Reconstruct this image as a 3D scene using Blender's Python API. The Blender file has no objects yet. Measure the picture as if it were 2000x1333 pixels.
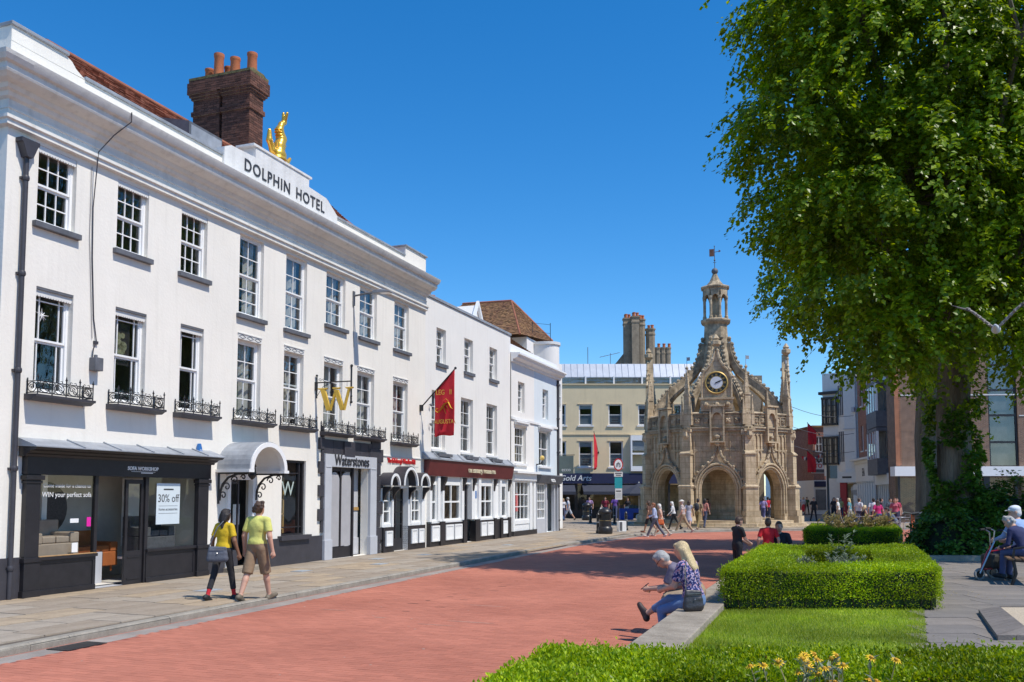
import bpy, bmesh, math, random
import numpy as np
from mathutils import Vector, Matrix
random.seed(7); RNG = np.random.default_rng(7)
SC = bpy.context.scene; COL = SC.collection
R = math.radians
# ------------------------------------------------------------------ camera, sky, sun, exposure
cd = bpy.data.cameras.new('camera'); cam = bpy.data.objects.new('camera', cd); COL.objects.link(cam)
cam.location = (0, 0, 1.92); cam.rotation_euler = (R(90 + 4.17), 0, 0)
cd.sensor_width = 36; cd.lens = 31.5; cd.shift_y = 0.08695; cd.clip_start = .1; cd.clip_end = 5000
SC.camera = cam
SUN_EL, SUN_AZ = 58., 121.            # azimuth clockwise from +Y
W = bpy.data.worlds.new('World'); SC.world = W; W.use_nodes = True
wn = W.node_tree.nodes; bg = wn['Background']
sky = wn.new('ShaderNodeTexSky'); sky.sky_type = 'NISHITA'; sky.sun_disc = False
sky.sun_elevation = R(SUN_EL); sky.sun_rotation = R(SUN_AZ)
sky.altitude = 0; sky.air_density = 1.0; sky.dust_density = 0.0; sky.ozone_density = 6.0
sat = wn.new('ShaderNodeHueSaturation'); sat.inputs['Saturation'].default_value = 1.3; W.node_tree.links.new(sky.outputs[0], sat.inputs['Color'])
W.node_tree.links.new(sat.outputs[0], bg.inputs[0]); bg.inputs[1].default_value = 0.15
sl = bpy.data.lights.new('sun', 'SUN'); sun = bpy.data.objects.new('sun', sl); COL.objects.link(sun)
sl.energy = 4.1; sl.angle = R(.53); sl.color = (1, .935, .84)
_sd = Vector((math.sin(R(SUN_AZ)) * math.cos(R(SUN_EL)), math.cos(R(SUN_AZ)) * math.cos(R(SUN_EL)), math.sin(R(SUN_EL))))
sun.rotation_euler = _sd.to_track_quat('Z', 'Y').to_euler()
SC.view_settings.view_transform = 'Standard'; SC.view_settings.look = 'None'
SC.view_settings.exposure = 0.25; SC.view_settings.gamma = 1.0
SC.render.engine = 'CYCLES'

# ------------------------------------------------------------------ object helpers
def put(o, parent=None):
    COL.objects.link(o)
    if parent is not None: o.parent = parent
    return o
def tag(o, label=None, cat=None, group=None, kind=None):
    if label: o['label'] = label
    if cat: o['category'] = cat
    if group: o['group'] = group
    if kind: o['kind'] = kind
    return o
def thing(name, label, cat, loc=(0, 0, 0), rz=0., group=None, kind=None):
    o = put(bpy.data.objects.new(name, None)); o.location = loc; o.rotation_euler = (0, 0, rz)
    o.empty_display_size = .2
    return tag(o, label, cat, group, kind)
def copy_tree(o, parent=None):
    c = o.copy(); COL.objects.link(c); c.parent = parent
    for ch in list(o.children): copy_tree(ch, c)
    return c

class MB:
    def __init__(s): s.v = []; s.f = []; s.m = []
    def poly(s, pts, m=0):
        b = len(s.v); s.v += [tuple(p) for p in pts]; s.f.append(tuple(range(b, b + len(pts)))); s.m.append(m); return s
    def box(s, x0, x1, y0, y1, z0, z1, m=0):
        b = len(s.v)
        s.v += [(x0,y0,z0),(x1,y0,z0),(x1,y1,z0),(x0,y1,z0),(x0,y0,z1),(x1,y0,z1),(x1,y1,z1),(x0,y1,z1)]
        for q in ((0,3,2,1),(4,5,6,7),(0,1,5,4),(1,2,6,5),(2,3,7,6),(3,0,4,7)): s.f.append(tuple(b+i for i in q)); s.m.append(m)
        return s
    def prism(s, pts, a0, a1, axis='y', m=0):
        """extrude a 2-D outline: axis y -> pts are (x,z); axis x -> (y,z); axis z -> (x,y)"""
        def P(p, a): return (p[0], a, p[1]) if axis == 'y' else ((a, p[0], p[1]) if axis == 'x' else (p[0], p[1], a))
        n = len(pts); b = len(s.v)
        s.v += [P(p, a0) for p in pts] + [P(p, a1) for p in pts]
        s.f.append(tuple(range(b, b+n))); s.m.append(m); s.f.append(tuple(range(b+2*n-1, b+n-1, -1))); s.m.append(m)
        for i in range(n):
            j = (i+1) % n; s.f.append((b+i, b+n+i, b+n+j, b+j)); s.m.append(m)
        return s
    def strip(s, inner, outer, a0, a1, axis='y', m=0, closed=False):
        """band between two 2-D polylines, extruded"""
        n = len(inner)
        for i in range(n if closed else n-1):
            j = (i+1) % n
            s.prism([inner[i], inner[j], outer[j], outer[i]], a0, a1, axis, m)
        return s
    def tube(s, path, r, n=8, m=0, closed=False, caps=True, flat=1.):
        P = [Vector(p) for p in path]; k = len(P); rr = r if isinstance(r, (list, tuple)) else [r]*k
        b = len(s.v); ref = None
        for i in range(k):
            t = (P[(i+1) % k]-P[i-1]) if closed else (P[min(i+1,k-1)]-P[max(i-1,0)])
            if t.length < 1e-9: t = Vector((0,0,1))
            t.normalize()
            if ref is None: ref = Vector((1,0,0)) if abs(t.x) < .8 else Vector((0,1,0))
            a = (ref - t*ref.dot(t))
            if a.length < 1e-6: a = t.orthogonal()
            a.normalize(); ref = a; c = t.cross(a)
            for j in range(n):
                w = 2*math.pi*j/n; s.v.append(tuple(P[i] + a*(math.cos(w)*rr[i]) + c*(math.sin(w)*rr[i]*flat)))
        for i in range(k if closed else k-1):
            for j in range(n):
                i2 = (i+1) % k; s.f.append((b+i*n+j, b+i*n+(j+1)%n, b+i2*n+(j+1)%n, b+i2*n+j)); s.m.append(m)
        if caps and not closed:
            s.f.append(tuple(b+j for j in range(n-1,-1,-1))); s.m.append(m)
            s.f.append(tuple(b+(k-1)*n+j for j in range(n))); s.m.append(m)
        return s
    def lathe(s, prof, c=(0,0,0), n=16, m=0, rot=0.):
        b = len(s.v); k = len(prof)
        for r, z in prof:
            for j in range(n):
                w = 2*math.pi*(j+rot)/n; s.v.append((c[0]+r*math.cos(w), c[1]+r*math.sin(w), c[2]+z))
        for i in range(k-1):
            for j in range(n): s.f.append((b+i*n+j, b+i*n+(j+1)%n, b+(i+1)*n+(j+1)%n, b+(i+1)*n+j)); s.m.append(m)
        s.f.append(tuple(b+j for j in range(n-1,-1,-1))); s.m.append(m)
        s.f.append(tuple(b+(k-1)*n+j for j in range(n))); s.m.append(m)
        return s
    def ball(s, c, r, n=10, k=6, m=0, sz=1.):
        return s.lathe([(max(1e-4, r*math.sin(math.pi*i/k)), -r*sz*math.cos(math.pi*i/k)) for i in range(k+1)], c, n, m)
    def wall(s, x0, x1, z0, z1, y, holes, depth, m=0, mr=None, back=False):
        """front face in the xz-plane at y with rectangular openings and reveals going to y+depth"""
        mr = m if mr is None else mr
        xs = sorted({x0, x1, *[h[0] for h in holes], *[h[1] for h in holes]}); zs = sorted({z0, z1, *[h[2] for h in holes], *[h[3] for h in holes]})
        xs = [x for x in xs if x0 <= x <= x1]; zs = [z for z in zs if z0 <= z <= z1]
        for i in range(len(xs)-1):
            for j in range(len(zs)-1):
                cx, cz = (xs[i]+xs[i+1])/2, (zs[j]+zs[j+1])/2
                if any(h[0] < cx < h[1] and h[2] < cz < h[3] for h in holes): continue
                s.poly([(xs[i],y,zs[j]),(xs[i+1],y,zs[j]),(xs[i+1],y,zs[j+1]),(xs[i],y,zs[j+1])], m)
        for a, b_, c, d in holes:
            s.poly([(a,y,c),(a,y,d),(a,y+depth,d),(a,y+depth,c)], mr); s.poly([(b_,y,d),(b_,y,c),(b_,y+depth,c),(b_,y+depth,d)], mr)
            s.poly([(a,y,d),(b_,y,d),(b_,y+depth,d),(a,y+depth,d)], mr); s.poly([(a,y,c),(a,y+depth,c),(b_,y+depth,c),(b_,y,c)], mr)
        return s
    def xform(s, M, start=0):
        for i in range(start, len(s.v)): s.v[i] = tuple(M @ Vector(s.v[i]))
        return s
    def mesh(s, name, mats, smooth=False):
        me = bpy.data.meshes.new(name); me.from_pydata(s.v, [], s.f)
        for mt in (mats if isinstance(mats, (list, tuple)) else [mats]): me.materials.append(mt)
        if any(s.m): me.polygons.foreach_set('material_index', s.m)
        bm = bmesh.new(); bm.from_mesh(me); bmesh.ops.recalc_face_normals(bm, faces=bm.faces); bm.to_mesh(me); bm.free()
        if smooth:
            me.shade_smooth(); me.set_sharp_from_angle(angle=R(smooth if smooth is not True else 40))
        me.update(); return me
    def pieces(s):
        par = list(range(len(s.v)))
        def fd(a):
            while par[a] != a: par[a] = par[par[a]]; a = par[a]
            return a
        for f in s.f:
            for q in f[1:]: par[fd(q)] = fd(f[0])
        grp = {}
        for f, m in zip(s.f, s.m): grp.setdefault(fd(f[0]), []).append((f, m))
        for fs in grp.values():
            b = MB(); ix = {}
            for f, m in fs:
                for q in f:
                    if q not in ix: ix[q] = len(b.v); b.v.append(s.v[q])
                b.f.append(tuple(ix[q] for q in f)); b.m.append(m)
            yield b
    def each(s, name, mats, parent=None, **kw):
        return [b.build(name, mats, parent, **kw) for b in s.pieces()]
    def build(s, name, mats, parent=None, smooth=False, loc=None, rz=None, bevel=0):
        o = put(bpy.data.objects.new(name, s.mesh(name, mats, smooth)), parent)
        if loc is not None: o.location = loc
        if rz is not None: o.rotation_euler = (0, 0, rz)
        if bevel:
            b = o.modifiers.new('bevel', 'BEVEL'); b.width = bevel; b.segments = 2; b.limit_method = 'ANGLE'
        return o

def np_mesh(name, V, F, mats, smooth=False, fm=None, col=None):
    """fast mesh from numpy arrays; F is (M,3) or (M,4)"""
    V = np.asarray(V, np.float32); F = np.asarray(F, np.int32); k = F.shape[1]; M = len(F)
    me = bpy.data.meshes.new(name); me.vertices.add(len(V)); me.vertices.foreach_set('co', V.ravel())
    me.loops.add(M*k); me.loops.foreach_set('vertex_index', F.ravel())
    me.polygons.add(M); me.polygons.foreach_set('loop_start', np.arange(0, M*k, k, dtype=np.int32))
    for mt in (mats if isinstance(mats, (list, tuple)) else [mats]): me.materials.append(mt)
    if fm is not None: me.polygons.foreach_set('material_index', np.asarray(fm, np.int32))
    me.update(calc_edges=True)
    if col is not None:
        at = me.attributes.new('tint', 'FLOAT', 'FACE'); at.data.foreach_set('value', np.asarray(col, np.float32))
    if smooth: me.shade_smooth()
    else: me.shade_flat()
    me.validate(); return me

# ------------------------------------------------------------------ materials
MATS = {}
def _mat(name):
    m = bpy.data.materials.new(name); m.use_nodes = True; nt = m.node_tree
    return m, nt, nt.nodes['Principled BSDF'], nt.links
def N(nt, t, **kw):
    n = nt.nodes.new(t)
    for k, v in kw.items():
        if k in n.inputs: n.inputs[k].default_value = v
        else: setattr(n, k, v)
    return n
def rgba(c): return (c[0], c[1], c[2], 1)
def mul(c, k): return tuple(min(1, x*k) for x in c)
def mat(name, c, rough=.7, var=.18, scale=3., c2=None, bump=.15, bscale=60., metal=0., spec=.5, island=0., fine=0., obj=True, stain=0., coat=0., ashlar=None):
    """plain surface: base colour broken up by two noises, fine relief, optional per-piece variation and weather stain"""
    if name in MATS: return MATS[name]
    m, nt, b, L = _mat(name); MATS[name] = m
    tc = N(nt, 'ShaderNodeTexCoord'); co = tc.outputs['Object' if obj else 'Generated']
    n1 = N(nt, 'ShaderNodeTexNoise', Scale=scale, Detail=6., Roughness=.65); L.new(co, n1.inputs['Vector'])
    rp = N(nt, 'ShaderNodeValToRGB'); L.new(n1.outputs['Fac'], rp.inputs[0])
    rp.color_ramp.elements[0].position = .3; rp.color_ramp.elements[1].position = .7
    rp.color_ramp.elements[0].color = rgba(mul(c, 1-var)); rp.color_ramp.elements[1].color = rgba(c2 if c2 else mul(c, 1+var*.6))
    out = rp.outputs[0]
    if fine:
        n3 = N(nt, 'ShaderNodeTexNoise', Scale=bscale*2.2, Detail=3.); L.new(co, n3.inputs['Vector'])
        mx = N(nt, 'ShaderNodeMix', data_type='RGBA', blend_type='MULTIPLY'); mx.inputs[0].default_value = fine
        L.new(out, mx.inputs[6]); L.new(n3.outputs['Color'], mx.inputs[7])
        hs = N(nt, 'ShaderNodeRGBToBW'); L.new(n3.outputs['Color'], hs.inputs[0])
        mr = N(nt, 'ShaderNodeMapRange'); mr.inputs[1].default_value = .25; mr.inputs[2].default_value = .75; mr.inputs[3].default_value = .45; mr.inputs[4].default_value = 1.45
        L.new(hs.outputs[0], mr.inputs[0]); L.new(mr.outputs[0], mx.inputs[7]); out = mx.outputs[2]
    if ashlar:
        sx = N(nt, 'ShaderNodeSeparateXYZ'); L.new(co, sx.inputs[0]); ad = N(nt, 'ShaderNodeMath', operation='ADD'); L.new(sx.outputs[0], ad.inputs[0]); L.new(sx.outputs[1], ad.inputs[1])
        cb = N(nt, 'ShaderNodeCombineXYZ'); L.new(ad.outputs[0], cb.inputs[0]); L.new(sx.outputs[2], cb.inputs[1])
        br = N(nt, 'ShaderNodeTexBrick', Scale=1.); br.inputs['Brick Width'].default_value = ashlar[0]; br.inputs['Row Height'].default_value = ashlar[1]; br.inputs['Mortar Size'].default_value = .012; br.inputs['Mortar Smooth'].default_value = .4
        br.inputs['Color1'].default_value = (1,1,1,1); br.inputs['Color2'].default_value = (.80,.79,.76,1); br.inputs['Mortar'].default_value = (.52,.48,.42,1); L.new(cb.outputs[0], br.inputs['Vector'])
        mx = N(nt, 'ShaderNodeMix', data_type='RGBA', blend_type='MULTIPLY'); mx.inputs[0].default_value = .9; L.new(out, mx.inputs[6]); L.new(br.outputs['Color'], mx.inputs[7]); out = mx.outputs[2]
    if island:
        g = N(nt, 'ShaderNodeNewGeometry'); mr = N(nt, 'ShaderNodeMapRange'); mr.inputs[3].default_value = 1-island; mr.inputs[4].default_value = 1+island*.7
        L.new(g.outputs['Random Per Island'], mr.inputs[0])
        hv = N(nt, 'ShaderNodeHueSaturation'); L.new(out, hv.inputs['Color']); L.new(mr.outputs[0], hv.inputs['Value']); out = hv.outputs[0]
    if stain:
        sp = N(nt, 'ShaderNodeMapping'); sp.inputs['Scale'].default_value = (5., 5., .35); L.new(co, sp.inputs[0])
        n4 = N(nt, 'ShaderNodeTexNoise', Scale=1.3, Detail=5.); L.new(sp.outputs[0], n4.inputs['Vector'])
        mr = N(nt, 'ShaderNodeMapRange'); mr.inputs[1].default_value = .52; mr.inputs[2].default_value = .75; mr.inputs[4].default_value = stain
        L.new(n4.outputs['Fac'], mr.inputs[0])
        mx = N(nt, 'ShaderNodeMix', data_type='RGBA'); mx.inputs[7].default_value = rgba(mul((c[0], c[1]*.97, c[2]*.9), .45)); L.new(mr.outputs[0], mx.inputs[0]); L.new(out, mx.inputs[6]); out = mx.outputs[2]
    L.new(out, b.inputs['Base Color'])
    b.inputs['Roughness'].default_value = rough; b.inputs['Metallic'].default_value = metal
    b.inputs['Specular IOR Level'].default_value = spec; b.inputs['Coat Weight'].default_value = coat
    if bump:
        n2 = N(nt, 'ShaderNodeTexNoise', Scale=bscale, Detail=4.); L.new(co, n2.inputs['Vector'])
        bp = N(nt, 'ShaderNodeBump', Strength=bump, Distance=.02); L.new(n2.outputs['Fac'], bp.inputs['Height']); L.new(bp.outputs[0], b.inputs['Normal'])
    return m
def brickmat(name, c1, c2, mortar, w=.225, h=.075, rough=.85, axes='xz', bump=.6):
    m, nt, b, L = _mat(name); MATS[name] = m
    tc = N(nt, 'ShaderNodeTexCoord'); sx = N(nt, 'ShaderNodeSeparateXYZ'); L.new(tc.outputs['Object'], sx.inputs[0])
    ad = N(nt, 'ShaderNodeMath', operation='ADD'); L.new(sx.outputs[0], ad.inputs[0]); L.new(sx.outputs[1], ad.inputs[1])
    cb = N(nt, 'ShaderNodeCombineXYZ'); L.new(ad.outputs[0], cb.inputs[0]); L.new(sx.outputs[2], cb.inputs[1])
    br = N(nt, 'ShaderNodeTexBrick', Scale=1.); br.inputs['Brick Width'].default_value = w; br.inputs['Row Height'].default_value = h
    br.inputs['Mortar Size'].default_value = .009; br.inputs['Color1'].default_value = rgba(c1); br.inputs['Color2'].default_value = rgba(c2); br.inputs['Mortar'].default_value = rgba(mortar)
    L.new(cb.outputs[0], br.inputs['Vector'])
    n1 = N(nt, 'ShaderNodeTexNoise', Scale=2.2, Detail=6.); L.new(tc.outputs['Object'], n1.inputs['Vector'])
    mr = N(nt, 'ShaderNodeMapRange'); mr.inputs[3].default_value = .55; mr.inputs[4].default_value = 1.4; L.new(n1.outputs['Fac'], mr.inputs[0])
    hv = N(nt, 'ShaderNodeHueSaturation'); L.new(br.outputs['Color'], hv.inputs['Color']); L.new(mr.outputs[0], hv.inputs['Value'])
    L.new(hv.outputs[0], b.inputs['Base Color']); b.inputs['Roughness'].default_value = rough
    bp = N(nt, 'ShaderNodeBump', Strength=bump, Distance=.01); bp.invert = True; L.new(br.outputs['Fac'], bp.inputs['Height']); L.new(bp.outputs[0], b.inputs['Normal'])
    return m
def glassmat(name, tint=(.8, .84, .84), rough=.015, base=.14):
    m, nt, b, L = _mat(name); nt.nodes.remove(b); MATS[name] = m
    o = nt.nodes['Material Output']; t = N(nt, 'ShaderNodeBsdfTransparent'); t.inputs[0].default_value = rgba(tint)
    g = N(nt, 'ShaderNodeBsdfGlossy', Roughness=rough); lw = N(nt, 'ShaderNodeLayerWeight', Blend=.5); fr = N(nt, 'ShaderNodeMath', operation='POWER'); fr.inputs[1].default_value = 4.5; L.new(lw.outputs['Facing'], fr.inputs[0])
    n1 = N(nt, 'ShaderNodeTexNoise', Scale=2.5, Detail=1.); tc = N(nt, 'ShaderNodeTexCoord'); L.new(tc.outputs['Object'], n1.inputs['Vector'])
    bp = N(nt, 'ShaderNodeBump', Strength=.06, Distance=.1); L.new(n1.outputs['Fac'], bp.inputs['Height']); L.new(bp.outputs[0], g.inputs['Normal'])
    ad = N(nt, 'ShaderNodeMath', operation='ADD'); ad.inputs[1].default_value = base; L.new(fr.outputs[0], ad.inputs[0])
    mx = N(nt, 'ShaderNodeMixShader'); L.new(ad.outputs[0], mx.inputs[0]); L.new(t.outputs[0], mx.inputs[1]); L.new(g.outputs[0], mx.inputs[2]); L.new(mx.outputs[0], o.inputs[0])
    return m
def leafmat(name, c1, c2, c3, trans=.35, rough=.5, spec=.3):
    """foliage: colour by leaf, light shining through"""
    m, nt, b, L = _mat(name); MATS[name] = m
    g = N(nt, 'ShaderNodeNewGeometry'); rp = N(nt, 'ShaderNodeValToRGB'); L.new(g.outputs['Random Per Island'], rp.inputs[0])
    e = rp.color_ramp.elements; e[0].color = rgba(c1); e[1].color = rgba(c3); x = e.new(.55); x.color = rgba(c2)
    tc = N(nt, 'ShaderNodeTexCoord'); n1 = N(nt, 'ShaderNodeTexNoise', Scale=.9, Detail=3.); L.new(tc.outputs['Object'], n1.inputs['Vector'])
    mr = N(nt, 'ShaderNodeMapRange'); mr.inputs[1].default_value = .3; mr.inputs[2].default_value = .7; mr.inputs[3].default_value = .55; mr.inputs[4].default_value = 1.4; L.new(n1.outputs['Fac'], mr.inputs[0])
    hv = N(nt, 'ShaderNodeHueSaturation'); L.new(rp.outputs[0], hv.inputs['Color']); L.new(mr.outputs[0], hv.inputs['Value'])
    L.new(hv.outputs[0], b.inputs['Base Color']); b.inputs['Roughness'].default_value = rough; b.inputs['Specular IOR Level'].default_value = spec
    t = N(nt, 'ShaderNodeBsdfTranslucent'); h2 = N(nt, 'ShaderNodeHueSaturation', Saturation=1.1, Value=1.5); h2.inputs['Hue'].default_value = .485
    L.new(hv.outputs[0], h2.inputs['Color']); L.new(h2.outputs[0], t.inputs[0])
    mx = N(nt, 'ShaderNodeMixShader'); mx.inputs[0].default_value = trans; o = nt.nodes['Material Output']
    L.new(b.outputs[0], mx.inputs[1]); L.new(t.outputs[0], mx.inputs[2]); L.new(mx.outputs[0], o.inputs[0])
    return m

M_STUCCO = mat('white_stucco', (.81,.77,.695), .85, .06, .7, bump=.22, bscale=16, stain=.13)
M_STUCCO2 = mat('pale_stucco', (.80,.775,.73), .85, .05, .8, bump=.2, bscale=22, stain=.10)
M_STUCCOB = mat('bluish_stucco', (.66,.72,.75), .85, .05, .8, bump=.2, bscale=22, stain=.10)
M_CORN = mat('cornice_paint', (.76,.74,.69), .8, .10, 1.4, bump=.15, bscale=30, stain=.30)
M_WHITE = mat('white_paint', (.82,.82,.81), .45, .04, 4, bump=.05)
M_OFFW = mat('off_white_paint', (.70,.69,.66), .5, .06, 4, bump=.05)
M_BLACK = mat('black_paint', (.022,.02,.023), .42, .3, 5, bump=.06, bscale=40)
M_BLACKB = mat('charcoal_paint', (.05,.047,.055), .5, .25, 3, bump=.08, bscale=40)
M_IRON = mat('black_iron', (.018,.018,.02), .4, .3, 8, bump=.1, bscale=90)
M_LEAD = mat('lead_sheet', (.30,.32,.35), .55, .25, 3, bump=.12, bscale=20, stain=.3)
M_LEADD = mat('dark_lead', (.12,.125,.14), .6, .3, 3, bump=.15, bscale=20)
M_GLASS = glassmat('window_glass'); M_SHOPGLASS = glassmat('shop_glass', (.9,.93,.91), base=.05)
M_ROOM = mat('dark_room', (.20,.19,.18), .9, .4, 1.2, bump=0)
M_ROOML = mat('light_room', (.62,.59,.54), .9, .25, .8, bump=0)
M_CURT = mat('curtain_cloth', (.55,.53,.50), .9, .15, 5, bump=.2, bscale=14)
M_TILE = mat('red_clay_tile', (.30,.105,.055), .85, .35, 2.5, bump=.2, bscale=30, island=.35)
M_TILEB = mat('brown_clay_tile', (.24,.105,.06), .88, .35, 2.0, c2=(.30,.17,.07), bump=.2, bscale=30, island=.4)
M_BRICKP = mat('stack_brick', (.145,.062,.04), .88, .35, 4, bump=.2, bscale=40, island=.45)
M_MORTAR = mat('mortar', (.30,.26,.21), .95, .2, 8, bump=.2)
M_POT = mat('terracotta', (.50,.155,.06), .8, .25, 3, bump=.1)
M_MOSS = mat('mossy_cap', (.10,.10,.045), .95, .4, 8, c2=(.24,.19,.08), bump=.6, bscale=25)
M_GOLD = mat('gilding', (.92,.52,.07), .26, .10, 6, bump=.15, bscale=25, metal=.6)
M_YELLOWP = mat('yellow_gilt_paint', (.72,.46,.06), .35, .1, 5, bump=.03)
M_LETTER = mat('letter_dark', (.04,.04,.045), .6, .2, 5, bump=0)
M_GREYP = mat('grey_paint', (.50,.51,.54), .5, .06, 3, bump=.04)
M_MAROON = mat('maroon_paint', (.13,.022,.024), .4, .2, 3, bump=.03)
M_REDP = mat('red_paint', (.55,.02,.02), .45, .1, 3, bump=0)
M_RED = mat('red_cloth', (.62,.02,.035), .8, .15, 5, bump=.15, bscale=30)
M_NAVY = mat('navy_paint', (.02,.024,.07), .5, .2, 3, bump=.02)
M_NAVYC = mat('navy_canvas', (.035,.04,.06), .85, .2, 3, bump=.1)
M_BLUE = mat('blue_tarp', (.012,.07,.42), .5, .2, 4, bump=.2, bscale=12)
M_BUFF = mat('buff_render', (.72,.585,.365), .88, .07, 1., bump=.2, bscale=18, stain=.15)
M_ZINC = mat('zinc_cladding', (.46,.49,.54), .45, .12, 2, bump=.04, metal=.15)
M_STONE = mat('cross_stone', (.62,.465,.28), .9, .38, 1.6, c2=(.72,.58,.39), bump=.5, bscale=16, fine=.4, stain=.55, ashlar=(.62,.31))
M_STONED = mat('weathered_stone', (.36,.275,.175), .92, .66, 2.0, c2=(.64,.51,.34), bump=.8, bscale=14, fine=.6, stain=.8)
M_STONEG = mat('chimney_stone', (.27,.215,.15), .9, .35, 2.2, bump=.5, bscale=10, fine=.5)
M_FLAG = mat('york_stone', (.355,.285,.205), .85, .25, 1.3, c2=(.38,.31,.235), bump=.25, bscale=14, island=.22, fine=.35)
M_JOINT = mat('joint_sand', (.13,.105,.08), .95, .3, 4, bump=.3)
M_KERB = mat('kerb_granite', (.30,.27,.22), .8, .25, 5, bump=.3, bscale=40, island=.2, fine=.5)
M_CONC = mat('concrete', (.34,.285,.215), .92, .32, 2.5, c2=(.40,.345,.27), bump=.5, bscale=30, fine=.6, stain=.3)
M_GUTTER = mat('gutter_concrete', (.31,.27,.235), .9, .3, 1.2, bump=.3, bscale=30, fine=.4)
M_ASPH = mat('street_setts', (.15,.145,.15), .9, .25, .5, bump=.3, bscale=12, fine=.4)
M_GPAVE = mat('garden_paving', (.20,.185,.175), .92, .2, 1.5, bump=.3, bscale=30, island=.16, fine=.5)
M_ROADB = mat('red_paver', (.46,.148,.088), .9, .26, .28, c2=(.53,.19,.118), bump=.12, bscale=60, island=.10, fine=.3)
M_ROADJ = mat('paver_joint', (.40,.132,.088), .95, .3, 2, bump=.3)
M_SOIL = mat('soil', (.05,.035,.025), .98, .4, 6, bump=.6, bscale=20)
M_STEEL = mat('steel_tube', (.45,.46,.48), .3, .1, 5, bump=0, metal=.9)
M_RUBBER = mat('rubber', (.02,.02,.02), .8, .2, 5, bump=.05)
M_GREENP = mat('sage_sign', (.13,.17,.16), .5, .1, 3, bump=0)
M_TEAL = mat('teal_print', (.02,.32,.36), .5, .1, 3, bump=0)
M_BLUEP = mat('blue_print', (.03,.16,.45), .5, .1, 3, bump=0)
M_WOOD = mat('brown_wood', (.16,.09,.045), .6, .3, 6, bump=.1)
M_BRICKR = brickmat('red_brick', (.33,.105,.06), (.24,.075,.045), (.36,.31,.26))
M_BRICKB = brickmat('brown_brick', (.25,.135,.075), (.17,.09,.055), (.30,.27,.23))
M_BRICKO = brickmat('orange_brick', (.50,.19,.08), (.42,.15,.07), (.36,.31,.26))
# ------------------------------------------------------------------ shared builders
def text(body, size, m, parent, loc, rot=(math.pi/2, 0, 0), depth=.012, align='CENTER', shear=0., sx=1., bold=0., name='lettering', spacing=1.):
    cu = bpy.data.curves.new(name, 'FONT'); cu.body = body; cu.size = size; cu.extrude = depth; cu.align_x = align; cu.align_y = 'CENTER'
    cu.shear = shear; cu.offset = bold; cu.resolution_u = 3; cu.space_character = spacing
    t = bpy.data.objects.new(name, cu); COL.objects.link(t); bpy.context.view_layer.update()
    me = bpy.data.meshes.new_from_object(t.evaluated_get(bpy.context.evaluated_depsgraph_get())); me.name = name
    bpy.data.objects.remove(t); bpy.data.curves.remove(cu)
    me.materials.clear(); me.materials.append(m)
    o = put(bpy.data.objects.new(name, me), parent); o.location = loc; o.rotation_euler = rot; o.scale = (sx, 1, 1); return o
def print_bar(parent, x, y, z, w, h, m):
    b = MB(); b.box(x-w/2, x+w/2, y-.003, y, z-h/2, z+h/2); return b.build('print_line', m, parent)
PANE = MB().poly([(0,0,0),(1,0,0),(1,0,1),(0,0,1)]).mesh('pane', M_GLASS)
PANES = MB().poly([(0,0,0),(1,0,0),(1,0,1),(0,0,1)]).mesh('pane', M_SHOPGLASS)
def pane(parent, x0, x1, z0, z1, y, me=None, wob=.006):
    o = put(bpy.data.objects.new('pane', me or PANE), parent); o.location = (x0, y, z0); o.scale = (x1-x0, 1, z1-z0)
    o.rotation_euler = (random.uniform(-wob, wob), 0, random.uniform(-wob, wob)); return o
def sash(parent, x0, x1, z0, z1, y, cols=3, rt=2, rb=2, m=None, bar=.022, fr=.055, panes=True, margin=False, split=.5, open_=0., name='window'):
    """vertical sliding sash in an opening: frame, two sashes with glazing bars, panes"""
    m = m or M_WHITE; g = MB()
    g.box(x0, x0+fr, y-.05, y+.05, z0, z1); g.box(x1-fr, x1, y-.05, y+.05, z0, z1)
    g.box(x0+fr, x1-fr, y-.05, y+.05, z1-fr, z1); g.box(x0+fr, x1-fr, y-.06, y+.05, z0, z0+fr)
    a, b, c, d = x0+fr, x1-fr, z0+fr, z1-fr; mid = c+(d-c)*split
    cells = []
    for (s0, s1, rows, yy, up) in ((c+open_, mid+open_, rb, y+.012, 0), (mid, d, rt, y-.02, 1)):
        st = .04
        g.box(a, a+st, yy-.018, yy+.018, s0, s1); g.box(b-st, b, yy-.018, yy+.018, s0, s1)
        g.box(a+st, b-st, yy-.018, yy+.018, s0, s0+st); g.box(a+st, b-st, yy-.018, yy+.018, s1-st, s1)
        i0, i1, j0, j1 = a+st, b-st, s0+st, s1-st
        if margin:
            xs = [i0, i0+(i1-i0)*.16, i0+(i1-i0)*.84, i1]; zs = [j0, j1-(j1-j0)*.16, j1] if up else [j0, j0+(j1-j0)*.16, j1]
        else:
            xs = [i0+(i1-i0)*k/cols for k in range(cols+1)]; zs = [j0+(j1-j0)*k/rows for k in range(rows+1)]
        for x in xs[1:-1]: g.box(x-bar/2, x+bar/2, yy-.014, yy+.010, j0, j1)
        for z in zs[1:-1]:
            for q in range(len(xs)-1): g.box(xs[q]+bar/2*(q > 0), xs[q+1]-bar/2*(q < len(xs)-2), yy-.014, yy+.010, z-bar/2, z+bar/2)
        for q in range(len(xs)-1):
            for w in range(len(zs)-1): cells.append((xs[q], xs[q+1], zs[w], zs[w+1], yy+.004))
    o = g.build(name, m, parent)
    if panes:
        for (p, q, r, s, yy) in cells: pane(o, p, q, r, s, yy)
    else:
        h = MB(); h.poly([(a,y+.03,c),(b,y+.03,c),(b,y+.03,d),(a,y+.03,d)]); h.build('glass', M_GLASS, o)
    return o
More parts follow.
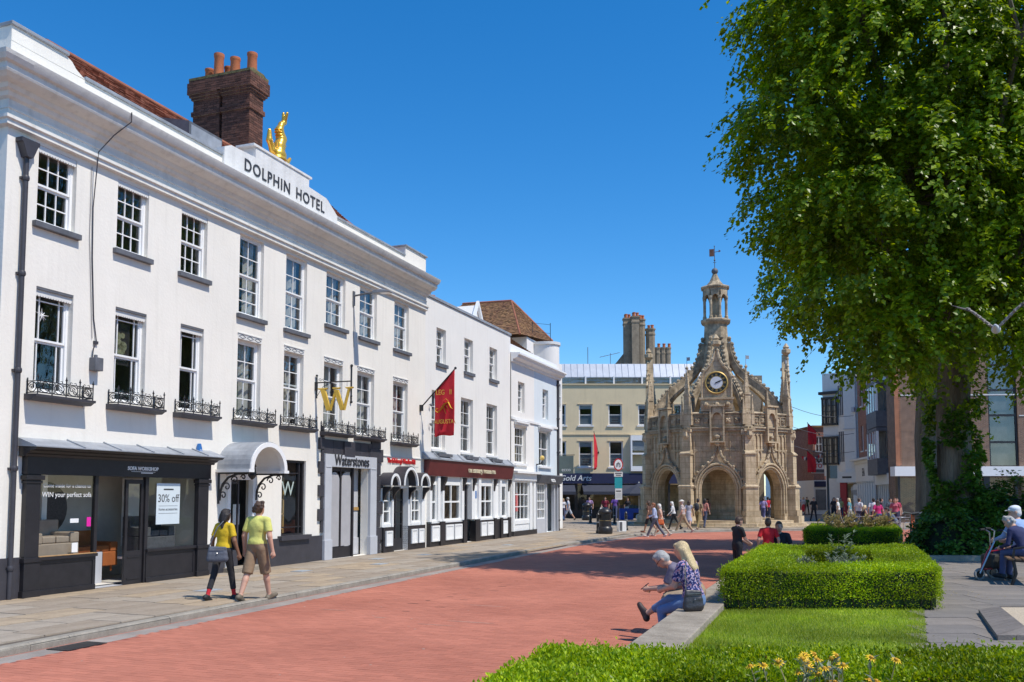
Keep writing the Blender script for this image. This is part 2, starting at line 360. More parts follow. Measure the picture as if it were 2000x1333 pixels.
def simple_window(parent, x0, x1, z0, z1, y, cols=2, rows=2, m=None, fr=.06, bar=.04, name='window', glass=None):
    g = MB(); m = m or M_WHITE
    g.box(x0, x0+fr, y-.04, y+.04, z0, z1); g.box(x1-fr, x1, y-.04, y+.04, z0, z1); g.box(x0+fr, x1-fr, y-.04, y+.04, z1-fr, z1); g.box(x0+fr, x1-fr, y-.05, y+.04, z0, z0+fr)
    a, b, c, d = x0+fr, x1-fr, z0+fr, z1-fr
    for k in range(1, cols): x = a+(b-a)*k/cols; g.box(x-bar/2, x+bar/2, y-.03, y+.03, c, d)
    for k in range(1, rows):
        z = c+(d-c)*k/rows
        for q in range(cols): g.box(a+(b-a)*q/cols+(bar/2 if q else 0), a+(b-a)*(q+1)/cols-(bar/2 if q < cols-1 else 0), y-.028, y+.03, z-bar/2, z+bar/2)
    o = g.build(name, m, parent)
    for q in range(cols):
        for k in range(rows): pane(o, a+(b-a)*q/cols, a+(b-a)*(q+1)/cols, c+(d-c)*k/rows, c+(d-c)*(k+1)/rows, y+.005, glass, .003)
    return o
def curtain(parent, x0, x1, z0, z1, y, m=None, amp=.035, name='curtain'):
    g = MB(); n = max(6, int((x1-x0)/.05)); ph = random.random()*6
    P = [(x0+(x1-x0)*i/n, y+amp*math.sin(i*1.5+ph)) for i in range(n+1)]
    for i in range(n): g.poly([(P[i][0],P[i][1],z0),(P[i+1][0],P[i+1][1],z0),(P[i+1][0],P[i+1][1],z1),(P[i][0],P[i][1],z1)])
    return g.build(name, m or M_CURT, parent, smooth=60)
def in_poly(px, py, poly):
    px, py = np.asarray(px), np.asarray(py); ins = np.zeros(px.shape, bool); n = len(poly)
    for i in range(n):
        x1, y1 = poly[i]; x2, y2 = poly[(i+1) % n]
        c = ((y1 > py) != (y2 > py)); ins ^= c & (px < (x2-x1)*(py-y1)/((y2-y1) if y2 != y1 else 1e-9)+x1)
    return ins
def bricks_np(cx, cy, cz, lx, ly, h, ang, tilt=.0, name='paving', m=None, chamfer=.004):
    """many small blocks (tops and sides) as one mesh; arrays of centres and sizes"""
    n = len(cx); c, s = math.cos(ang), math.sin(ang)
    sg = np.array([(-1,-1),(1,-1),(1,1),(-1,1)], float)
    top = sg[None]*np.stack([lx/2-chamfer, ly/2-chamfer], 1)[:, None]; bot = sg[None]*np.stack([lx/2, ly/2], 1)[:, None]
    tz = RNG.normal(0, tilt, (n, 1))+np.zeros((n, 4)); tz = tz+RNG.normal(0, tilt*.5, (n, 4))
    V = np.zeros((n, 8, 3))
    for k, (q, z) in enumerate(((bot, cz-h), (top, cz))):
        V[:, k*4:k*4+4, 0] = cx[:, None]+q[:, :, 0]*c-q[:, :, 1]*s; V[:, k*4:k*4+4, 1] = cy[:, None]+q[:, :, 0]*s+q[:, :, 1]*c
        V[:, k*4:k*4+4, 2] = (z[:, None] if hasattr(z, '__len__') else z)+(tz if k else 0)
    F = np.array([(4,5,6,7),(0,1,5,4),(1,2,6,5),(2,3,7,6),(3,0,4,7)])[None]+(np.arange(n)*8)[:, None, None]
    return np_mesh(name, V.reshape(-1, 3), F.reshape(-1, 4), m)

# ------------------------------------------------------------------ street frame: x runs along the hotel front, y into the buildings
ANG = R(69.9); F0 = Vector((-8.759, 16.142, 0))
DV = Vector((math.cos(ANG), math.sin(ANG), 0)); NV = Vector((math.sin(ANG), -math.cos(ANG), 0))
def UW(u, v, z=0): return F0+DV*u+NV*v+Vector((0, 0, z))       # v = metres out from the wall into the street
PZ = .10                                                       # pavement level above the road
KERB = [UW(-14, 4.75), UW(-4, 4.36), UW(3, 4.17), UW(10, 4.03), UW(20, 3.92), UW(26, 4.25), (6.09, 42.9, 0), (7.4, 45.2, 0), (9, 46.8, 0), (11, 47.9, 0), (14, 48.9, 0), (18, 49.9, 0), (24, 51.5, 0), (31, 53.5, 0)]
KERB = [Vector(p) for p in KERB]
WALL = [(-1.25, 2.2), (1.0, 8.45), (2.3, 12.1), (6.75, 24.0), (8.5, 29.0)]   # road side of the low garden wall

# ground that reaches the horizon
g = MB(); g.poly([(-2500,-600,-.03),(2500,-600,-.03),(2500,3500,-.03),(-2500,3500,-.03)])
tag(g.build('ground', M_ASPH), kind='structure')
# road: jointing sheet with the red pavers laid on it
road_poly = [(p.x, p.y) for p in KERB]+[(31, 45), (20, 38), (14, 33)]+[WALL[4], WALL[3], WALL[2], WALL[1], WALL[0], (-8, 1.5)]
g = MB(); g.poly([(x, y, .0015) for x, y in road_poly]); road = tag(g.build('road', M_ROADJ), kind='structure')
bw, bl = .105, .21
uu, vv = np.meshgrid(np.arange(-9, 46, bw), np.arange(4.0, 26, bl)); row = np.round((uu+9)/bw).astype(int)
vv = vv+(row % 2)*bl/2; uu = uu.ravel(); vv = vv.ravel()
wx = F0.x+DV.x*uu+NV.x*vv; wy = F0.y+DV.y*uu+NV.y*vv
def kerb_off(d): return [(p.x+NV.x*d, p.y+NV.y*d) for p in KERB[:6]]+[(p.x+.2*d, p.y-d) for p in KERB[6:]]
inner = kerb_off(.42)+road_poly[len(KERB):]
ok = in_poly(wx, wy, inner) & (wy > 4.5) & (wy < 51)
wx, wy = wx[ok], wy[ok]; n = len(wx)
lz = .005+.0012*np.sin(wx*.7+1)*np.sin(wy*.5)
o = put(bpy.data.objects.new('brick_paving', bricks_np(wx, wy, lz, np.full(n, bw-.003), np.full(n, bl-.003), .012, ANG, .0004, 'brick_paving', M_ROADB, .001)), road)
tag(o, 'red clay paving bricks', kind='stuff')
g = MB()
for i in range(300):
    k = random.randrange(n)
    if wy[k] > 26: continue
    x, y = wx[k], wy[k]; a = random.random()*3; s = random.uniform(.008, .03)
    g.poly([(x+s*math.cos(a+q*1.57)*random.uniform(.6,1), y+s*.7*math.sin(a+q*1.57)  , .0078) for q in range(4)])
tag(g.build('litter_specks', mat('pale_speck', (.45,.40,.34), .9, .4, 20, bump=0), road), kind='stuff')
g = MB()   # worn, opened joints and pale scuffs on the near carriageway
for i in range(16):
    u = 1.5+i*.42+random.uniform(-.2,.2); p = UW(u, 6.9+.25*math.sin(i*1.9)+random.uniform(-.15,.15)); l = random.uniform(.05,.22); w_ = random.uniform(.008,.02)
    q = [p+DV*a*w_+NV*b*l for a, b in ((-1,-.5),(1,-.5),(1.2,.5),(-.8,.5))]; g.poly([(t.x, t.y, .0082) for t in q], 0)
for i in range(9):
    p = UW(random.uniform(0,14), random.uniform(5.6,9.5)); l = random.uniform(.1,.45); w_ = random.uniform(.012,.04)
    g.poly([(p.x+l*math.cos(t)*DV.y-w_*math.sin(t)*DV.x, p.y-l*.4*math.cos(t)+w_*math.sin(t), .0080) for t in [k*.785 for k in range(8)]], 1)
tag(g.build('worn_joints', [mat('opened_joint', (.06,.04,.035), .95, .3, 8, bump=0), mat('pale_scuff', (.50,.27,.2), .9, .4, 14, bump=0)], road), kind='stuff')
# gutter strip along the kerb
g = MB(); A = kerb_off(.05); B = kerb_off(.40)
for i in range(len(A)-1): g.poly([(*A[i], .006), (*A[i+1], .006), (*B[i+1], .004), (*B[i], .004)])
g.build('gutter', M_GUTTER, road)
o = MB().box(-.32,.32,-.17,.17,-.02,.016).build('drain_grate', M_IRON, road, loc=UW(-3.2, 4.62), rz=ANG)
# pavement: bedding sheet, slabs one by one, kerb stones one by one
pav_poly = [(p.x, p.y) for p in KERB]+[(31, 90), (3.0, 90), tuple(UW(33.5, -.3))[:2], tuple(UW(-14, -.3))[:2]]
g = MB(); g.poly([(x, y, PZ-.016) for x, y in pav_poly]); pav = tag(g.build('pavement', M_JOINT), kind='structure')
slab_rows = []; v = .02; widths = [.62, .78, .58, .72, .66, .6]
SL = []
for w in widths:
    u = -5.5+random.random()*.5
    while u < 34:
        l = random.uniform(.65, 1.35); SL.append((u+l/2, v+w/2, l-.014, w-.014)); u += l
    v += w
SL.sort(key=lambda s: (UW(s[0], s[1]).length)); slab_me = {}
for i, (u, v_, l, w) in enumerate(SL[:290]):
    key = (round(l*6)/6, round(w, 3), i % 3)
    p = UW(u, v_, PZ+random.gauss(0, .0016))
    if key not in slab_me:
        b = MB(); hx, hy = .5, .5; c = .012
        b.v = [(-.5,-.5,-.05),(.5,-.5,-.05),(.5,.5,-.05),(-.5,.5,-.05)]+[(sx*(.5-c*random.uniform(.3,1.4)), sy*(.5-c*random.uniform(.3,1.4)), random.uniform(-.002,.002)) for sx, sy in ((-1,-1),(1,-1),(1,1),(-1,1))]
        b.f = [(4,5,6,7),(0,1,5,4),(1,2,6,5),(2,3,7,6),(3,0,4,7)]; b.m = [0]*5; slab_me[key] = b.mesh('paving_slab', [M_FLAG, mat('york_stone_buff', (.375,.29,.195), .85, .28, 1.5, bump=.25, bscale=14, fine=.35), mat('york_stone_grey', (.345,.29,.225), .85, .22, 1.5, bump=.25, bscale=14, fine=.35)][i % 3])
    o = put(bpy.data.objects.new('paving_slab', slab_me[key]), pav); o.location = p; o.scale = (l, w, 1); o.rotation_euler = (random.gauss(0,.0012), random.gauss(0,.0012), ANG+random.gauss(0,.002))
rest = SL[290:]
ex = []
for (u, v_, l, w) in rest: p = UW(u, v_); ex.append((p.x, p.y, l, w))
us, vs = np.arange(-2, 60, .95), np.arange(-2, 46, .68)
for j, y in enumerate(np.arange(30, 84, .7)):
    off = random.random()
    for x in np.arange(-2, 31, 1.02):
        p = Vector((x+off, y, 0)); r = p-F0; u, v_ = r.dot(DV), r.dot(NV)
        if u > 34.2 or v_ > 3.99: ex.append((x+off, y, 1.005, .685))
ex = np.array(ex); k = in_poly(ex[:, 0], ex[:, 1], pav_poly) & in_poly(ex[:, 0]+.35, ex[:, 1]-.5, pav_poly) & in_poly(ex[:, 0]+.3, ex[:, 1]-.35, pav_poly); ex = ex[k]
nr = len(rest)
o = put(bpy.data.objects.new('far_slabs', bricks_np(ex[:, 0], ex[:, 1], np.full(len(ex), PZ-.002), ex[:, 2]*.99, ex[:, 3]*.99, .04, 0., .0012, 'far_slabs', M_FLAG)), pav); tag(o, kind='stuff')
kl = tag(put(bpy.data.objects.new('kerb', None)), kind='structure')
KW = .16
def along(path, step, jitter=.0):
    out = []; acc = 0; i = 0; p = path[0].copy(); need = step*random.uniform(1-jitter, 1+jitter); last = p.copy()
    while i < len(path)-1:
        seg = path[i+1]-p
        if seg.length >= need: q = p+seg.normalized()*need; out.append((last.copy(), q.copy())); p = q; last = q.copy(); need = step*random.uniform(1-jitter, 1+jitter)
        else: need -= seg.length; i += 1; p = path[i].copy()
    return out
kmes = []
for t in range(4):
    b = MB(); pr = [(0,-.12),(0,PZ-.028),(.012,PZ-.008),(.035,PZ+.006),(KW,PZ+.006),(KW,-.12)]
    pr = [(x+random.uniform(-.004,.004)*(0 < i < 4), z+random.uniform(-.004,.004)*(0 < i < 4)) for i, (x, z) in enumerate(pr)]
    b.prism(pr, .003, .997, 'x'); kmes.append(b.mesh('kerb_stone', M_KERB))
for i, (a, b_) in enumerate(along(KERB, .95, .35)):
    o = put(bpy.data.objects.new('kerb_stone', kmes[i % 4]), kl); dd = b_-a; o.location = a; o.scale = (dd.length, 1, 1); o.rotation_euler = (0, 0, math.atan2(dd.y, dd.x))
# small covers set into the flags
for i, (u, v_) in enumerate(((9.2,2.2),(10.9,1.2),(13.0,1.7),(6.6,1.5),(2.2,2.3),(19.,2.2))):
    b = MB(); b.box(-.24,.24,-.16,.16,-.01,.004); b.box(-.2,.2,-.12,.12,.004,.006,1)
    b.build('utility_cover', [M_LEAD, mat('cover_plate', (.34,.38,.40) if i < 4 else (.06,.055,.05), .6, .2, 6, bump=.2)], pav, loc=UW(u, v_, PZ+.003), rz=ANG)

# ------------------------------------------------------------------ the long white hotel front
H = thing('hotel_building', 'long white stucco hotel front with moulded cornice, sash windows and black iron balconettes', 'building', UW(0, 0), ANG)
XL, XR, ZT = -.65, 16.5, 8.62
W2 = [(.02,.90,6.95,8.40),(1.96,2.84,6.95,8.40),(3.86,4.74,6.92,8.40),(5.95,6.93,6.38,8.40),(7.92,8.92,6.36,8.40),(9.92,10.98,6.84,8.40),(11.84,12.92,6.80,8.40),(14.12,15.18,6.78,8.40)]
W1 = [(.08,.93,3.80,5.76),(2.00,2.87,3.80,5.76),(3.92,4.70,3.80,5.76),(5.95,6.89,3.80,5.76),(7.90,8.82,3.80,5.76),(9.86,10.88,3.78,5.74),(11.74,12.80,3.76,5.72),(14.08,15.14,3.72,5.69)]
SHOP = [(0.0,4.85,PZ,2.42),(5.62,6.72,PZ,2.45),(7.9,9.02,.84,2.86),(10.22,12.46,PZ,2.74),(13.30,16.35,PZ,2.25)]
g = MB(); g.wall(XL, XR, 0, ZT+.3, 0, W2+W1+SHOP, .24)
g.poly([(XL,0,0),(XL,9,0),(XL,9,ZT+.3),(XL,0,ZT+.3)]); g.poly([(XR,0,0),(XR,0,ZT+.3),(XR,9,ZT+.3),(XR,9,0)]); g.poly([(XL,9,0),(XR,9,0),(XR,9,ZT+.3),(XL,9,ZT+.3)])
g.poly([(XL,0,ZT+.3),(XR,0,ZT+.3),(XR,9,ZT+.3),(XL,9,ZT+.3)])
g.build('wall', M_STUCCO, H)
# rooms behind the glass
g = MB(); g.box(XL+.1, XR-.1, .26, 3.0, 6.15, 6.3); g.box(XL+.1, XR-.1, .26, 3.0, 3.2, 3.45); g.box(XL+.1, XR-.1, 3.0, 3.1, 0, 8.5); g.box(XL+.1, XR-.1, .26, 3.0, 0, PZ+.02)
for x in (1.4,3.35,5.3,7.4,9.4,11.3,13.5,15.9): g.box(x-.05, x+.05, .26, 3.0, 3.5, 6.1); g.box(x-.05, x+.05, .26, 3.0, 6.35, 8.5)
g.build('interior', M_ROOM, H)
for i, (a, b, c, d) in enumerate(W2):
    tall = i in (3, 4)
    w = sash(H, a, b, c, d, .15, 3 if i < 3 else 2, 2, 3 if tall else 2)
    s = MB(); s.box(a-.09, b+.09, -.10, .10, c-.11, c-.002); s.build('sill', M_LEADD, w, bevel=.008)
    if i < 3:
        s = MB(); s.box(a+.01, b-.01, .01, .035, d-.1, d-.004)
        for k in range(14): x = a+.01+(b-a-.02)*(k+.5)/14; r = (b-a-.02)/28; s.prism([(x+r*math.cos(t), d-.1+r*math.sin(t)*1.1) for t in [math.pi+math.pi*q/6 for q in range(7)]], .01, .035)
        s.build('scalloped_board', M_OFFW, w)
    else: curtain(w, a+(b-a)*.5, b-.06, c+.05, d-.05, .32, M_CURT)
    if i < 3: curtain(w, a+.05, a+.3, c+.05, d-.05, .5, mat('dull_curtain', (.22,.2,.18), .9, .2, 5, bump=.2))
# iron balconette, built once and stretched to each window
bal = MB()
for z, r in ((.03,.011),(.235,.009)): bal.tube([(0,0,z),(0,-.24,z),(1,-.24,z),(1,0,z)], r, 6)
for x in [k/4 for k in range(5)]:
    bal.tube([(x,-.24,0),(x,-.24,.30)], .010, 6); bal.ball((x,-.24,.31), .02, 6, 4); bal.tube([(x,-.24,.32),(x,-.24,.375)], [.014,.003], 5)
for x in (0, 1): bal.tube([(x,-.02,0),(x,-.02,.30)], .010, 6)
def scroll(cx, cz, r, turn, ph, sgn, f):
    return [f(cx+sgn*r*(1-t/(turn*1.15))*math.cos(ph+t*6.283), cz+r*(1-t/(turn*1.15))*math.sin(ph+t*6.283)) for t in [q*turn/22 for q in range(23)]]
for k in range(4):
    c = (k+.5)/4
    bal.tube([(c+.088*math.cos(t), -.24, .13+.092*math.sin(t)) for t in [q*6.283/18 for q in range(18)]], .0075, 5, closed=True)
    bal.tube(scroll(c-.02, .145, .055, 1.3, 0, 1, lambda x, z: (x, -.24, z)), .0075, 5); bal.tube(scroll(c+.03, .105, .04, 1.2, 3, -1, lambda x, z: (x, -.24, z)), .0075, 5)
    for sx in (-1, 1):
        bal.tube(scroll(c+sx*.095, .205, .026, 1.1, 1, sx, lambda x, z: (x, -.24, z)), .006, 5); bal.tube(scroll(c+sx*.095, .055, .024, 1.1, 1, sx, lambda x, z: (x, -.24, z)), .006, 5)
        bal.tube([(c+sx*.06,-.24,.24),(c+sx*.045,-.24,.285),(c+sx*.015,-.24,.27)], .006, 5)
for x in (0, 1):
    bal.tube([(x,-.12+.09*math.cos(t),.13+.09*math.sin(t)) for t in [q*6.283/14 for q in range(14)]], .0075, 5, closed=True)
    bal.tube(scroll(-.12, .13, .055, 1.3, 0, 1, lambda y, z: (x, y, z)), .0075, 5)
bal_me = bal.mesh('balconette', M_IRON)
for i, (a, b, c, d) in enumerate(W1):
    if i < 3: w = sash(H, a, b, c, d, .17, margin=True)
    else: w = sash(H, a, b, c, d, .17, 2, 2, 2, open_=.14 if i == 4 else 0)
    x0, x1 = a-.14, b+.30
    s = MB(); s.prism([(.0,-.1),(-.18,-.1),(-.26,-.05),(-.30,-.045),(-.30,.0),(0,.012)], x0-.04, x1+.04, 'x')
    o = s.build('balcony_slab', M_BLACKB, w); o.location.z = c-.06
    o = put(bpy.data.objects.new('balconette', bal_me), w); o.location = (x0+.01, 0, c-.055); o.scale = (x1-x0-.02, 1.12, 1)
    if i < 3:
        s = MB(); s.box(a+.005, b-.005, .04, .065, d-.14, d-.05); s.box(a+.005, b-.005, .005, .03, d-.05, d-.004, 1)
        for k in range(14): x = a+.01+(b-a-.02)*(k+.5)/14; r = (b-a-.02)/28; s.prism([(x+r*math.cos(t), d-.14+r*math.sin(t)*1.1) for t in [math.pi+math.pi*q/6 for q in range(7)]], .04, .065)
        s.build('scalloped_board', [M_OFFW, M_LEADD], w)
    else:
        s = MB(); s.box(a, b, -.012, .02, d+.002, d+.13); s.box(a-.02, b+.02, -.03, .02, d+.132, d+.155)
        for k in range(3):
            x = a+(b-a)*(k+.5)/3; q = (b-a)/7; s.tube([(x-q,-.014,d+.065),(x,-.014,d+.11),(x+q,-.014,d+.065),(x,-.014,d+.02)], .008, 4, m=1, closed=True)
        s.build('lintel_panel', [M_OFFW, M_LEADD], w)
        curtain(w, a+(b-a)*.55, b-.06, c+.05, d-.05, .34, M_CURT)
        if i == 3: curtain(w, a+.06, a+(b-a)*.45, c+.05, c+.9, .3, mat('green_cloth', (.03,.09,.04), .9, .2, 4, bump=.1))
        if i == 4: curtain(w, a+.06, a+(b-a)*.45, c+.1, c+1.0, .3, mat('ochre_cloth', (.30,.16,.03), .9, .2, 4, bump=.1))
# decals on the panes: a star crack, a pale figure poster
g = MB()
for k in range(9):
    t = k*.7+random.random()*.3; r = random.uniform(.07,.17); g.tube([(.36,.148,5.27),(.36+r*math.cos(t),.148,5.27+r*math.sin(t))], [.012,.002], 4)
g.build('pane_crack', M_WHITE, H)
g = MB(); g.box(2.12,2.62,.205,.215,4.62,5.5); g.build('poster', mat('poster_dark', (.035,.028,.03), .6, .3, 6, bump=0), H)
g = MB()
for (x, z, r) in ((2.32,5.22,.075),(2.43,5.24,.06),(2.30,5.05,.12),(2.45,5.02,.1),(2.37,4.93,.13)): g.lathe([(r,0),(r*.98,.004)], (0,0,0), 14); g.xform(Matrix.Translation((x,.204,z)) @ Matrix.Rotation(R(90),4,'X') @ Matrix.Scale(1,4), len(g.v)-28)
g.build('poster_figure', mat('poster_print', (.30,.29,.17), .7, .6, 14, bump=0), H); text('COSTA', .09, M_OFFW, H, (2.38,.2,4.74), depth=.002)
# cornice, parapet and roof
prof = [(0,8.48),(-.10,8.50),(-.10,8.58),(-.14,8.60),(-.14,8.66),(-.035,8.69),(-.035,8.80),(-.055,8.81),(-.055,8.84),(-.03,8.85),(-.03,8.98),(-.10,9.01),(-.13,9.08),(-.20,9.10),(-.24,9.17),(-.36,9.20),(-.44,9.26),(-.46,9.30),(-.46,9.40),(-.53,9.42),(-.58,9.50),(-.60,9.56),(0,9.64)]
g = MB(); g.prism(prof, XL-.0, XR, 'x')
po = [(XL+p[0], p[1]) for p in prof]; g.prism(po, .005, 9, 'y'); 
for i in range(len(prof)-1):   # outer mitre at the street corner
    (o1, z1), (o2, z2) = prof[i], prof[i+1]
    g.poly([(XL,o1,z1),(XL,o2,z2),(XL+o2,o2,z2),(XL+o1,o1,z1)]); g.poly([(XL+o1,.005,z1),(XL+o1,o1,z1),(XL+o2,o2,z2),(XL+o2,.005,z2)])
g.build('cornice', M_CORN, H, smooth=25)
g = MB(); g.box(XL, XR, .01, .32, 9.55, 10.08); g.box(XL, .55, .005, .40, 10.08, 10.36); g.prism([(.55,10.08),(.55,10.36),(.70,10.30),(.80,10.20),(1.02,10.09)], .005, .4)
g.box(14.9, XR+.003, .004, 1.2, 9.56, 10.42); g.build('parapet', M_STUCCO, H)
g = MB(); g.box(XL-.03, .6, -.04, .45, 10.362, 10.43); g.box(1.02, 5.2, -.03, .36, 10.082, 10.15); g.box(10.36, 14.86, -.03, .36, 10.082, 10.15); g.box(14.85, XR+.05, -.05, 1.25, 10.422, 10.48); g.each('coping', M_LEAD, H, bevel=.01)
g = MB(); g.prism([(5.2,9.6),(5.2,10.30),(5.45,10.42),(6.35,10.46),(6.42,10.46),(6.42,10.74),(8.85,10.74),(8.85,10.50),(9.75,10.46),(9.95,10.36),(10.36,10.12),(10.36,9.6)], -.06, .42); g.box(6.3,8.95,-.09,.47,10.742,10.80)
sg = g.build('name_tablet', mat('tablet_paint', (.72,.71,.69), .85, .12, 2.2, bump=.4, bscale=18, stain=.25), H)
text('DOLPHIN', .43, M_LETTER, sg, (6.95,-.065,10.12), depth=.012, bold=.004, sx=.98, spacing=1.14); text('HOTEL', .43, M_LETTER, sg, (8.92,-.065,10.12), depth=.012, bold=.004, sx=.98, spacing=1.14)
def tiles(name, m, parent, p00, p10, p01, rows, cols, th=.03, over=1.35):
    """courses of overlapping tiles on a slope: p00 eave left, p10 eave right, p01 ridge left"""
    p00, p10, p01 = map(Vector, (p00, p10, p01)); ex, ey = (p10-p00), (p01-p00); nn = ex.cross(ey).normalized()
    V = []; F = []
    for r in range(rows):
        for c in range(cols):
            a = (c+(.5 if r % 2 else 0))/cols; b = min(1, a+.985/cols)
            if a >= 1: continue
            t0, t1 = r/rows, min(1, (r+over)/rows); k = len(V); lift = nn*(th*random.uniform(.9,1.5)); q = nn*th*.2
            A, B = p00+ex*a+ey*t0, p00+ex*b+ey*t0; Cc, D = p00+ex*b+ey*t1, p00+ex*a+ey*t1
            V += [A+lift, B+lift, Cc+q, D+q, A, B]; F += [(k,k+1,k+2,k+3),(k+4,k+5,k+1,k)]
    return tag(put(bpy.data.objects.new(name, np_mesh(name, [tuple(v) for v in V], F, m)), parent), kind='stuff')
g = MB(); g.poly([(1.1,.36,9.85),(16.2,.36,9.85),(13.8,2.5,11.9),(2.35,2.5,11.9)]); g.poly([(2.35,2.5,11.9),(13.8,2.5,11.9),(16.2,6,8.9),(1.1,6,8.9)]); g.poly([(1.1,.36,9.85),(2.35,2.5,11.9),(1.1,6,8.9)]); g.poly([(16.2,.36,9.85),(16.2,6,8.9),(13.8,2.5,11.9)])
rf = g.build('roof', M_TILE, H)
tiles('roof_tiles', M_TILE, rf, (2.3,.4,9.9), (14.0,.4,9.9), (2.3,2.5,11.92), 26, 70, .028)
g = MB(); g.tube([(2.3,2.52,11.93),(13.9,2.52,11.93)], .09, 8); g.tube([(1.1,.36,9.88),(2.3,2.52,11.93)], .08, 8); g.build('ridge_tiles', M_TILE, rf)
g = MB(); g.prism([(.45,10.1),(.45,10.75),(1.4,10.98),(1.4,10.2)], 4.55, 5.75, 'x'); g.box(4.6,5.7,.43,.46,10.2,10.68,1); g.build('roof_hatch', [M_LEADD, M_LEAD], rf)
# chimney: two linked stacks with brickwork laid brick by brick
ch = put(bpy.data.objects.new('chimney', None), rf)
def brick_stack(parent, x0, x1, y0, y1, z0, z1, m, mm, name='brickwork'):
    core = MB(); core.box(x0+.012, x1-.012, y0+.012, y1-.012, z0, z1); core.build('mortar_core', mm, parent)
    b = MB(); h = (z1-z0)/max(1, round((z1-z0)/.072)); k = 0; z = z0
    def rowf(fixed, a0, a1, axis, off, z):
        a = a0-off
        while a < a1-1e-6:
            l = .218; s, e = max(a, a0), min(a+l, a1)
            if e-s > .02:
                j = random.uniform(-.004,.004)
                if axis == 'x': b.box(s+.005, e-.005, fixed-.004+j, fixed+.05, z+.005, z+h-.004)
                elif axis == 'xb': b.box(s+.005, e-.005, fixed-.05, fixed+.004+j, z+.005, z+h-.004)
                elif axis == 'y': b.box(fixed-.004+j, fixed+.05, s+.005, e-.005, z+.005, z+h-.004)
                else: b.box(fixed-.05, fixed+.004+j, s+.005, e-.005, z+.005, z+h-.004)
            a += l
    while z < z1-h+.001:
        off = .109*(k % 2); rowf(y0, x0, x1, 'x', off, z); rowf(x0, y0+.0, y1, 'y', .109-off, z); rowf(x1, y0, y1, 'yb', .109-off, z); rowf(y1, x0, x1, 'xb', off, z)
        z += h; k += 1
    return tag(b.build(name, m, parent), kind='stuff')
for (y0, y1) in ((2.25,3.22),(3.32,4.28)):
    st = put(bpy.data.objects.new('stack', None), ch)
    cx = 9.2
    core = MB()
    for (o_, za, zb) in ((0,11.2,13.28),(.05,13.28,13.42),(0,13.42,13.78),(.05,13.78,13.85),(.10,13.85,13.93),(.15,13.93,14.28),(.11,14.28,14.36)):
        brick_stack(ch, cx-o_, cx+.66+o_, y0-o_*.8, y1+o_*.8, za, zb, M_BRICKP, M_MORTAR)
    bpy.data.objects.remove(st)
    core.box(cx-.12, cx+.78, y0-.09, y1+.09, 14.361, 14.44); core.prism([(cx-.1,14.44),(cx+.76,14.44),(cx+.6,14.53),(cx+.08,14.53)], y0-.05, y1+.05); core.build('stack_cap', M_MOSS, ch)
for (y, x, h, r) in ((2.45,9.55,.62,.15),(2.98,9.45,.52,.15),(3.55,9.42,.72,.15),(4.05,9.62,.42,.14),(3.45,9.75,.45,.13)):
    b = MB(); b.lathe([(r*1.0,0),(r*.92,h*.8),(r*1.0,h*.84),(r*1.04,h*.9),(r*1.04,h),(r*.8,h),(r*.78,h*.7)], (x, y, 14.5), 14); b.build('chimney_pot', M_POT, ch, smooth=40)
# downpipe with hopper
def downpipe(parent, x, z0, z1, m, r=.045, y=-.07, hopper=True):
    b = MB(); b.tube([(x,y,z0),(x,y,z1)], r, 10)
    z = z0+.5
    while z < z1: b.lathe([(r*1.25,0),(r*1.45,.03),(r*1.45,.06),(r*1.25,.09)], (x,y,z), 10); b.box(x-.08,x+.08,y+.02,0,z+.02,z+.06); z += 1.75
    if hopper: b.prism([(x-.06,z1),(x+.06,z1),(x+.16,z1+.24),(x+.19,z1+.25),(x+.19,z1+.32),(x-.19,z1+.32),(x-.19,z1+.25),(x-.16,z1+.24)], y-.1, -.005)
    return b.build('downpipe', m, parent, smooth=40)
downpipe(H, -.30, PZ, 8.02, M_BLACKB)
g = MB(); g.box(XL-.02, -.05, -.05, .0-.003, 0, .82); g.box(4.9,5.6,-.04,-.003,0,.72); g.box(6.75,9.83,-.05,-.003,0,.80); g.box(7.75,9.15,-.14,-.003,.74,.86); g.each('plinth', M_BLACKB, H)
# cable down the wall to a junction box
g = MB(); g.tube([(1.62,-.62,9.58),(1.66,-.58,9.40),(1.5,-.30,9.10),(1.28,-.14,8.70),(1.28,-.12,8.45),(1.30,-.03,7.6),(1.33,-.025,6.6),(1.42,-.02,5.4),(1.5,-.03,4.95),(1.42,-.04,4.8),(1.38,-.05,4.5)], .011, 5); g.tube([(1.24,-.03,8.4),(1.25,-.02,7.0),(1.40,-.02,5.0)], .006, 4); g.box(1.44,1.54,-.04,-.002,4.9,4.96); g.build('cable', M_BLACKB, H)
g = MB(); g.box(1.36,1.56,-.17,-.003,4.36,4.62); g.box(1.42,1.48,-.1,-.05,4.62,4.68); g.build('junction_box', M_LEADD, H, bevel=.01)
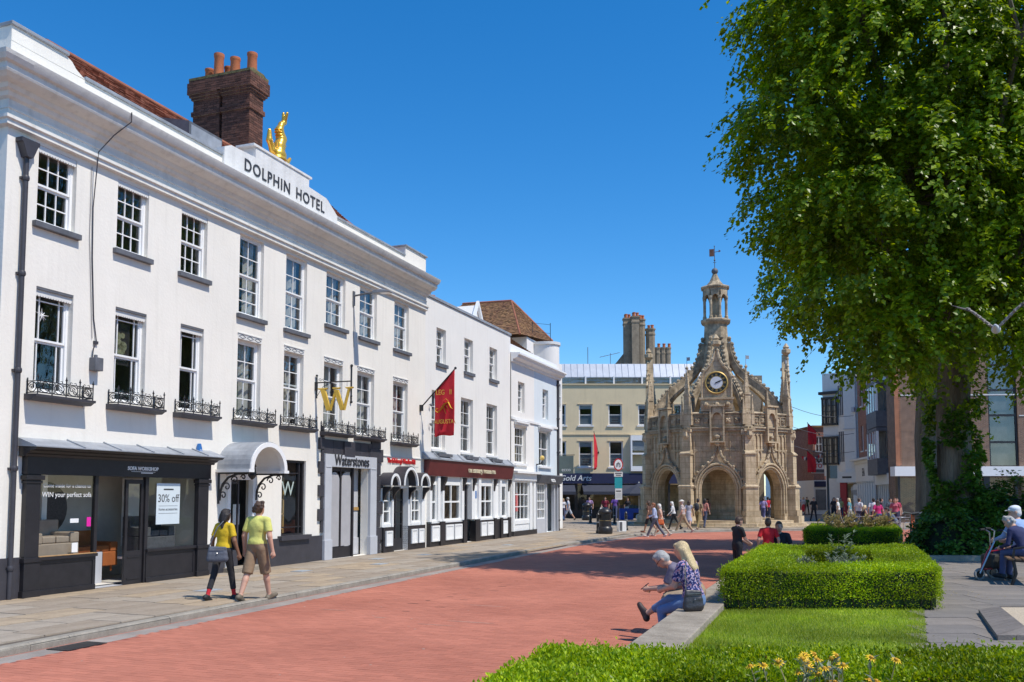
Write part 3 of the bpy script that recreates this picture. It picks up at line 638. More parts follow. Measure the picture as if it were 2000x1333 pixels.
# ------------------------------------------------------------------ shop fronts of the hotel building
S = put(bpy.data.objects.new('black_shopfront', None), H); tag(S, 'black timber shopfront with lead covered cornice')
def panel(g, x0, x1, z0, z1, y, m=0, w=.05, d=.02):
    g.box(x0, x1, y, y+.03, z0, z1, m)
    for (a, b, c, e) in ((x0,x1,z0,z0+w),(x0,x1,z1-w,z1),(x0,x0+w,z0+w,z1-w),(x1-w,x1,z0+w,z1-w)): g.box(a, b, y-d, y-.001, c, e, m)
def pilaster(parent, x0, x1, z1, m, y=-.12):
    g = MB(); g.box(x0, x1, y, 0, PZ, z1); g.box(x0-.04, x1+.04, y-.04, 0, PZ, PZ+.12); g.box(x0-.02, x1+.02, y-.025, 0, PZ+.12, PZ+.62); g.box(x0-.04, x1+.04, y-.045, 0, PZ+.62, PZ+.70)
    g.box(x0-.02, x1+.02, y-.02, 0, z1-.16, z1-.12); g.box(x0-.045, x1+.045, y-.045, 0, z1-.1, z1-.02)
    return g.build('pilaster', m, parent, bevel=.006)
pilaster(S, -.06, .24, 2.30, M_BLACK); pilaster(S, 4.52, 4.86, 2.30, M_BLACK)
g = MB(); g.box(-.08, 4.90, -.14, 0, 2.30, 2.62); g.build('fascia', M_BLACK, S)
g = MB(); g.prism([(0,2.62),(-.16,2.62),(-.18,2.66),(-.24,2.68),(-.28,2.72),(-.40,2.74),(-.44,2.78),(0,2.80)], -.16, 4.98, 'x'); g.build('shop_cornice', M_BLACK, S)
g = MB(); g.prism([(0,2.96),(0,2.802),(-.46,2.782),(-.46,2.80)], -.2, 5.02, 'x')
for x in (.9, 1.8, 2.7, 3.6, 4.4): g.tube([(x,-.46,2.81),(x,0,2.975)], .018, 5)
g.build('lead_flashing', M_LEAD, S)
tx = text('SOFA WORKSHOP', .105, M_WHITE, S, (2.75,-.145,2.47), depth=.006, bold=.003); print_bar(S, 2.86, -.142, 2.385, .34, .018, M_WHITE)
g = MB(); g.box(2.42,3.1,-.148,-.141,2.405,2.412); g.build('rule', M_WHITE, S)
# left display window and stallriser
def stall(parent, x0, x1, z1, m, y=-.06):
    g = MB(); panel(g, x0, x1, PZ, z1-.06, y, 0, .07, .018); g.box(x0-.01, x1+.01, y-.06, y+.12, z1-.06, z1); g.box(x0, x1, y-.03, y-.002, PZ, PZ+.1); return g.build('stallriser', m, parent, bevel=.005)
st = stall(S, .245, 1.62, .80, M_BLACK); g = MB(); g.box(.26,1.60,-.123,-.04,.801,.815); g.build('worn_edge', mat('bare_wood', (.45,.27,.12), .7, .3, 8, bump=.1), st)
w = put(bpy.data.objects.new('display_window', None), S)
g = MB(); g.box(1.57,1.65,-.06,.02,.80,2.30); g.build('mullion', M_BLACK, w); pane(w, .24, 1.57, .80, 2.30, -.03, PANES, .002)
stall(S, 2.98, 4.51, .80, M_BLACK); w2 = put(bpy.data.objects.new('display_window', None), S)
g = MB(); g.box(2.93,3.02,-.06,.02,PZ,2.30); g.build('mullion', M_BLACK, w2); pane(w2, 3.02, 4.52, .80, 2.30, -.03, PANES, .002)
dr = put(bpy.data.objects.new('shop_door', None), S)
g = MB(); g.box(2.42,2.92,-.02,.03,PZ,.78); g.box(2.42,2.49,-.02,.03,.78,2.25); g.box(2.85,2.92,-.02,.03,.78,2.25); g.box(2.49,2.85,-.02,.03,2.16,2.25); g.box(2.5,2.84,-.032,-.021,.2,.23); g.box(2.5,2.84,-.032,-.021,.64,.67); g.build('door_frame', M_BLACK, dr); pane(dr, 2.49, 2.85, .78, 2.16, .005, PANES, .002)
g = MB(); g.poly([(1.66,-.02,PZ+.004),(2.42,-.02,PZ+.004),(2.42,1.6,PZ+.004),(1.66,1.6,PZ+.004)]); g.box(1.66,2.42,.55,.6,PZ,.76); g.build('door_ramp', M_GREYP, S)
text('Come inside for a chance to', .105, M_WHITE, w, (.92,-.036,2.10), depth=.001, sx=.92); text('WIN your perfect sofa', .135, M_WHITE, w, (.92,-.036,1.93), depth=.001, sx=.92)
ps = put(bpy.data.objects.new('poster', None), w2); ps.location = (3.62,-.05,1.72)
g = MB(); g.box(-.36,.36,-.004,.004,-.42,.46); g.build('sheet', mat('poster_paper', (.62,.70,.74), .6, .03, 4, bump=0), ps)
text('30% off', .24, M_LETTER, ps, (0,-.006,.13), depth=.001, sx=.9); print_bar(ps, 0, -.0045, .33, .3, .03, M_LETTER); text('home accessories', .085, M_LETTER, ps, (0,-.006,-.1), depth=.001, sx=.95)
g = MB(); g.box(-.29,.29,-.006,-.004,-.03,-.024); g.box(-.29,.29,-.006,-.004,-.19,-.184); g.build('rule', M_LETTER, ps)
g = MB(); g.box(1.40,1.50,-.042,-.036,1.32,1.50); g.build('pink_sticker', mat('magenta_print', (.75,.02,.35), .5, .05, 3, bump=0), w)
g = MB(); g.box(1.0,1.2,-.042,-.036,1.4,1.48); g.box(1.06,1.2,-.042,-.036,.84,1.02); g.each('notice', M_WHITE, w)
# sales room inside
g = MB(); g.poly([(.0,.25,PZ+.025),(4.85,.25,PZ+.025),(4.85,1.7,PZ+.025),(0,1.7,PZ+.025)]); g.poly([(0,1.7,0),(4.85,1.7,0),(4.85,1.7,3.1),(0,1.7,3.1)]); g.poly([(.001,.25,0),(.001,1.7,0),(.001,1.7,3.1),(.001,.25,3.1)]); g.poly([(4.849,.25,0),(4.849,.25,3.1),(4.849,1.7,3.1),(4.849,1.7,0)]); g.poly([(0,.25,2.6),(4.85,.25,2.6),(4.85,1.7,2.6),(0,1.7,2.6)],1); g.box(1.2,1.32,.9,1.0,PZ,2.4,1); g.box(3.7,4.4,1.2,1.3,.8,2.3,1)
g.build('sales_room', [M_ROOML, M_WHITE], S)
def sofa(parent, x, y, z, w, d, m, rz=0):
    g = MB(); g.box(0,w,0,d,.12,.42); g.box(0,w,d-.22,d,.42,.85); g.box(0,.2,0,d,.42,.62); g.box(w-.2,w,0,d,.42,.62); g.box(.22,w/2-.01,.02,d-.24,.425,.55); g.box(w/2+.01,w-.22,.02,d-.24,.425,.55)
    for a in (.08, w-.12):
        for b in (.06, d-.1): g.box(a,a+.04,b,b+.04,0,.12)
    return g.build('display_sofa', m, parent, loc=(x,y,z), rz=rz, bevel=.05)
sofa(S, .30, .08, .60, 1.05, .75, mat('beige_velvet', (.36,.28,.22), .9, .15, 5, bump=.1))
sofa(S, 1.75, .75, .32, 1.3, .8, mat('rust_velvet', (.42,.12,.03), .9, .2, 5, bump=.1))
sofa(S, 3.1, .1, .62, .95, .6, mat('charcoal_cushion', (.10,.10,.11), .9, .4, 12, bump=.2))
g = MB(); g.box(.25,1.6,.03,1.2,.55,.60); g.box(3.05,4.5,.03,1.2,.57,.62); g.each('display_plinth', M_WHITE, S)
g = MB(); g.lathe([(.55,0),(.55,.04),(.5,.05)], (0,0,0), 28); g.xform(Matrix.Translation((1.95,1.66,1.65)) @ Matrix.Rotation(R(90),4,'X')); g.build('round_mirror', mat('dark_speckle', (.03,.028,.03), .3, .9, 40, bump=.3), S)
g = MB()
for i in range(9): a = i*.7; g.tube([(1.75,.9,.62),(1.75+.14*math.cos(a),.9+.14*math.sin(a),.82+.03*(i%3))], [.008,.03], 5)
g.lathe([(.06,0),(.09,.12),(.07,.2)], (1.75,.9,.42), 10); g.build('display_plant', M_OFFW, S)
# blue alarm box on the flashing
g = MB(); g.prism([(-.07,0),(.08,0),(.06,.12),(.02,.24),(-.02,.24),(-.05,.12)], -.09, 0); al = g.build('alarm_box', M_BLUEP, H, loc=(4.56,-.02,2.86), bevel=.015); text('O', .07, M_WHITE, al, (0,-.092,.08), depth=.002)

# arched porch hood and its doorway
P = put(bpy.data.objects.new('porch', None), H); tag(P, 'round arched lead porch hood on scrolled brackets')
cx, pz, pr, pd = 6.02, 2.53, .70, .92
arc = [math.pi*k/18 for k in range(19)]
g = MB(); g.strip([(cx+pr*math.cos(t), pz+pr*.9*math.sin(t)) for t in arc], [(cx+(pr+.05)*math.cos(t), pz+(pr+.05)*.9*math.sin(t)) for t in arc], -pd, 0); g.build('hood', M_LEAD, P, smooth=30)
g = MB(); g.strip([(cx+(pr-.09)*math.cos(t), pz+(pr-.09)*.9*math.sin(t)) for t in arc], [(cx+(pr+.03)*math.cos(t), pz+(pr+.03)*.9*math.sin(t)) for t in arc], -pd-.03, -pd+.10)
for sx in (-1, 1): g.box(cx+sx*pr-.10, cx+sx*pr+.10, -pd-.03, 0, pz-.07, pz-.002)
g.strip([(cx+(pr-.02)*math.cos(t), pz+(pr-.02)*.9*math.sin(t)) for t in arc], [(cx+(pr-.005)*math.cos(t), pz+(pr-.005)*.9*math.sin(t)) for t in arc], -pd+.1, -.01); g.build('hood_trim', M_WHITE, P, smooth=30)
for sx in (-1, 1):
    g = MB(); x = cx+sx*pr
    g.tube([(x,-.06,1.80),(x,-.08,2.0),(x,-.14,2.18),(x,-.3,2.34),(x,-.55,2.42),(x,-.82,2.43)], .028, 6)
    for (yy, zz, rr) in ((-.16,1.92,.10),(-.26,2.12,.11),(-.48,2.28,.10),(-.72,2.34,.07)): g.tube([(x, yy+rr*(1-q/17)*math.cos(q*.5), zz+rr*(1-q/17)*math.sin(q*.5)) for q in range(15)], .016, 5)
    g.tube([(x,-.03,1.72),(x,-.03,2.45)], .025, 6); g.tube([(x,-.05,2.44),(x,-.88,2.44)], .022, 6); g.build('bracket', M_IRON, P)
g = MB(); g.tube([(cx,-.45,3.1),(cx,-.45,2.72)], .008, 5); g.lathe([(.02,0),(.07,.05),(.10,.10),(.075,.30),(.10,.32),(.05,.40),(.015,.44)], (cx,-.45,2.30), 6); g.build('lantern', M_IRON, P)
g = MB(); g.box(5.62,5.74,-.06,.08,PZ,2.42); g.box(6.60,6.72,-.06,.08,PZ,2.42); g.box(5.74,6.60,-.04,.08,2.30,2.44); g.build('door_frame', M_WHITE, P)
g = MB(); g.box(5.74,6.17,.03,.07,PZ,.6); g.box(5.74,5.80,.03,.07,.6,2.3); g.box(6.12,6.17,.03,.07,.6,2.3); g.box(5.8,6.12,.03,.07,2.2,2.3); d_ = g.build('door_leaf', M_BLACKB, P); pane(d_, 5.8, 6.12, .6, 2.2, .05, PANES)
g = MB(); g.box(5.55,6.8,-.35,.1,PZ-.02,PZ+.11); g.build('doorstep', M_CONC, P, bevel=.015)
g = MB(); g.box(6.25,6.5,.26,.27,1.2,1.7); g.build('notice', M_WHITE, P); g = MB(); g.box(6.2,6.35,.25,.26,.85,1.0,0); g.build('sticker', M_TEAL, P)
# tall bookshop window
w = put(bpy.data.objects.new('shop_window', None), H)
g = MB(); g.box(7.9,7.97,.06,.16,.84,2.86); g.box(8.95,9.02,.06,.16,.84,2.86); g.box(7.97,8.95,.06,.16,2.80,2.86); g.box(7.97,8.95,.06,.16,.84,.90); g.box(8.78,8.83,.07,.15,.90,2.80); g.box(7.97,8.78,.08,.14,2.50,2.53); g.box(7.97,8.95,.08,.14,1.06,1.09); g.build('frame', M_BLACK, w)
pane(w, 7.97, 8.78, .9, 2.8, .11, PANES, .003); pane(w, 8.83, 8.95, .9, 2.8, .11, PANES, .003); text('W', .55, mat('etched_white', (.42,.5,.46), .6, .05, 3, bump=0), w, (8.33,.10,2.08), depth=.002)
g = MB()
for z in (1.0,1.4,1.8,2.2): g.box(8.0,8.75,.5,.8,z,z+.03)
g.box(8.0,8.04,.5,.8,.9,2.4); g.box(8.7,8.75,.5,.8,.9,2.4); sh = g.build('bookshelf', mat('shelf_pine', (.42,.27,.10), .6, .2, 5, bump=.05), w)
bk = [mat('book_%s' % nm, c, .6, .15, 4, bump=0) for nm, c in (('red',(.35,.05,.04)),('cream',(.6,.52,.36)),('teal',(.05,.22,.24)),('navy',(.04,.06,.16)))]
for z in (1.03,1.43,1.83):
    x = 8.06
    while x < 8.66:
        t = random.uniform(.02,.05); b = MB(); b.box(0,t,0,.16,0,random.uniform(.2,.3)); b.build('book', random.choice(bk), sh, loc=(x,.55,z)); x += t+.004+random.choice((0,0,.06))
# grey bookshop entrance with toothed dark surround
E_ = put(bpy.data.objects.new('bookshop_entrance', None), H); tag(E_, 'pale grey bookshop entrance with dark quoin surround')
for sx, x in ((-1, 9.86), (1, 12.86)):
    for k in range(9):
        lw = .50 if k % 2 else .36; z = PZ+.78+k*.335 if sx < 0 else PZ+k*.41
        b = MB(); b.box(x-lw+(.25 if sx < 0 else .12), x+(.0 if sx < 0 else lw-.02), -.055-.012*(k % 2), 0, z, z+(.325 if sx < 0 else .40)); b.build('quoin', M_BLACKB, E_, bevel=.006)
g = MB(); g.box(9.86,12.9,-.05,0,3.12,3.52); g.box(10.9,11.5,-.10,0,3.06,3.5); 
for x in (10.35,10.75,11.9,12.4): g.box(x,x+.02,-.056,-.051,3.14,3.5)
g.build('header_blocks', M_BLACKB, E_)
g = MB(); g.box(9.86,10.21,-.10,.0,PZ,3.10); g.box(12.47,12.86,-.10,0,PZ,3.10); g.box(10.21,12.47,-.095,0,2.74,3.10); g.box(9.83,10.24,-.13,0,PZ,.66); g.box(12.44,12.89,-.13,0,PZ,.66); g.box(9.9,10.17,-.115,-.1,2.72,2.75); g.box(12.5,12.83,-.115,-.1,2.72,2.75); g.build('door_surround', M_GREYP, E_, bevel=.006)
text('Waterstones', .43, M_LETTER, E_, (11.35,-.10,2.93), depth=.02, sx=.88, bold=.004)
g = MB(); g.box(10.22,10.3,.0,.1,PZ,2.74); g.box(11.55,11.63,.0,.1,PZ,2.74); g.box(10.3,11.55,.04,.08,PZ,.42); g.box(10.88,10.96,.03,.09,.42,2.74); g.box(10.3,11.55,.04,.08,2.62,2.74); gd = g.build('door_leaf', M_BLACK, E_)
for a in (10.32, 10.98):
    b = MB(); b.prism([(a,.44),(a+.54,.44),(a+.54,2.42)]+[(a+.27+.27*math.cos(t), 2.35+.25*math.sin(t)) for t in [math.pi*q/10 for q in range(11)]]+[(a,2.42)], .045, .075); b.build('door_panel', mat('door_pane_grey', (.42,.41,.42), .35, .1, 2, bump=0), gd)
g = MB(); g.box(11.66,12.46,.34,.38,PZ,2.74); g.box(11.66,12.46,.31,.339,1.46,1.56,1); g.box(11.9,12.46,.30,.335,PZ,.62); g.build('side_panel', [M_GREYP, mat('oak_rail', (.42,.25,.08), .5, .2, 5, bump=0)], E_)
# triple arched clothes shop front at the end of the hotel
A_ = put(bpy.data.objects.new('arched_shopfront', None), H); tag(A_, 'white shopfront under three small rounded lead hoods')
for (cx, r, zz, dp) in ((13.52,.36,2.24,.42),(14.55,.56,2.24,.46),(15.72,.40,2.24,.42)):
    h = MB(); ins = [(cx+(r-.05)*math.cos(t), zz+(r-.05)*1.15*math.sin(t)) for t in arc]; out = [(cx+r*math.cos(t), zz+r*1.15*math.sin(t)) for t in arc]; h.strip(ins, out, -dp, 0); ho = h.build('hood', M_BLACKB, A_, smooth=30)
    h = MB(); h.strip([(cx+(r-.10)*math.cos(t), zz+(r-.10)*1.15*math.sin(t)) for t in arc], [(cx+(r-.03)*math.cos(t), zz+(r-.03)*1.15*math.sin(t)) for t in arc], -dp-.02, -dp+.05); h.build('hood_rim', M_WHITE, ho, smooth=30)
    h = MB(); h.prism([(cx+(r-.06)*math.cos(t), zz+(r-.06)*1.15*math.sin(t)) for t in arc], -.12, -.08); h.build('tympanum', M_OFFW, ho)
g = MB(); g.box(13.30,13.42,-.06,.12,PZ,2.26); g.box(13.92,14.02,-.10,.12,PZ,2.26); g.box(15.06,15.18,-.10,.12,PZ,2.26); g.box(15.32,15.42,-.06,.12,.95,2.26); g.box(16.10,16.34,-.10,.12,.9,2.26); g.box(13.42,16.1,-.08,.1,2.15,2.26); g.box(13.42,13.92,-.05,.1,.9,1.0); g.box(15.18,16.1,-.05,.1,.9,1.0); g.build('shop_frame', M_WHITE, A_)
g = MB(); g.box(13.30,14.02,-.12,.1,PZ,.9); g.box(15.06,16.36,-.12,.1,PZ,.9); g.each('stallriser', M_BLACK, A_)
for (a, b) in ((13.42,13.86),(15.24,15.66),(15.78,16.2)): q = MB(); panel(q, a, b, .3, .78, -.15, 0, .05); q.build('riser_panel', M_WHITE, A_)
for (a, b) in ((13.42,13.92),(15.42,16.10)): simple_window(A_, a, b, 1.0, 2.15, .03, 1 if a < 14 else 2, 3)
q = MB(); q.box(14.04,14.12,.1,.16,PZ,2.15); q.box(14.98,15.06,.1,.16,PZ,2.15); q.box(14.12,14.98,.1,.16,PZ,.5); q.box(14.5,14.56,.1,.16,.5,2.15)
for z in (.95,1.35,1.75): q.box(14.12,14.98,.1,.15,z,z+.03)
q = q.build('door', M_BLACK, A_); pane(q, 14.12, 14.98, .5, 2.15, .13, PANES)
for x in (13.36,13.97,15.12,16.2): b = MB(); b.prism([(0,2.2),(-.34,2.2),(-.34,2.12),(-.2,2.0),(-.12,1.8),(0,1.7)], x-.05, x+.05, 'x'); b.build('console', M_BLACK, A_)
text('The Edinburgh Woollen Mill', .22, M_REDP, A_, (14.72,-.02,3.05), depth=.015, sx=.80, bold=.006)
g = MB(); g.box(13.3,16.4,-.03,-.002,3.18,3.21); g.box(15.2,16.0,-.012,-.002,2.9,2.91); g.build('string_mould', M_OFFW, A_)

# ------------------------------------------------------------------ things fixed to the hotel front
def local(u, y, z): return UW(u, -y, z)
# street lamp on the wall
T = thing('wall_street_lamp', 'flat grey LED street lamp on a short arm high on the white hotel wall', 'street lamp', local(11.44,0,7.95), ANG)
g = MB(); g.box(-.05,.05,-.04,-.003,-.28,.16); g.tube([(0,-.04,.02),(0,-.45,.06),(0,-.8,.07)], .03, 8); g.build('arm', M_LEADD, T)
g = MB(); g.prism([(-.70,.02),(-1.3,.03),(-1.3,.07),(-1.0,.13),(-.72,.12)], -.14, .14, 'x'); hd = g.build('lamp_head', M_LEAD, T, bevel=.015); g = MB(); g.box(-.1,.1,-1.25,-.95,.018,.026); g.build('lens', M_WHITE, hd)
g = MB(); g.tube([(.01,-.012,-.28),(.03,-.012,-.9),(.05,-.012,-1.55)], .008, 4); g.build('supply_cable', M_LEADD, T)
# golden W on its bracket
T = thing('hanging_letter_sign', 'big golden letter W hanging from a black iron bracket on the white wall', 'sign', local(9.42,0,5.05), ANG)
g = MB(); g.tube([(0,-.05,-.42),(0,-.05,.18)], .022, 8); g.ball((0,-.05,.22), .035, 8, 5); g.box(-.04,.04,-.06,-.003,-.2,.04); g.tube([(0,-.05,.02),(0,-1.12,.02)], .018, 8); g.tube([(.0,-.06,-.36),(0,-.25,-.1),(0,-.5,.0)], .008, 5)
for (yy, r) in ((-.16,.05),(-.26,.035)): g.tube([(0, yy+r*(1-q/18)*math.cos(q*.5), .09+r*(1-q/18)*math.sin(q*.5)) for q in range(14)], .007, 5)
g.tube([(0,-.30,.02),(0,-.30,-.12)], .006, 4); g.tube([(0,-1.02,.02),(0,-1.02,-.12)], .006, 4); g.build('bracket', M_IRON, T)
g = MB()   # strokes of the letter as bevelled slabs in the plane square to the wall
def stroke(a, b, w):
    ax, az = a; bx, bz = b; g.prism([(ax-w/2,az),(ax+w/2,az),(bx+w/2,bz),(bx-w/2,bz)], -.035, .035, 'x')
stroke((-.24,-.14), (-.46,-.78), .16); stroke((-.66,-.26), (-.49,-.78), .075); stroke((-.68,-.20), (-.90,-.78), .15); stroke((-1.10,-.14), (-.93,-.78), .07)
for c, w in ((-.25,.32),(-.69,.26),(-1.10,.26)): g.prism([(c-w/2,-.14),(c+w/2,-.14),(c+w/2-.03,-.185),(c-w/2+.03,-.185)], -.037, .037, 'x')
g.build('letter', M_YELLOWP, T, bevel=.012)
# iron tie bar on the wall
T = thing('iron_wall_tie', 'slim black iron bar fixed upright to the white wall beside the golden W', 'wall tie', local(11.35,0,4.7), ANG)
g = MB(); g.tube([(0,-.03,0),(0,-.03,1.15)], .022, 6); g.ball((0,-.03,.02), .045, 8, 5); g.ball((0,-.03,1.12), .045, 8, 5); g.ball((0,-.03,.2), .035, 8, 5); g.build('bar', M_IRON, T)
# red banner on a slanting pole
def banner(name, label, loc, rz, L, rise, flagz, t0, drop0, drop1, words=True, s=1.):
    T = thing(name, label, 'flag', loc, rz, 'red banners on slanting poles')
    g = MB(); g.tube([(0,-.02,0),(0,-L,rise)], [.026*s,.02*s], 8); g.ball((0,-L-.02,rise+.02), .05*s, 8, 5); g.box(-.07*s,.07*s,-.09*s,-.003,-.11*s,.10*s); g.build('pole', M_IRON, T)
    nx, nz = 16, 14; V = []; F = []
    for i in range(nx+1):
        t = i/nx; tt = t0+(1-t0)*t; y = -L*tt; zt = rise*tt-.02; dr = drop0+(drop1-drop0)*t
        for j in range(nz+1):
            q = j/nz; V.append((.05*q*math.sin(t*9+q*2)+.03*math.sin(q*5+t*4), y+.10*q*math.sin(t*3.0)*s, zt-dr*q-.02*math.sin(t*9)*q))
    for i in range(nx):
        for j in range(nz): a = i*(nz+1)+j; F.append((a, a+1, a+nz+2, a+nz+1))
    me = np_mesh('cloth', V, F, M_RED, True); cl = put(bpy.data.objects.new('cloth', me), T); so = cl.modifiers.new('thick', 'SOLIDIFY'); so.thickness = .006
    if words:
        yc = -L*(t0+(1-t0)*.5); zc = rise*(t0+(1-t0)*.5)-(drop0+drop1)/4
        for sx, rr in ((-1, -math.pi/2), (1, math.pi/2)):
            yy = yc
            text('LEG   II', .25*s, M_YELLOWP, T, (sx*.085, yy, zc+.52*s), (math.pi/2, 0, rr), .004, sx=.8); text('AUGUSTA', .21*s, M_YELLOWP, T, (sx*.085, yy, zc-.50*s), (math.pi/2, 0, rr), .004, sx=.8)
        g = MB(); X = .085
        for xx in (-X, X):
            g.tube([(xx,yc-.28,zc-.02),(xx,yc-.18,zc+.18),(xx,yc-.04,zc+.12),(xx,yc+.08,zc-.05),(xx,yc+.2,zc-.18),(xx,yc+.3,zc-.12),(xx,yc+.27,zc-.02),(xx,yc+.2,zc-.05)], [.04,.07,.09,.10,.075,.05,.035,.02], 6, flat=.12)
            g.tube([(xx,yc-.26,zc),(xx,yc-.34,zc-.06)], [.05,.02], 6, flat=.15); g.tube([(xx,yc-.2,zc+.2),(xx,yc-.08,zc+.3),(xx,yc+.02,zc+.24)], [.02,.025,.008], 5, flat=.2)
            g.tube([(xx,yc-.1,zc+.05),(xx,yc-.22,zc-.16)], [.045,.02], 6, flat=.15); g.tube([(xx,yc,zc),(xx,yc-.08,zc-.22)], [.045,.02], 6, flat=.15)
        g.build('beast_emblem', M_YELLOWP, T)
    return T
banner('red_banner', 'large red banner with gold lettering and beast on the white wall', local(16.12,0,4.98), ANG, 1.32, 1.32, 0, .42, 1.55, 2.28)

# ------------------------------------------------------------------ second white house
B2 = thing('white_house', 'white stucco house with a maroon shop sign and three upper windows', 'building', UW(0, 0), ANG)
a3 = [(17.5,18.34,6.78,8.1),(20.1,20.98,6.8,8.14),(22.8,23.7,6.84,8.2)]; a2 = [(17.12,18.3,3.6,5.74),(19.78,21.0,3.6,5.74),(22.48,23.7,3.6,5.76)]
x0, x1 = 16.515, 25.35
g = MB(); g.wall(x0, x1, 0, 9.08, .03, a3+a2+[(16.75,24.9,PZ,2.62)], .30); g.poly([(x0,.03,9.08),(x1,.03,9.08),(x1,8,9.08),(x0,8,9.08)]); g.poly([(x1,.03,0),(x1,8,0),(x1,8,9.08),(x1,.03,9.08)]); g.poly([(x0,8,0),(x1,8,0),(x1,8,9.08),(x0,8,9.08)]); g.build('wall', M_STUCCO2, B2)
g = MB(); g.box(x0-.0, x1+.03, -.02, .4, 9.085, 9.19); g.build('coping', M_LEAD, B2, bevel=.01)
g = MB(); g.box(x0+.05, x1-.05, .4, 2.6, 6.2, 6.35); g.box(x0+.05, x1-.05, .4, 2.6, 3.1, 3.3); g.box(x0+.05, x1-.05, 2.6, 2.7, 0, 9); g.build('interior', M_ROOM, B2)
for i, (a, b, c, d) in enumerate(a3):
    w = sash(B2, a, b, c, d, .22, 2, 2, 2); s = MB(); s.box(a-.06, b+.06, -.06, .12, c-.13, c-.002); s.build('sill', M_LEADD, w); curtain(w, a+.4, b-.06, c+.05, d-.05, .38)
for i, (a, b, c, d) in enumerate(a2):
    w = sash(B2, a, b, c, d, .22, 2, 2, 2); curtain(w, a+.06, b-.06, c+.05, d-.05, .42, mat('grey_blind', (.30,.31,.32), .9, .1, 3, bump=.1), .02); s = MB(); s.box(a-.04, b+.04, -.03, .2, c-.08, c-.002); s.build('sill', M_WHITE, w)
sf = put(bpy.data.objects.new('maroon_shopfront', None), B2); tag(sf, 'white shopfront below a long maroon sign board')
g = MB(); g.prism([(.03,3.48),(-.22,3.25),(-.30,3.24),(-.30,3.19),(.03,3.19)], 16.3, 25.25, 'x')
for x in np.arange(17.2, 25, 1.1): g.tube([(x,-.28,3.25),(x,.0,3.49)], .02, 5)
g.build('lead_flashing', M_LEAD, sf)
for (a, b) in ((17.3,18.5),(19.9,21.1),(22.6,23.8)): g = MB(); g.box(a,b,-.20,-.02,3.33,3.44); g.build('vent_strip', M_LEADD, sf)
g = MB(); g.prism([(-.26,3.18),(0.0,3.18),(0,2.62),(-.14,2.62)], 16.45, 25.1, 'x'); fa = g.build('fascia', M_MAROON, sf); text('The Edinburgh Woollen Mill', .30, mat('cream_letter', (.62,.55,.38), .5, .05, 3, bump=0), fa, (21.4,-.215,2.90), (R(90-12),0,0), .01, sx=.86, bold=.006)
cols = [(16.75,16.95),(17.45,17.65),(17.85,18.0),(19.62,19.85),(20.62,20.95),(21.35,21.6),(22.95,23.15),(23.75,23.95),(24.65,24.9)]
g = MB()
for a, b in cols: g.box(a, b, -.10, .10, .98, 2.62)
g.box(16.95,24.65,-.02,.08,2.36,2.62); g.box(16.95,19.85,-.08,.1,.92,1.0); g.box(20.95,24.65,-.08,.1,.92,1.0); g.build('shop_frame', M_WHITE, sf)
for a, b in ((16.78,17.45),(18.0,19.62),(21.6,22.95),(23.95,24.65)):
    simple_window(sf, a+.17 if a < 17 else a, b, 1.0, 2.36, .02, 1 if b-a < 1 else 2, 2, bar=.06)
g = MB(); g.box(20.95,21.35,.0,.05,1.0,2.36); g.box(16.95+.7,17.85,.0,.05,1.0,2.36); g.box(23.15,23.75,.0,.05,1.0,2.36); g.each('panel_board', M_WHITE, sf)
g = MB(); g.box(16.75,19.9,-.11,.1,PZ,.92); g.box(20.9,24.92,-.11,.1,PZ,.92); g.each('stallriser', M_BLACK, sf)
for (a, b) in ((16.85,17.5),(18.05,18.75),(18.85,19.55),(21.5,22.1),(22.2,22.85),(24.0,24.55)): q = MB(); panel(q, a, b, .28, .84, -.14, 0, .06); q.build('riser_panel', M_WHITE, sf)
for (a, b) in ((17.55,17.95),(19.65,20.0),(20.88,21.3),(22.95,23.2),(23.7,23.95),(24.62,24.95)): q = MB(); q.box(a,b,-.17,-.112,PZ,.97); q.build('pilaster_base', M_BLACK, sf)
q = MB(); q.box(19.95,20.03,.1,.16,PZ,2.6); q.box(20.5,20.58,.1,.16,PZ,2.6); q.box(20.03,20.5,.1,.16,PZ,.8); q.box(20.03,20.5,.1,.15,1.5,1.55); q = q.build('door', M_BLACKB, sf); pane(q, 20.03, 20.5, .8, 2.6, .13, PANES)
for x in (16.85,17.9,19.75,20.75,23.05,24.78): b = MB(); b.prism([(0,2.6),(-.24,2.6),(-.22,2.45),(-.14,2.3),(-.11,2.1),(0,2.05)], x-.08, x+.08, 'x'); b.build('console', M_BLACK, sf)
g = MB(); g.box(21.02,21.14,-.008,-.002,1.75,2.2); g.build('red_notice', M_REDP, sf); g = MB(); g.box(21.18,21.32,-.008,-.002,1.8,2.1); g.build('blue_notice', M_BLUEP, sf)
for (u, z) in ((16.9,5.15),(16.9,4.45)): g = MB(); g.ball((u,-.06,z), .05, 6, 4); g.tube([(u,-.06,z+.05),(u,.02,z+.02)], .015, 5); g.build('eye_bolt', M_LEADD, B2)

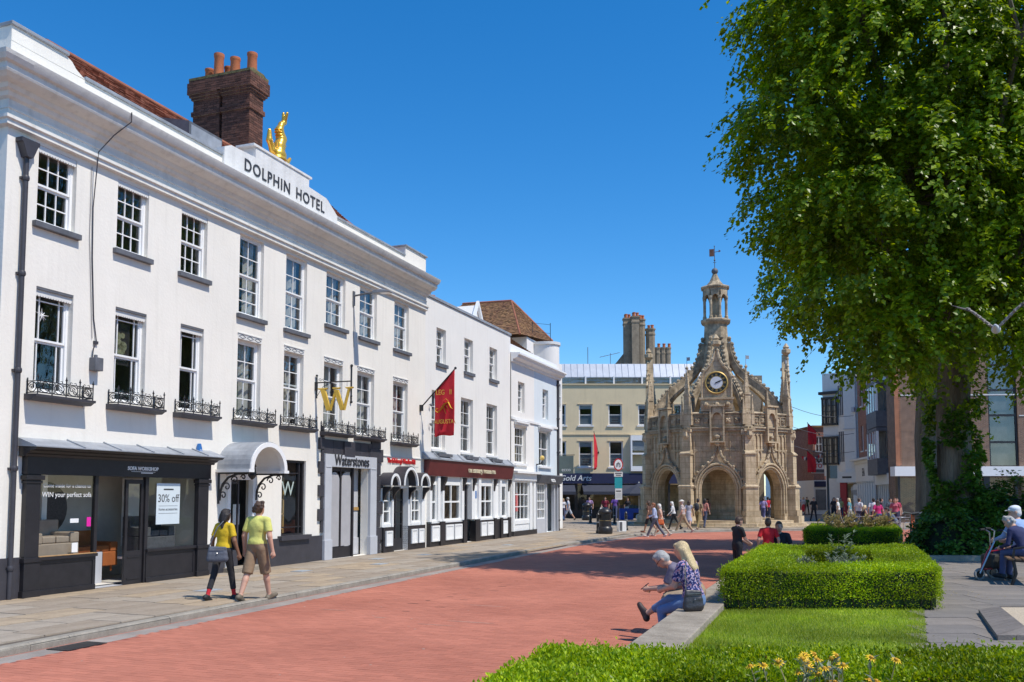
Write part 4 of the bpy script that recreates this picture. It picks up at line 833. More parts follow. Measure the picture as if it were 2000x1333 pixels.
# ------------------------------------------------------------------ third house, pale blue, and its roofs
B3 = thing('pale_blue_house', 'narrow pale blue and white house with a deep cornice and two small shops', 'building', UW(0, 0), ANG)
x0, x1 = 25.365, 32.45
u2 = [(26.3,27.2,5.74,7.15),(29.9,30.82,5.72,7.2)]; u1 = [(25.85,27.4,3.38,5.08),(29.3,31.1,3.36,5.1)]
g = MB(); g.wall(x0, 28.6, 0, 8.35, .0, [u2[0], u1[0], (25.6,27.7,PZ,2.55)], .3, 0); g.wall(28.6, x1, 0, 8.35, .0, [u2[1], u1[1], (28.7,32.2,PZ,2.55)], .3, 1)
g.poly([(x1,0,0),(x1,7,0),(x1,7,8.35),(x1,0,8.35)], 1); g.poly([(x0,0,8.35),(x1,0,8.35),(x1,7,8.35),(x0,7,8.35)]); g.poly([(x0,7,0),(x1,7,0),(x1,7,8.35),(x0,7,8.35)]); g.build('wall', [M_STUCCO2, M_STUCCOB], B3)
pr3 = [(0,7.92),(-.08,7.95),(-.10,8.05),(-.30,8.12),(-.34,8.22),(-.42,8.25),(-.42,8.33),(0.02,8.36)]
g = MB(); g.prism(pr3, x0, x1+.3, 'x'); g.box(x0, x1, .05, .3, 8.36, 8.75); g.build('cornice', M_WHITE, B3); g = MB(); g.box(x0, x1, -.06, -.002, 5.34, 5.45); g.build('string_course', M_WHITE, B3)
g = MB(); g.box(x0+.05, x1-.05, .45, 2.4, 5.25, 5.35); g.box(x0+.05, x1-.05, .45, 2.4, 2.9, 3.1); g.box(x0+.05, x1-.05, 2.4, 2.5, 0, 8.2); g.build('interior', M_ROOM, B3)
for i, (a, b, c, d) in enumerate(u2): sash(B3, a, b, c, d, .2, 2, 2, 2)
for i, (a, b, c, d) in enumerate(u1):
    w = sash(B3, a, b, c, d, .2, 4, 2, 2) if i == 0 else simple_window(B3, a, b, c, d, .2, 2, 2)
    if i == 0: curtain(w, a+.1, b-.1, c+.05, d-.05, .5, mat('ochre_blind', (.36,.25,.07), .9, .2, 3, bump=.1))
    h = MB(); h.box(a-.12, b+.12, -.16, -.002, d+.14, d+.22); h.box(a-.08, b+.08, -.1, -.002, d+.06, d+.138); h.build('hood_mould', M_WHITE, w); s = MB(); s.box(a-.08, b+.08, -.1, .15, c-.1, c-.002); s.build('sill', M_WHITE, w)
sf = put(bpy.data.objects.new('white_shopfront', None), B3)
g = MB(); g.box(25.4,28.55,-.14,.0,2.58,2.92); g.box(25.35,28.6,-.32,0,2.92,3.02); g.box(25.42,28.5,-.16,-.141,2.62,2.88); g.box(25.4,25.62,-.1,.1,PZ,2.58); g.box(27.68,28.0,-.1,.1,PZ,2.58); g.box(28.3,28.6,-.08,.1,PZ,2.58); g.box(25.62,27.7,-.06,.1,.62,.8); g.box(25.62,27.7,-.03,.1,PZ,.62); g.box(28.0,28.3,.0,.1,PZ,2.58); g.build('shop_frame', M_WHITE, sf); g = MB(); g.box(25.38,28.62,-.13,.1,PZ-.02,PZ+.22); g.build('base_board', M_BLACK, sf)
simple_window(sf, 25.62, 27.68, .8, 2.56, .03, 4, 3); g = MB(); g.box(26.0,26.3,.01,.02,1.2,2.0); g.build('red_notice', M_REDP, sf)
sf = put(bpy.data.objects.new('grey_shopfront', None), B3)
g = MB(); g.prism([(0,2.95),(-.32,2.92),(-.36,2.88),(-.20,2.50),(0,2.50)], 28.65, 32.4, 'x'); fs = g.build('fascia', M_LEADD, sf); text('ecco', .34, M_WHITE, fs, (30.6,-.32,2.68), (R(90-20),0,0), .01)
g = MB(); g.box(28.65,28.75,-.08,.1,PZ,2.5); g.box(30.12,30.3,-.08,.1,PZ,2.5); g.box(31.6,31.75,-.06,.1,PZ,2.5); g.box(32.1,32.42,-.08,.1,PZ,2.5); g.box(28.75,30.12,-.06,.1,PZ,.78); g.box(30.3,31.6,.3,.36,PZ,2.5); g.build('shop_frame', M_GREYP, sf)
simple_window(sf, 28.75, 30.12, .78, 2.5, .02, 4, 4); g = MB(); g.box(29.0,29.2,.2,.3,.8,1.9); g.build('red_display', M_REDP, sf)
downpipe(B3, 32.3, PZ, 7.9, M_BLACKB, .06, hopper=False)
g = MB(); g.tube([(28.9,0,3.4),(28.9,-.25,3.45),(28.9,-.3,3.6)], .03, 6); g.ball((28.9,-.3,3.72), .12, 8, 6, 1); g.build('wall_lamp', [M_IRON, mat('amber_glass', (.7,.5,.15), .3, .1, 3, bump=0)], B3)
T = thing('square_hanging_sign', 'square grey green sign hanging on an iron bracket by the pale blue house', 'sign', local(32.3,0,3.9), ANG)
g = MB(); g.tube([(0,0,.1),(0,-.95,.1)], .02, 6); g.tube([(0,0,-.35),(0,-.5,.1)], .014, 6); g.build('bracket', M_IRON, T); g = MB(); g.box(-.025,.025,-.88,-.10,-.86,.06); sb = g.build('board', M_GREENP, T)
for sx in (-1, 1): text('ecco', .26, M_WHITE, sb, (sx*.028,-.49,-.66), (math.pi/2, 0, sx*math.pi/2), .003)
# taller corner house behind: hipped brown roof, white walls, rounded street corner
RB = thing('tiled_roof_house', 'taller white corner house with brown hipped tile roof rising behind the parapets', 'building', UW(0, 0), ANG)
g = MB(); g.box(33.0,36.2,1.9,8,0,10.45); g.box(34.6,36.2,.9,1.9,0,9.3); g.build('wall', M_STUCCO2, RB)
RA, RBp, E1, E2, E3, E4 = (35.2,6.6,13.0), (34.95,3.5,12.9), (31.9,1.9,10.4), (36.6,1.6,10.75), (31.9,8.2,10.4), (38,8.2,10.4)
g = MB(); g.poly([E3,E1,RBp,RA]); g.poly([E1,E2,RBp]); g.poly([E2,E4,RA,RBp]); g.poly([E4,E3,RA]); r_ = g.build('roof', M_TILEB, RB)
def tiles4(name, m, parent, a, b, c, d, rows, cols, th=.035):
    # courses on a four-cornered slope: a-b eave, d-c ridge
    a, b, c, d = map(Vector, (a, b, c, d)); nn = (b-a).cross(d-a).normalized(); nn = nn if nn.z > 0 else -nn; V = []; F = []
    for r in range(rows):
        t0, t1 = r/rows, min(1, (r+1.35)/rows)
        for q in range(cols):
            s0 = (q+(.5 if r % 2 else 0))/cols; s1 = min(1, s0+.97/cols)
            if s0 >= 1: continue
            P_ = lambda s, t: a.lerp(b, s).lerp(d.lerp(c, s), t)
            k = len(V); up = nn*(th*random.uniform(.9,1.6)); lo = nn*(th*.25); V += [P_(s0,t0)+up, P_(s1,t0)+up, P_(s1,t1)+lo, P_(s0,t1)+lo, P_(s0,t0)-lo, P_(s1,t0)-lo]; F += [(k,k+1,k+2,k+3),(k+4,k+5,k+1,k)]
    return tag(put(bpy.data.objects.new(name, np_mesh(name, [tuple(v) for v in V], F, m)), parent), kind='stuff')
tiles4('roof_tiles', M_TILEB, r_, E3, E1, RBp, RA, 24, 42); tiles4('roof_tiles', M_TILEB, r_, E1, E2, RBp, (RBp[0]-.05, RBp[1], RBp[2]), 24, 34)
g = MB(); g.tube([RA, RBp], .1, 7); g.tube([RBp, E2], .1, 7); g.tube([RBp, E1], .06, 7); g.build('ridge_tiles', M_TILE, r_)
g = MB(); g.poly([(25.5,.4,8.78),(30.6,.4,8.78),(31.8,3.2,10.75),(25.5,3.2,10.75)]); g.poly([(30.6,.4,8.78),(31.8,3.2,10.75),(31.8,3.2,8.4),(30.6,.4,8.4)]); r2 = g.build('lower_roof', M_TILEB, RB); tiles4('roof_tiles', M_TILEB, r2, (25.5,.4,8.8),(30.6,.4,8.8),(31.8,3.2,10.77),(25.5,3.2,10.77), 20, 44)
g = MB(); g.prism([(24.1,9.0),(26.1,9.0),(25.1,10.55)], 1.6, 4); g.build('white_gablet', M_STUCCO2, RB); g = MB(); g.prism([(23.95,8.95),(25.1,10.75),(26.25,8.95),(26.1,8.95),(25.1,10.55),(24.1,8.95)], 1.45, 1.58); g.build('barge_board', M_WHITE, RB)
for (u, h, r) in ((24.4,.8,.2),(24.95,1.15,.22),(26.2,.95,.22),(26.75,.8,.2)): b = MB(); b.lathe([(r,0),(r*.85,h*.8),(r,h*.85),(r,h),(r*.7,h)], (u,4.4,10.5), 10); b.build('chimney_pot', M_POT, RB, smooth=40)
g = MB(); g.box(23.9,27.3,4.0,4.8,9,10.55); g.build('chimney', M_STUCCO2, RB)
tr_ = put(bpy.data.objects.new('corner_turret', None), RB); tr_.location = (34.85, 1.35, 0)
arc2 = [(.68*math.cos(t), -.68*math.sin(t)) for t in [math.pi*k/16 for k in range(17)]]
g = MB(); g.prism(arc2+[(-.68,1.2),(.68,1.2)], 0, 10.2, 'z'); g.build('turret_wall', M_STUCCO2, tr_, smooth=30)
g = MB(); g.prism([(x*1.16, y*1.16) for x, y in arc2]+[(-.79,1.2),(.79,1.2)], 8.5, 8.8, 'z'); g.prism([(x*1.1, y*1.1) for x, y in arc2]+[(-.75,1.2),(.75,1.2)], 10.2, 10.35, 'z'); g.build('turret_cornice', M_OFFW, tr_, smooth=30)
for z in (6.6, 3.6):
    for t in (.7, 1.5, 2.4):
        o = simple_window(tr_, -.24, .24, z, z+1.5, 0, 1, 2); o.location = (.69*math.cos(t), -.69*math.sin(t), 0); o.rotation_euler = (0, 0, math.pi/2-t)
g = MB(); g.tube([(.6,0,10.3),(.6,0,11.6)], .02, 5); g.tube([(-.8,.6,10.3),(-.8,.6,11.5)], .02, 5); g.tube([(.6,0,11.5),(-.8,.6,11.4)], .01, 4); g.tube([(.6,0,11.0),(-.8,.6,10.95)], .01, 4); g.build('roof_rail', M_IRON, tr_)
# ------------------------------------------------------------------ buff building closing the street
YB = thing('buff_building', 'flat buff rendered building with a grey metal attic storey and dark blue shop signs', 'building', (0, 72, 0), 0)
x0, x1 = 3.2, 17.5
yw = [(x, x+1.08, 7.55, 9.26) for x in (2.9+.35, 5.4, 7.78, 10.18, 12.6, 15.0)]; yw2 = [(x, x+1.1, 4.2, 6.28) for x in (3.25, 5.38, 7.82, 13.0, 15.2)]
g = MB(); g.wall(x0, x1, 0, 10.84, 0, yw+yw2+[(x0+.4, x1-.4, PZ, 2.75)], .22); g.poly([(x0,0,0),(x0,10,0),(x0,10,10.84),(x0,0,10.84)]); g.poly([(x1,0,0),(x1,10,0),(x1,10,10.84),(x1,0,10.84)]); g.poly([(x0,0,10.84),(x1,0,10.84),(x1,10,10.84),(x0,10,10.84)]); g.poly([(x0,10,0),(x1,10,0),(x1,10,10.84),(x0,10,10.84)]); g.build('wall', M_BUFF, YB)
g = MB(); g.box(x0+.1, x1-.1, .4, 2.2, 6.7, 6.9); g.box(x0+.1, x1-.1, .4, 2.2, 3.6, 3.8); g.box(x0+.1, x1-.1, 2.2, 2.3, 0, 10); g.build('interior', M_ROOM, YB)
g = MB(); g.box(x0, x1, -.06, -.002, 6.78, 6.88); g.box(x0-.05, x1, -.10, .0, 10.84, 10.92); g.build('string_course', M_BUFF, YB)
M_BLIND = mat('window_blind', (.45,.47,.50), .8, .05, 3, bump=0); M_FROST = mat('frosted_film', (.20,.23,.27), .3, .1, 3, bump=0)
for k, (a, b, c, d) in enumerate(yw+yw2):
    w = simple_window(YB, a, b, c, d, .14, 1, 2, fr=.09); s = MB(); s.box(a-.12, b+.12, -.09, .1, c-.12, c-.002); s.build('sill', M_OFFW, w); s = MB(); s.box(a-.12, b+.06, -.05, .02, d+.002, d+.06); s.build('head_mould', M_BUFF, w)
    g = MB(); g.box(a+.1, b-.1, .2, .21, c+.08, c+(d-c)*.5); g.build('window_film', M_FROST, w)
    if k % 2: g = MB(); g.box(a+.1, b-.1, .2, .21, d-(d-c)*.22, d-.08); g.build('blind', M_BLIND, w)
    if k in (2, 3, 7, 8):
        for q, t in enumerate((.62, .5, .68)): print_bar(w, (a+b)/2, .125, c+.62-q*.2, t, .09, M_LETTER)
# oriel at the first floor
w = put(bpy.data.objects.new('oriel_window', None), YB); g = MB(); g.box(9.5,12.0,-.45,0,3.85,4.25); g.box(9.5,12.0,-.45,0,6.3,6.72); g.box(9.5,9.62,-.45,0,4.25,6.3); g.box(11.88,12.0,-.45,0,4.25,6.3); g.box(9.62,11.88,-.42,-.1,5.18,5.32); g.build('frame', M_WHITE, w); pane(w, 9.62, 11.88, 5.32, 6.3, -.4, None, .002); pane(w, 9.62, 11.88, 4.25, 5.18, -.4, None, .002); g = MB(); g.box(9.62,11.88,-.3,-.28,5.5,6.25); g.build('blind', M_BLIND, w); text('Gil', .42, M_LETTER, w, (10.9,-.43,4.7), depth=.004, shear=.3)
at = put(bpy.data.objects.new('attic_storey', None), YB)
g = MB(); g.prism([(.5,10.92),(.5,11.55),(1.1,12.7),(8,12.7),(8,10.92)], x0+.4, x1, 'x'); g.build('cladding', M_ZINC, at)
for k in range(int((x1-x0)/.52)):
    x = x0+.6+k*.52; g = MB(); g.tube([(x,.49,11.55),(x,1.08,12.71)], .02, 4); g.build('standing_seam', M_ZINC, at)
for k in range(6):
    a = x0+.55+k*2.3; w = MB(); w.box(a-.12, a, .40, .52, 10.93, 11.6); w = w.build('attic_window', M_WHITE, at); pane(w, a, a+2.15, 10.98, 11.5, .47, None, .002); g = MB(); g.box(a, a+2.15, .485, .495, 10.98, 11.5); g.build('dark_backing', M_ROOM, w)
g = MB(); g.tube([(6.4,3,12.7),(6.4,3,14.4)], .03, 5); g.tube([(8.3,3,12.7),(8.3,3,13.9)], .025, 5); g.tube([(7.4,3,13.55),(9.1,3,13.95)], .02, 4)
for k in range(6): g.tube([(7.5+k*.28,2.7,13.58+k*.065),(7.5+k*.28,3.3,13.58+k*.065)], .012, 4)
g.build('aerial', M_LEADD, YB)
sf = put(bpy.data.objects.new('blue_shopfront', None), YB)
g = MB(); g.box(x0, 17.3, -.35, 0, 2.86, 3.68); fb = g.build('fascia', M_NAVY, sf); text('Gold Arts', .62, mat('silver_letter', (.7,.7,.68), .4, .05, 3, bump=0), fb, (5.05,-.37,3.28), depth=.02, shear=.25, bold=.008)
for (a, b) in ((3.3,5.0),(5.6,12.0)): g = MB(); g.prism([(0,2.82),(-.1,2.82),(-1.7,2.22),(-1.7,1.98),(-1.66,1.98),(-1.66,2.18),(0,2.76)], a, b, 'x'); g.build('awning', M_NAVYC, sf)
g = MB()
for x in (3.6,5.0,6.0,8.2,10.4,12.4,14.5,16.6): g.box(x, x+.25, -.12, .1, PZ, 2.86)
g.box(3.6,17,.0,.1,PZ,.75); g.build('shop_frame', M_BLACK, sf)
for (a, b) in ((5.25,6.0),(6.25,8.2),(8.45,10.4),(10.65,12.4),(12.65,14.5)): pane(sf, a, b, .75, 2.8, .05, PANES, .002)
g = MB(); g.box(6.2,17,.5,.7,.5,1.0); g.box(6.2,17,.9,1.0,1.0,2.7,1); g.build('display_counter', [M_WOOD, mat('warm_display', (.38,.26,.12), .8, .6, 2.5, bump=0)], sf)
banner('red_banner', 'narrow red banner hanging limp on the buff building', (6.95,72,5.35), 0, 1.0, 1.6, 0, .35, 1.7, 3.0, False, .8)
for s_ in [o for o in bpy.data.objects if o.get('label', '').startswith('narrow red')]: s_.rotation_euler.z = R(-25)
# stone chimney stacks rising behind it
SC_ = thing('stone_chimney_house', 'cluster of tall weathered stone chimney stacks behind the buff building', 'building', (0, 85, 0), 0)
g = MB(); g.box(4,24,0.4,9,0,13.4); g.prism([(9.0,13.4),(11.6,16.6),(14.2,13.4)], .4, 3); g.build('house_wall', M_STONEG, SC_); g = MB(); g.prism([(12.2,13.4),(16.2,13.4),(15.6,14.3),(13.4,14.5)], .6, 6); g.build('tiled_roof', M_TILE, SC_)
def stone_stack(x, y, w, z0, z1, n=8, pots=3):
    g = MB(); s = w/2; g.lathe([(s*1.1,z0),(s*1.1,z0+.4),(s,z0+.5),(s,z1-.7),(s*1.12,z1-.62),(s*1.12,z1-.5),(s,z1-.42),(s*1.02,z1-.2),(s*1.18,z1-.12),(s*1.18,z1)], (x,y,0), n, rot=.5); o = g.build('chimney_stack', M_STONEG, SC_)
    for k in range(pots):
        b = MB(); a = k*2.1; b.lathe([(.15,0),(.13,.3),(.16,.33),(.16,.4)], (x+s*.45*math.cos(a), y+s*.45*math.sin(a), z1-.02), 8); b.build('chimney_pot', M_POT, o)
stone_stack(11.05,.2,.95,13,18.9,4); stone_stack(11.75,-.4,1.0,13,18.95,4); stone_stack(12.4,.2,.8,13,18.8,8); stone_stack(13.3,.3,.9,13,17.9,8,2)
for k in range(3): stone_stack(14.0+k*.5,.4,.55,13,16.1,8,1)

# ------------------------------------------------------------------ the market cross
CR = thing('market_cross', 'ornate octagonal stone market cross with clock, arches, flying ribs and open lantern', 'monument', (12.85, 55.9, PZ), R(-13.1))
a_ = 3.45; RI = a_*1.2071; RO = a_*1.3066
def face_frame(k):                                           # frame of face k: x along the face, y outward = -y, origin at face centre
    t = k*math.pi/4; return Matrix.Rotation(t, 4, 'Z') @ Matrix.Translation((0, -RI, 0))
def vert_frame(k):
    t = (k+.5)*math.pi/4; return Matrix.Rotation(t, 4, 'Z') @ Matrix.Translation((0, -RO, 0))
g = MB(); g.lathe([(RO+1.25,-.12),(RO+1.25,.06),(RO+.95,.06),(RO+.95,.22),(RO+.55,.22),(RO+.55,.38)], (0,0,0), 8, rot=0.5+4); st = g.build('steps', M_STONE, CR)
st.rotation_euler.z = R(0)
def arch_pts(hw, zs, za, n=9):
    """four-centred arch outline from left spring over the apex to right spring"""
    L_ = []
    for i in range(n+1):
        t = i/n; x = -hw*(1-t)**1.0; z = zs+(za-zs)*(1-(1-t)**2.2)**.72
        L_.append((x, z))
    return L_+[(-x, z) for x, z in L_[-2::-1]]
hw, zs, za = .98, 2.35, 3.36; zt, zpar = 5.55, 6.65
wallm = MB(); AP = arch_pts(hw, zs, za); B = a_/2
for yy in (0, .62):
    pts = [(-B,yy,.3),(-hw,yy,.3)]
    wallm.poly([(-B,yy,.3),(-hw,yy,.3),(-hw,yy,zs),(-B,yy,zs)]); wallm.poly([(hw,yy,.3),(B,yy,.3),(B,yy,zs),(hw,yy,zs)])
    wallm.poly([(-B,yy,zs),(-hw,yy,zs)]+[(x,yy,z) for x, z in AP[1:len(AP)//2+1]]+[(0,yy,zt),(-B,yy,zt)]); wallm.poly([(0,yy,zt)]+[(x,yy,z) for x, z in AP[len(AP)//2:]]+[(B,yy,zs),(B,yy,zt)])
for i in range(len(AP)-1): wallm.poly([(AP[i][0],0,AP[i][1]),(AP[i+1][0],0,AP[i+1][1]),(AP[i+1][0],.62,AP[i+1][1]),(AP[i][0],.62,AP[i][1])])
for sx in (-1, 1): wallm.poly([(sx*hw,0,.3),(sx*hw,.62,.3),(sx*hw,.62,zs),(sx*hw,0,zs)])
wall_me = wallm.mesh('arch_wall', M_STONE)
am = MB()
def off_arch(o): return arch_pts(hw+o, zs, za+o*1.15)
full = lambda o: [(-(hw+o), .38)]+off_arch(o)+[(hw+o, .38)]
am.tube([(x,-.05,z) for x, z in full(.10)], .065, 6); am.tube([(x,-.10,z) for x, z in full(.24)], .07, 6); am.tube([(x,.05,z) for x, z in full(.0)], .05, 6)
am.box(-hw-.34,-hw-.02,-.16,.0,.3,.75); am.box(hw+.02,hw+.34,-.16,0,.3,.75)
am_me = am.mesh('arch_moulding', M_STONE, 35)
om = MB(); og = [(x, z) for x, z in arch_pts(1.32, 2.35, 3.62)]
half = [(-1.34,2.35),(-1.28,2.72),(-1.10,3.10),(-.82,3.42),(-.52,3.66),(-.30,3.92),(-.15,4.28),(-.05,4.66),(0,4.95)]
path = half+[(-x, z) for x, z in half[-2::-1]]
om.tube([(x,-.13,z) for x, z in path], .075, 6)
for i, (x, z) in enumerate(path):
    if 0 < i < len(path)-1 and i != 8: om.ball((x*1.06,-.16,z+.06), .085, 6, 4)
om.ball((0,-.14,5.0), .14, 8, 5); om.box(-.07,.07,-.2,-.06,4.9,5.18); om.lathe([(.06,0),(.2,.1),(.2,.2),(.05,.3)], (0,-.12,5.05), 6); om.ball((-1.36,-.13,2.30), .13, 6, 5); om.ball((1.36,-.13,2.30), .13, 6, 5)
om_me = om.mesh('ogee_hood', M_STONED, 35)
tr_mes = []   # blind panel tracery, left and right of the niche
for sx in (-1, 1):
    tr = MB()
    for x in (.42, .72, 1.02, 1.32, 1.6):
        zb = 4.55 if x < .5 else (3.95 if x < .9 else (3.5 if x < 1.2 else 2.6)); tr.box(sx*x-.03, sx*x+.03, -.075, -.001, zb, 5.42)
    tr.box(min(sx*.45,sx*1.63), max(sx*.45,sx*1.63), -.06, -.002, 4.42, 4.49)
    for x in (.57, .87, 1.17, 1.46):
        for zz in (4.36, 5.34): tr.strip([(sx*x+.10*math.cos(t), zz-.12+.14*math.sin(t)) for t in [math.pi*q/8 for q in range(9)]], [(sx*x+.14*math.cos(t), zz-.12+.2*math.sin(t)) for t in [math.pi*q/8 for q in range(9)]], -.055, -.002) if not (zz < 4.5 and x < .8) else None
    tr_mes.append(tr.mesh('panel_tracery', M_STONE))
pp = MB(); pp.box(-B,B,-.16,.62,5.55,5.70); pp.box(-B,B,-.22,.62,5.70,5.78); pp.box(-B,B,-.06,.5,5.78,6.52); pp.prism([(.5,6.52),(-.14,6.52),(-.16,6.58),(-.06,6.66),(.5,6.72)], -B, B, 'x')
for sx in (-1, 1):
    for x in (.62, 1.12):
        for (p, q, r, s) in ((x-.22,x+.22,5.86,5.90),(x-.22,x+.22,6.40,6.44),(x-.24,x-.2,5.86,6.44),(x+.2,x+.24,5.86,6.44)): pp.box(min(sx*p,sx*q), max(sx*p,sx*q), -.12, -.061, r, s)
        for t in range(4): pp.ball((sx*x+.09*math.cos(t*1.57+.78), -.08, 6.15+.09*math.sin(t*1.57+.78)), .085, 6, 4)
        pp.ball((sx*x,-.12,6.15), .06, 6, 4)
pp_me = pp.mesh('parapet', M_STONED)
ni = MB(); ni.box(-.42,-.32,-.30,.0,4.95,6.95); ni.box(.32,.42,-.30,0,4.95,6.95); ni.box(-.42,.42,-.34,0,4.86,4.95); ni.box(-.32,.32,-.10,-.0,4.95,6.9); ni.strip([(.27*math.cos(t), 6.25+.36*math.sin(t)) for t in [math.pi*q/10 for q in range(11)]], [(.33*math.cos(t), 6.9 if 1 < q < 9 else 6.4) for q, t in enumerate([math.pi*q/10 for q in range(11)])], -.28, -.1); ni.box(-.46,.46,-.36,.0,6.95,7.05); ni.lathe([(.1,0),(.2,.12),(.12,.2)], (0,-.15,4.66), 6)
ni_me = ni.mesh('niche', M_STONE)
def pinnacle(g, x, y, z0, h, w):
    g.box(x-w,x+w,y-w,y+w,z0,z0+h*.34)
    for sx in (-1, 1):
        for (dx, dy) in ((sx*w*1.06,0),(0,sx*w*1.06)): g.prism([(-.6*w,0),(.6*w,0),(0,w*1.5)], -.02, .02, 'y') if False else None
    g.box(x-w*1.2,x+w*1.2,y-w*1.2,y+w*1.2,z0+h*.34,z0+h*.38)
    g.lathe([(w*1.25,0),(w*.2,h*.52),(w*.55,h*.54),(w*.6,h*.57),(w*.2,h*.59),(w*.12,h*.62)], (x,y,z0+h*.38), 4, rot=.5)
    for k in range(5):
        t = (k+.5)/6; r = w*1.25*(1-t*.84)*.95
        for q in range(4): an = q*1.5708+.785; g.ball((x+r*math.cos(an), y+r*math.sin(an), z0+h*(.38+.52*t)), w*.24, 5, 4)
pier = MB()
pier.prism([(.55,.1),(.55,1.0),(.47,1.18),(.47,.1)], -.5, .5, 'x') if False else None
for (w, o, z0, z1) in ((.50,.62,.0,.62),(.44,.52,.62,.95),(.37,.42,.95,2.35),(.31,.30,2.5,4.25),(.27,.18,4.4,5.6)): pier.box(-w,w,-o,.55,z0,z1)
pier.prism([(-.44,2.35),(.44,2.35),(.31,2.5),(-.31,2.5)], -.40, .5); pier.prism([(-.48,2.35),(.5,2.35),(.5,2.66),(-.30,2.5)], -.37, .37, 'x'); pier.prism([(-.36,4.25),(.5,4.25),(.5,4.5),(-.18,4.4)], -.33, .33, 'x'); pier.box(-.42,.42,-.48,.5,2.28,2.36); pier.box(-.36,.36,-.36,.5,4.18,4.26); pier.box(-.33,.33,-.26,.5,5.5,5.66); pier.box(-.24,.24,-.12,.5,5.66,6.7)
pier.lathe([(.12,0),(.2,.15),(.16,.4),(.2,.5)], (0,-.2,5.1), 6)
pinnacle(pier, 0, .12, 6.7, 2.75, .165)
for sx in (-1, 1): pinnacle(pier, sx*.27, -.06, 5.9, 1.75, .085)
pier_me = pier.mesh('pier', M_STONE)
rib_path = [(4.05,6.5),(3.86,7.05),(3.45,7.68),(2.95,8.22),(2.45,8.62),(1.95,9.02),(1.48,9.48),(1.10,10.05),(.88,10.7),(.80,11.3)]
rb = MB(); up, lo = [], []
for i, (r, z) in enumerate(rib_path):
    p, q = rib_path[max(0,i-1)], rib_path[min(len(rib_path)-1,i+1)]; dx, dz = q[0]-p[0], q[1]-p[1]; l = math.hypot(dx, dz); nx, nz = -dz/l*-1, dx/l*-1
    up.append((-(r+nx*.18), z+nz*.18)); lo.append((-(r-nx*.18), z-nz*.18))
rb.strip(lo, up, -.17, .17, 'x')
rb.strip([(a[0], a[1]) for a in up], [(b[0]-.05, b[1]+.06) for b in up], -.11, .11, 'x')
for i in range(len(up)-1):
    for t in (.2, .7): x = up[i][0]+(up[i+1][0]-up[i][0])*t; z = up[i][1]+(up[i+1][1]-up[i][1])*t; rb.ball((0, x-.06, z+.08), .12, 6, 4)
rb_me = rb.mesh('flying_rib', M_STONED)
def inst(name, me, M, parent=CR):
    o = put(bpy.data.objects.new(name, me), parent); o.matrix_local = M; return o
mp = MB(); pinnacle(mp, 0, .1, 6.95, 1.25, .10); mp_me = mp.mesh('small_pinnacle', M_STONED)
cb = MB(); cb.box(-.92,.92,-.12,.25,6.7,7.5); cb.prism([(-.84,7.5),(.84,7.5),(.84,8.62),(.66,9.0),(.36,9.28),(.17,9.65),(.08,10.2),(0,10.5),(-.08,10.2),(-.17,9.65),(-.36,9.28),(-.66,9.0),(-.84,8.62)], -.1, .22); cb.box(-1.0,1.0,-.2,.25,7.38,7.5)
for x in (-.62, 0, .62): cb.box(x-.22,x+.22,-.15,-.121,6.85,7.3); cb.ball((x,-.16,7.08), .15, 6, 4)
hp = [(-.86,8.62),(-.70,9.02),(-.40,9.32),(-.20,9.68),(-.09,10.15),(0,10.6)]; cb.tube([(x,-.12,z) for x, z in hp+[(-x, z) for x, z in hp[-2::-1]]], .08, 6)
for x, z in hp[:-1]:
    for sx in (-1, 1): cb.ball((sx*x*1.08,-.12,z+.08), .1, 6, 4)
cb.lathe([(.12,0),(.3,.15),(.3,.35),(.16,.42),(.22,.5),(.05,.75)], (0,-.05,10.45), 6); cb.tube([(-.84,-.14,7.5),(-.84,-.14,8.7)], .05, 6); cb.tube([(.84,-.14,7.5),(.84,-.14,8.7)], .05, 6)
cb_me = cb.mesh('clock_gable', M_STONE, 30)
cf = MB(); cf.lathe([(.74,0),(.76,.05),(.70,.09),(.66,.06)], (0,0,0), 32); M_DULLG = mat('clock_gilt', (.50,.34,.10), .5, .2, 5, bump=0, metal=.3); cf_me = cf.mesh('clock_bezel', M_DULLG, 40)
fc = MB(); fc.lathe([(.66,0),(.66,.062)], (0,0,0), 32); fc_me = fc.mesh('numeral_ring', mat('clock_black', (.02,.024,.022), .4, .2, 5, bump=0)); fi = MB(); fi.lathe([(.40,0),(.40,.07)], (0,0,0), 32); fi_me = fi.mesh('clock_face', mat('clock_white', (.72,.73,.74), .4, .06, 4, bump=0))
nm = MB()
for k in range(12):
    t = k*math.pi/6; c, s = math.cos(t), math.sin(t); m0 = len(nm.v)
    for dx in ((-.03,.03) if k % 3 else (-.045,0,.045)): nm.box(dx-.012,dx+.012,.45,.60,.062,.07)
    nm.xform(Matrix.Rotation(-t, 4, 'Z'), m0)
for k in range(60): t = k*math.pi/30; nm.box(.628*math.sin(t)-.006,.628*math.sin(t)+.006,.628*math.cos(t)-.006,.628*math.cos(t)+.006,.062,.068)
nm.strip([(.41*math.cos(k*math.pi/16), .41*math.sin(k*math.pi/16)) for k in range(32)], [(.435*math.cos(k*math.pi/16), .435*math.sin(k*math.pi/16)) for k in range(32)], .062, .072, 'z', closed=True)
nm_me = nm.mesh('numerals', M_DULLG)
hd = MB()
for an, l, w in ((66,.52,.03),(-295+360,.0,.02),(250,.12,.03)):
    if l: hd.prism([(-w,0),(w,0),(w*.4,l),(-w*.4,l)], .074, .084, 'z'); hd.xform(Matrix.Rotation(-R(an), 4, 'Z'), len(hd.v)-8)
hd.prism([(-.035,-.08),(.035,-.08),(.04,.25),(0,.36),(-.04,.25)], .086, .094, 'z'); hd.xform(Matrix.Rotation(-R(66), 4, 'Z'), len(hd.v)-10)
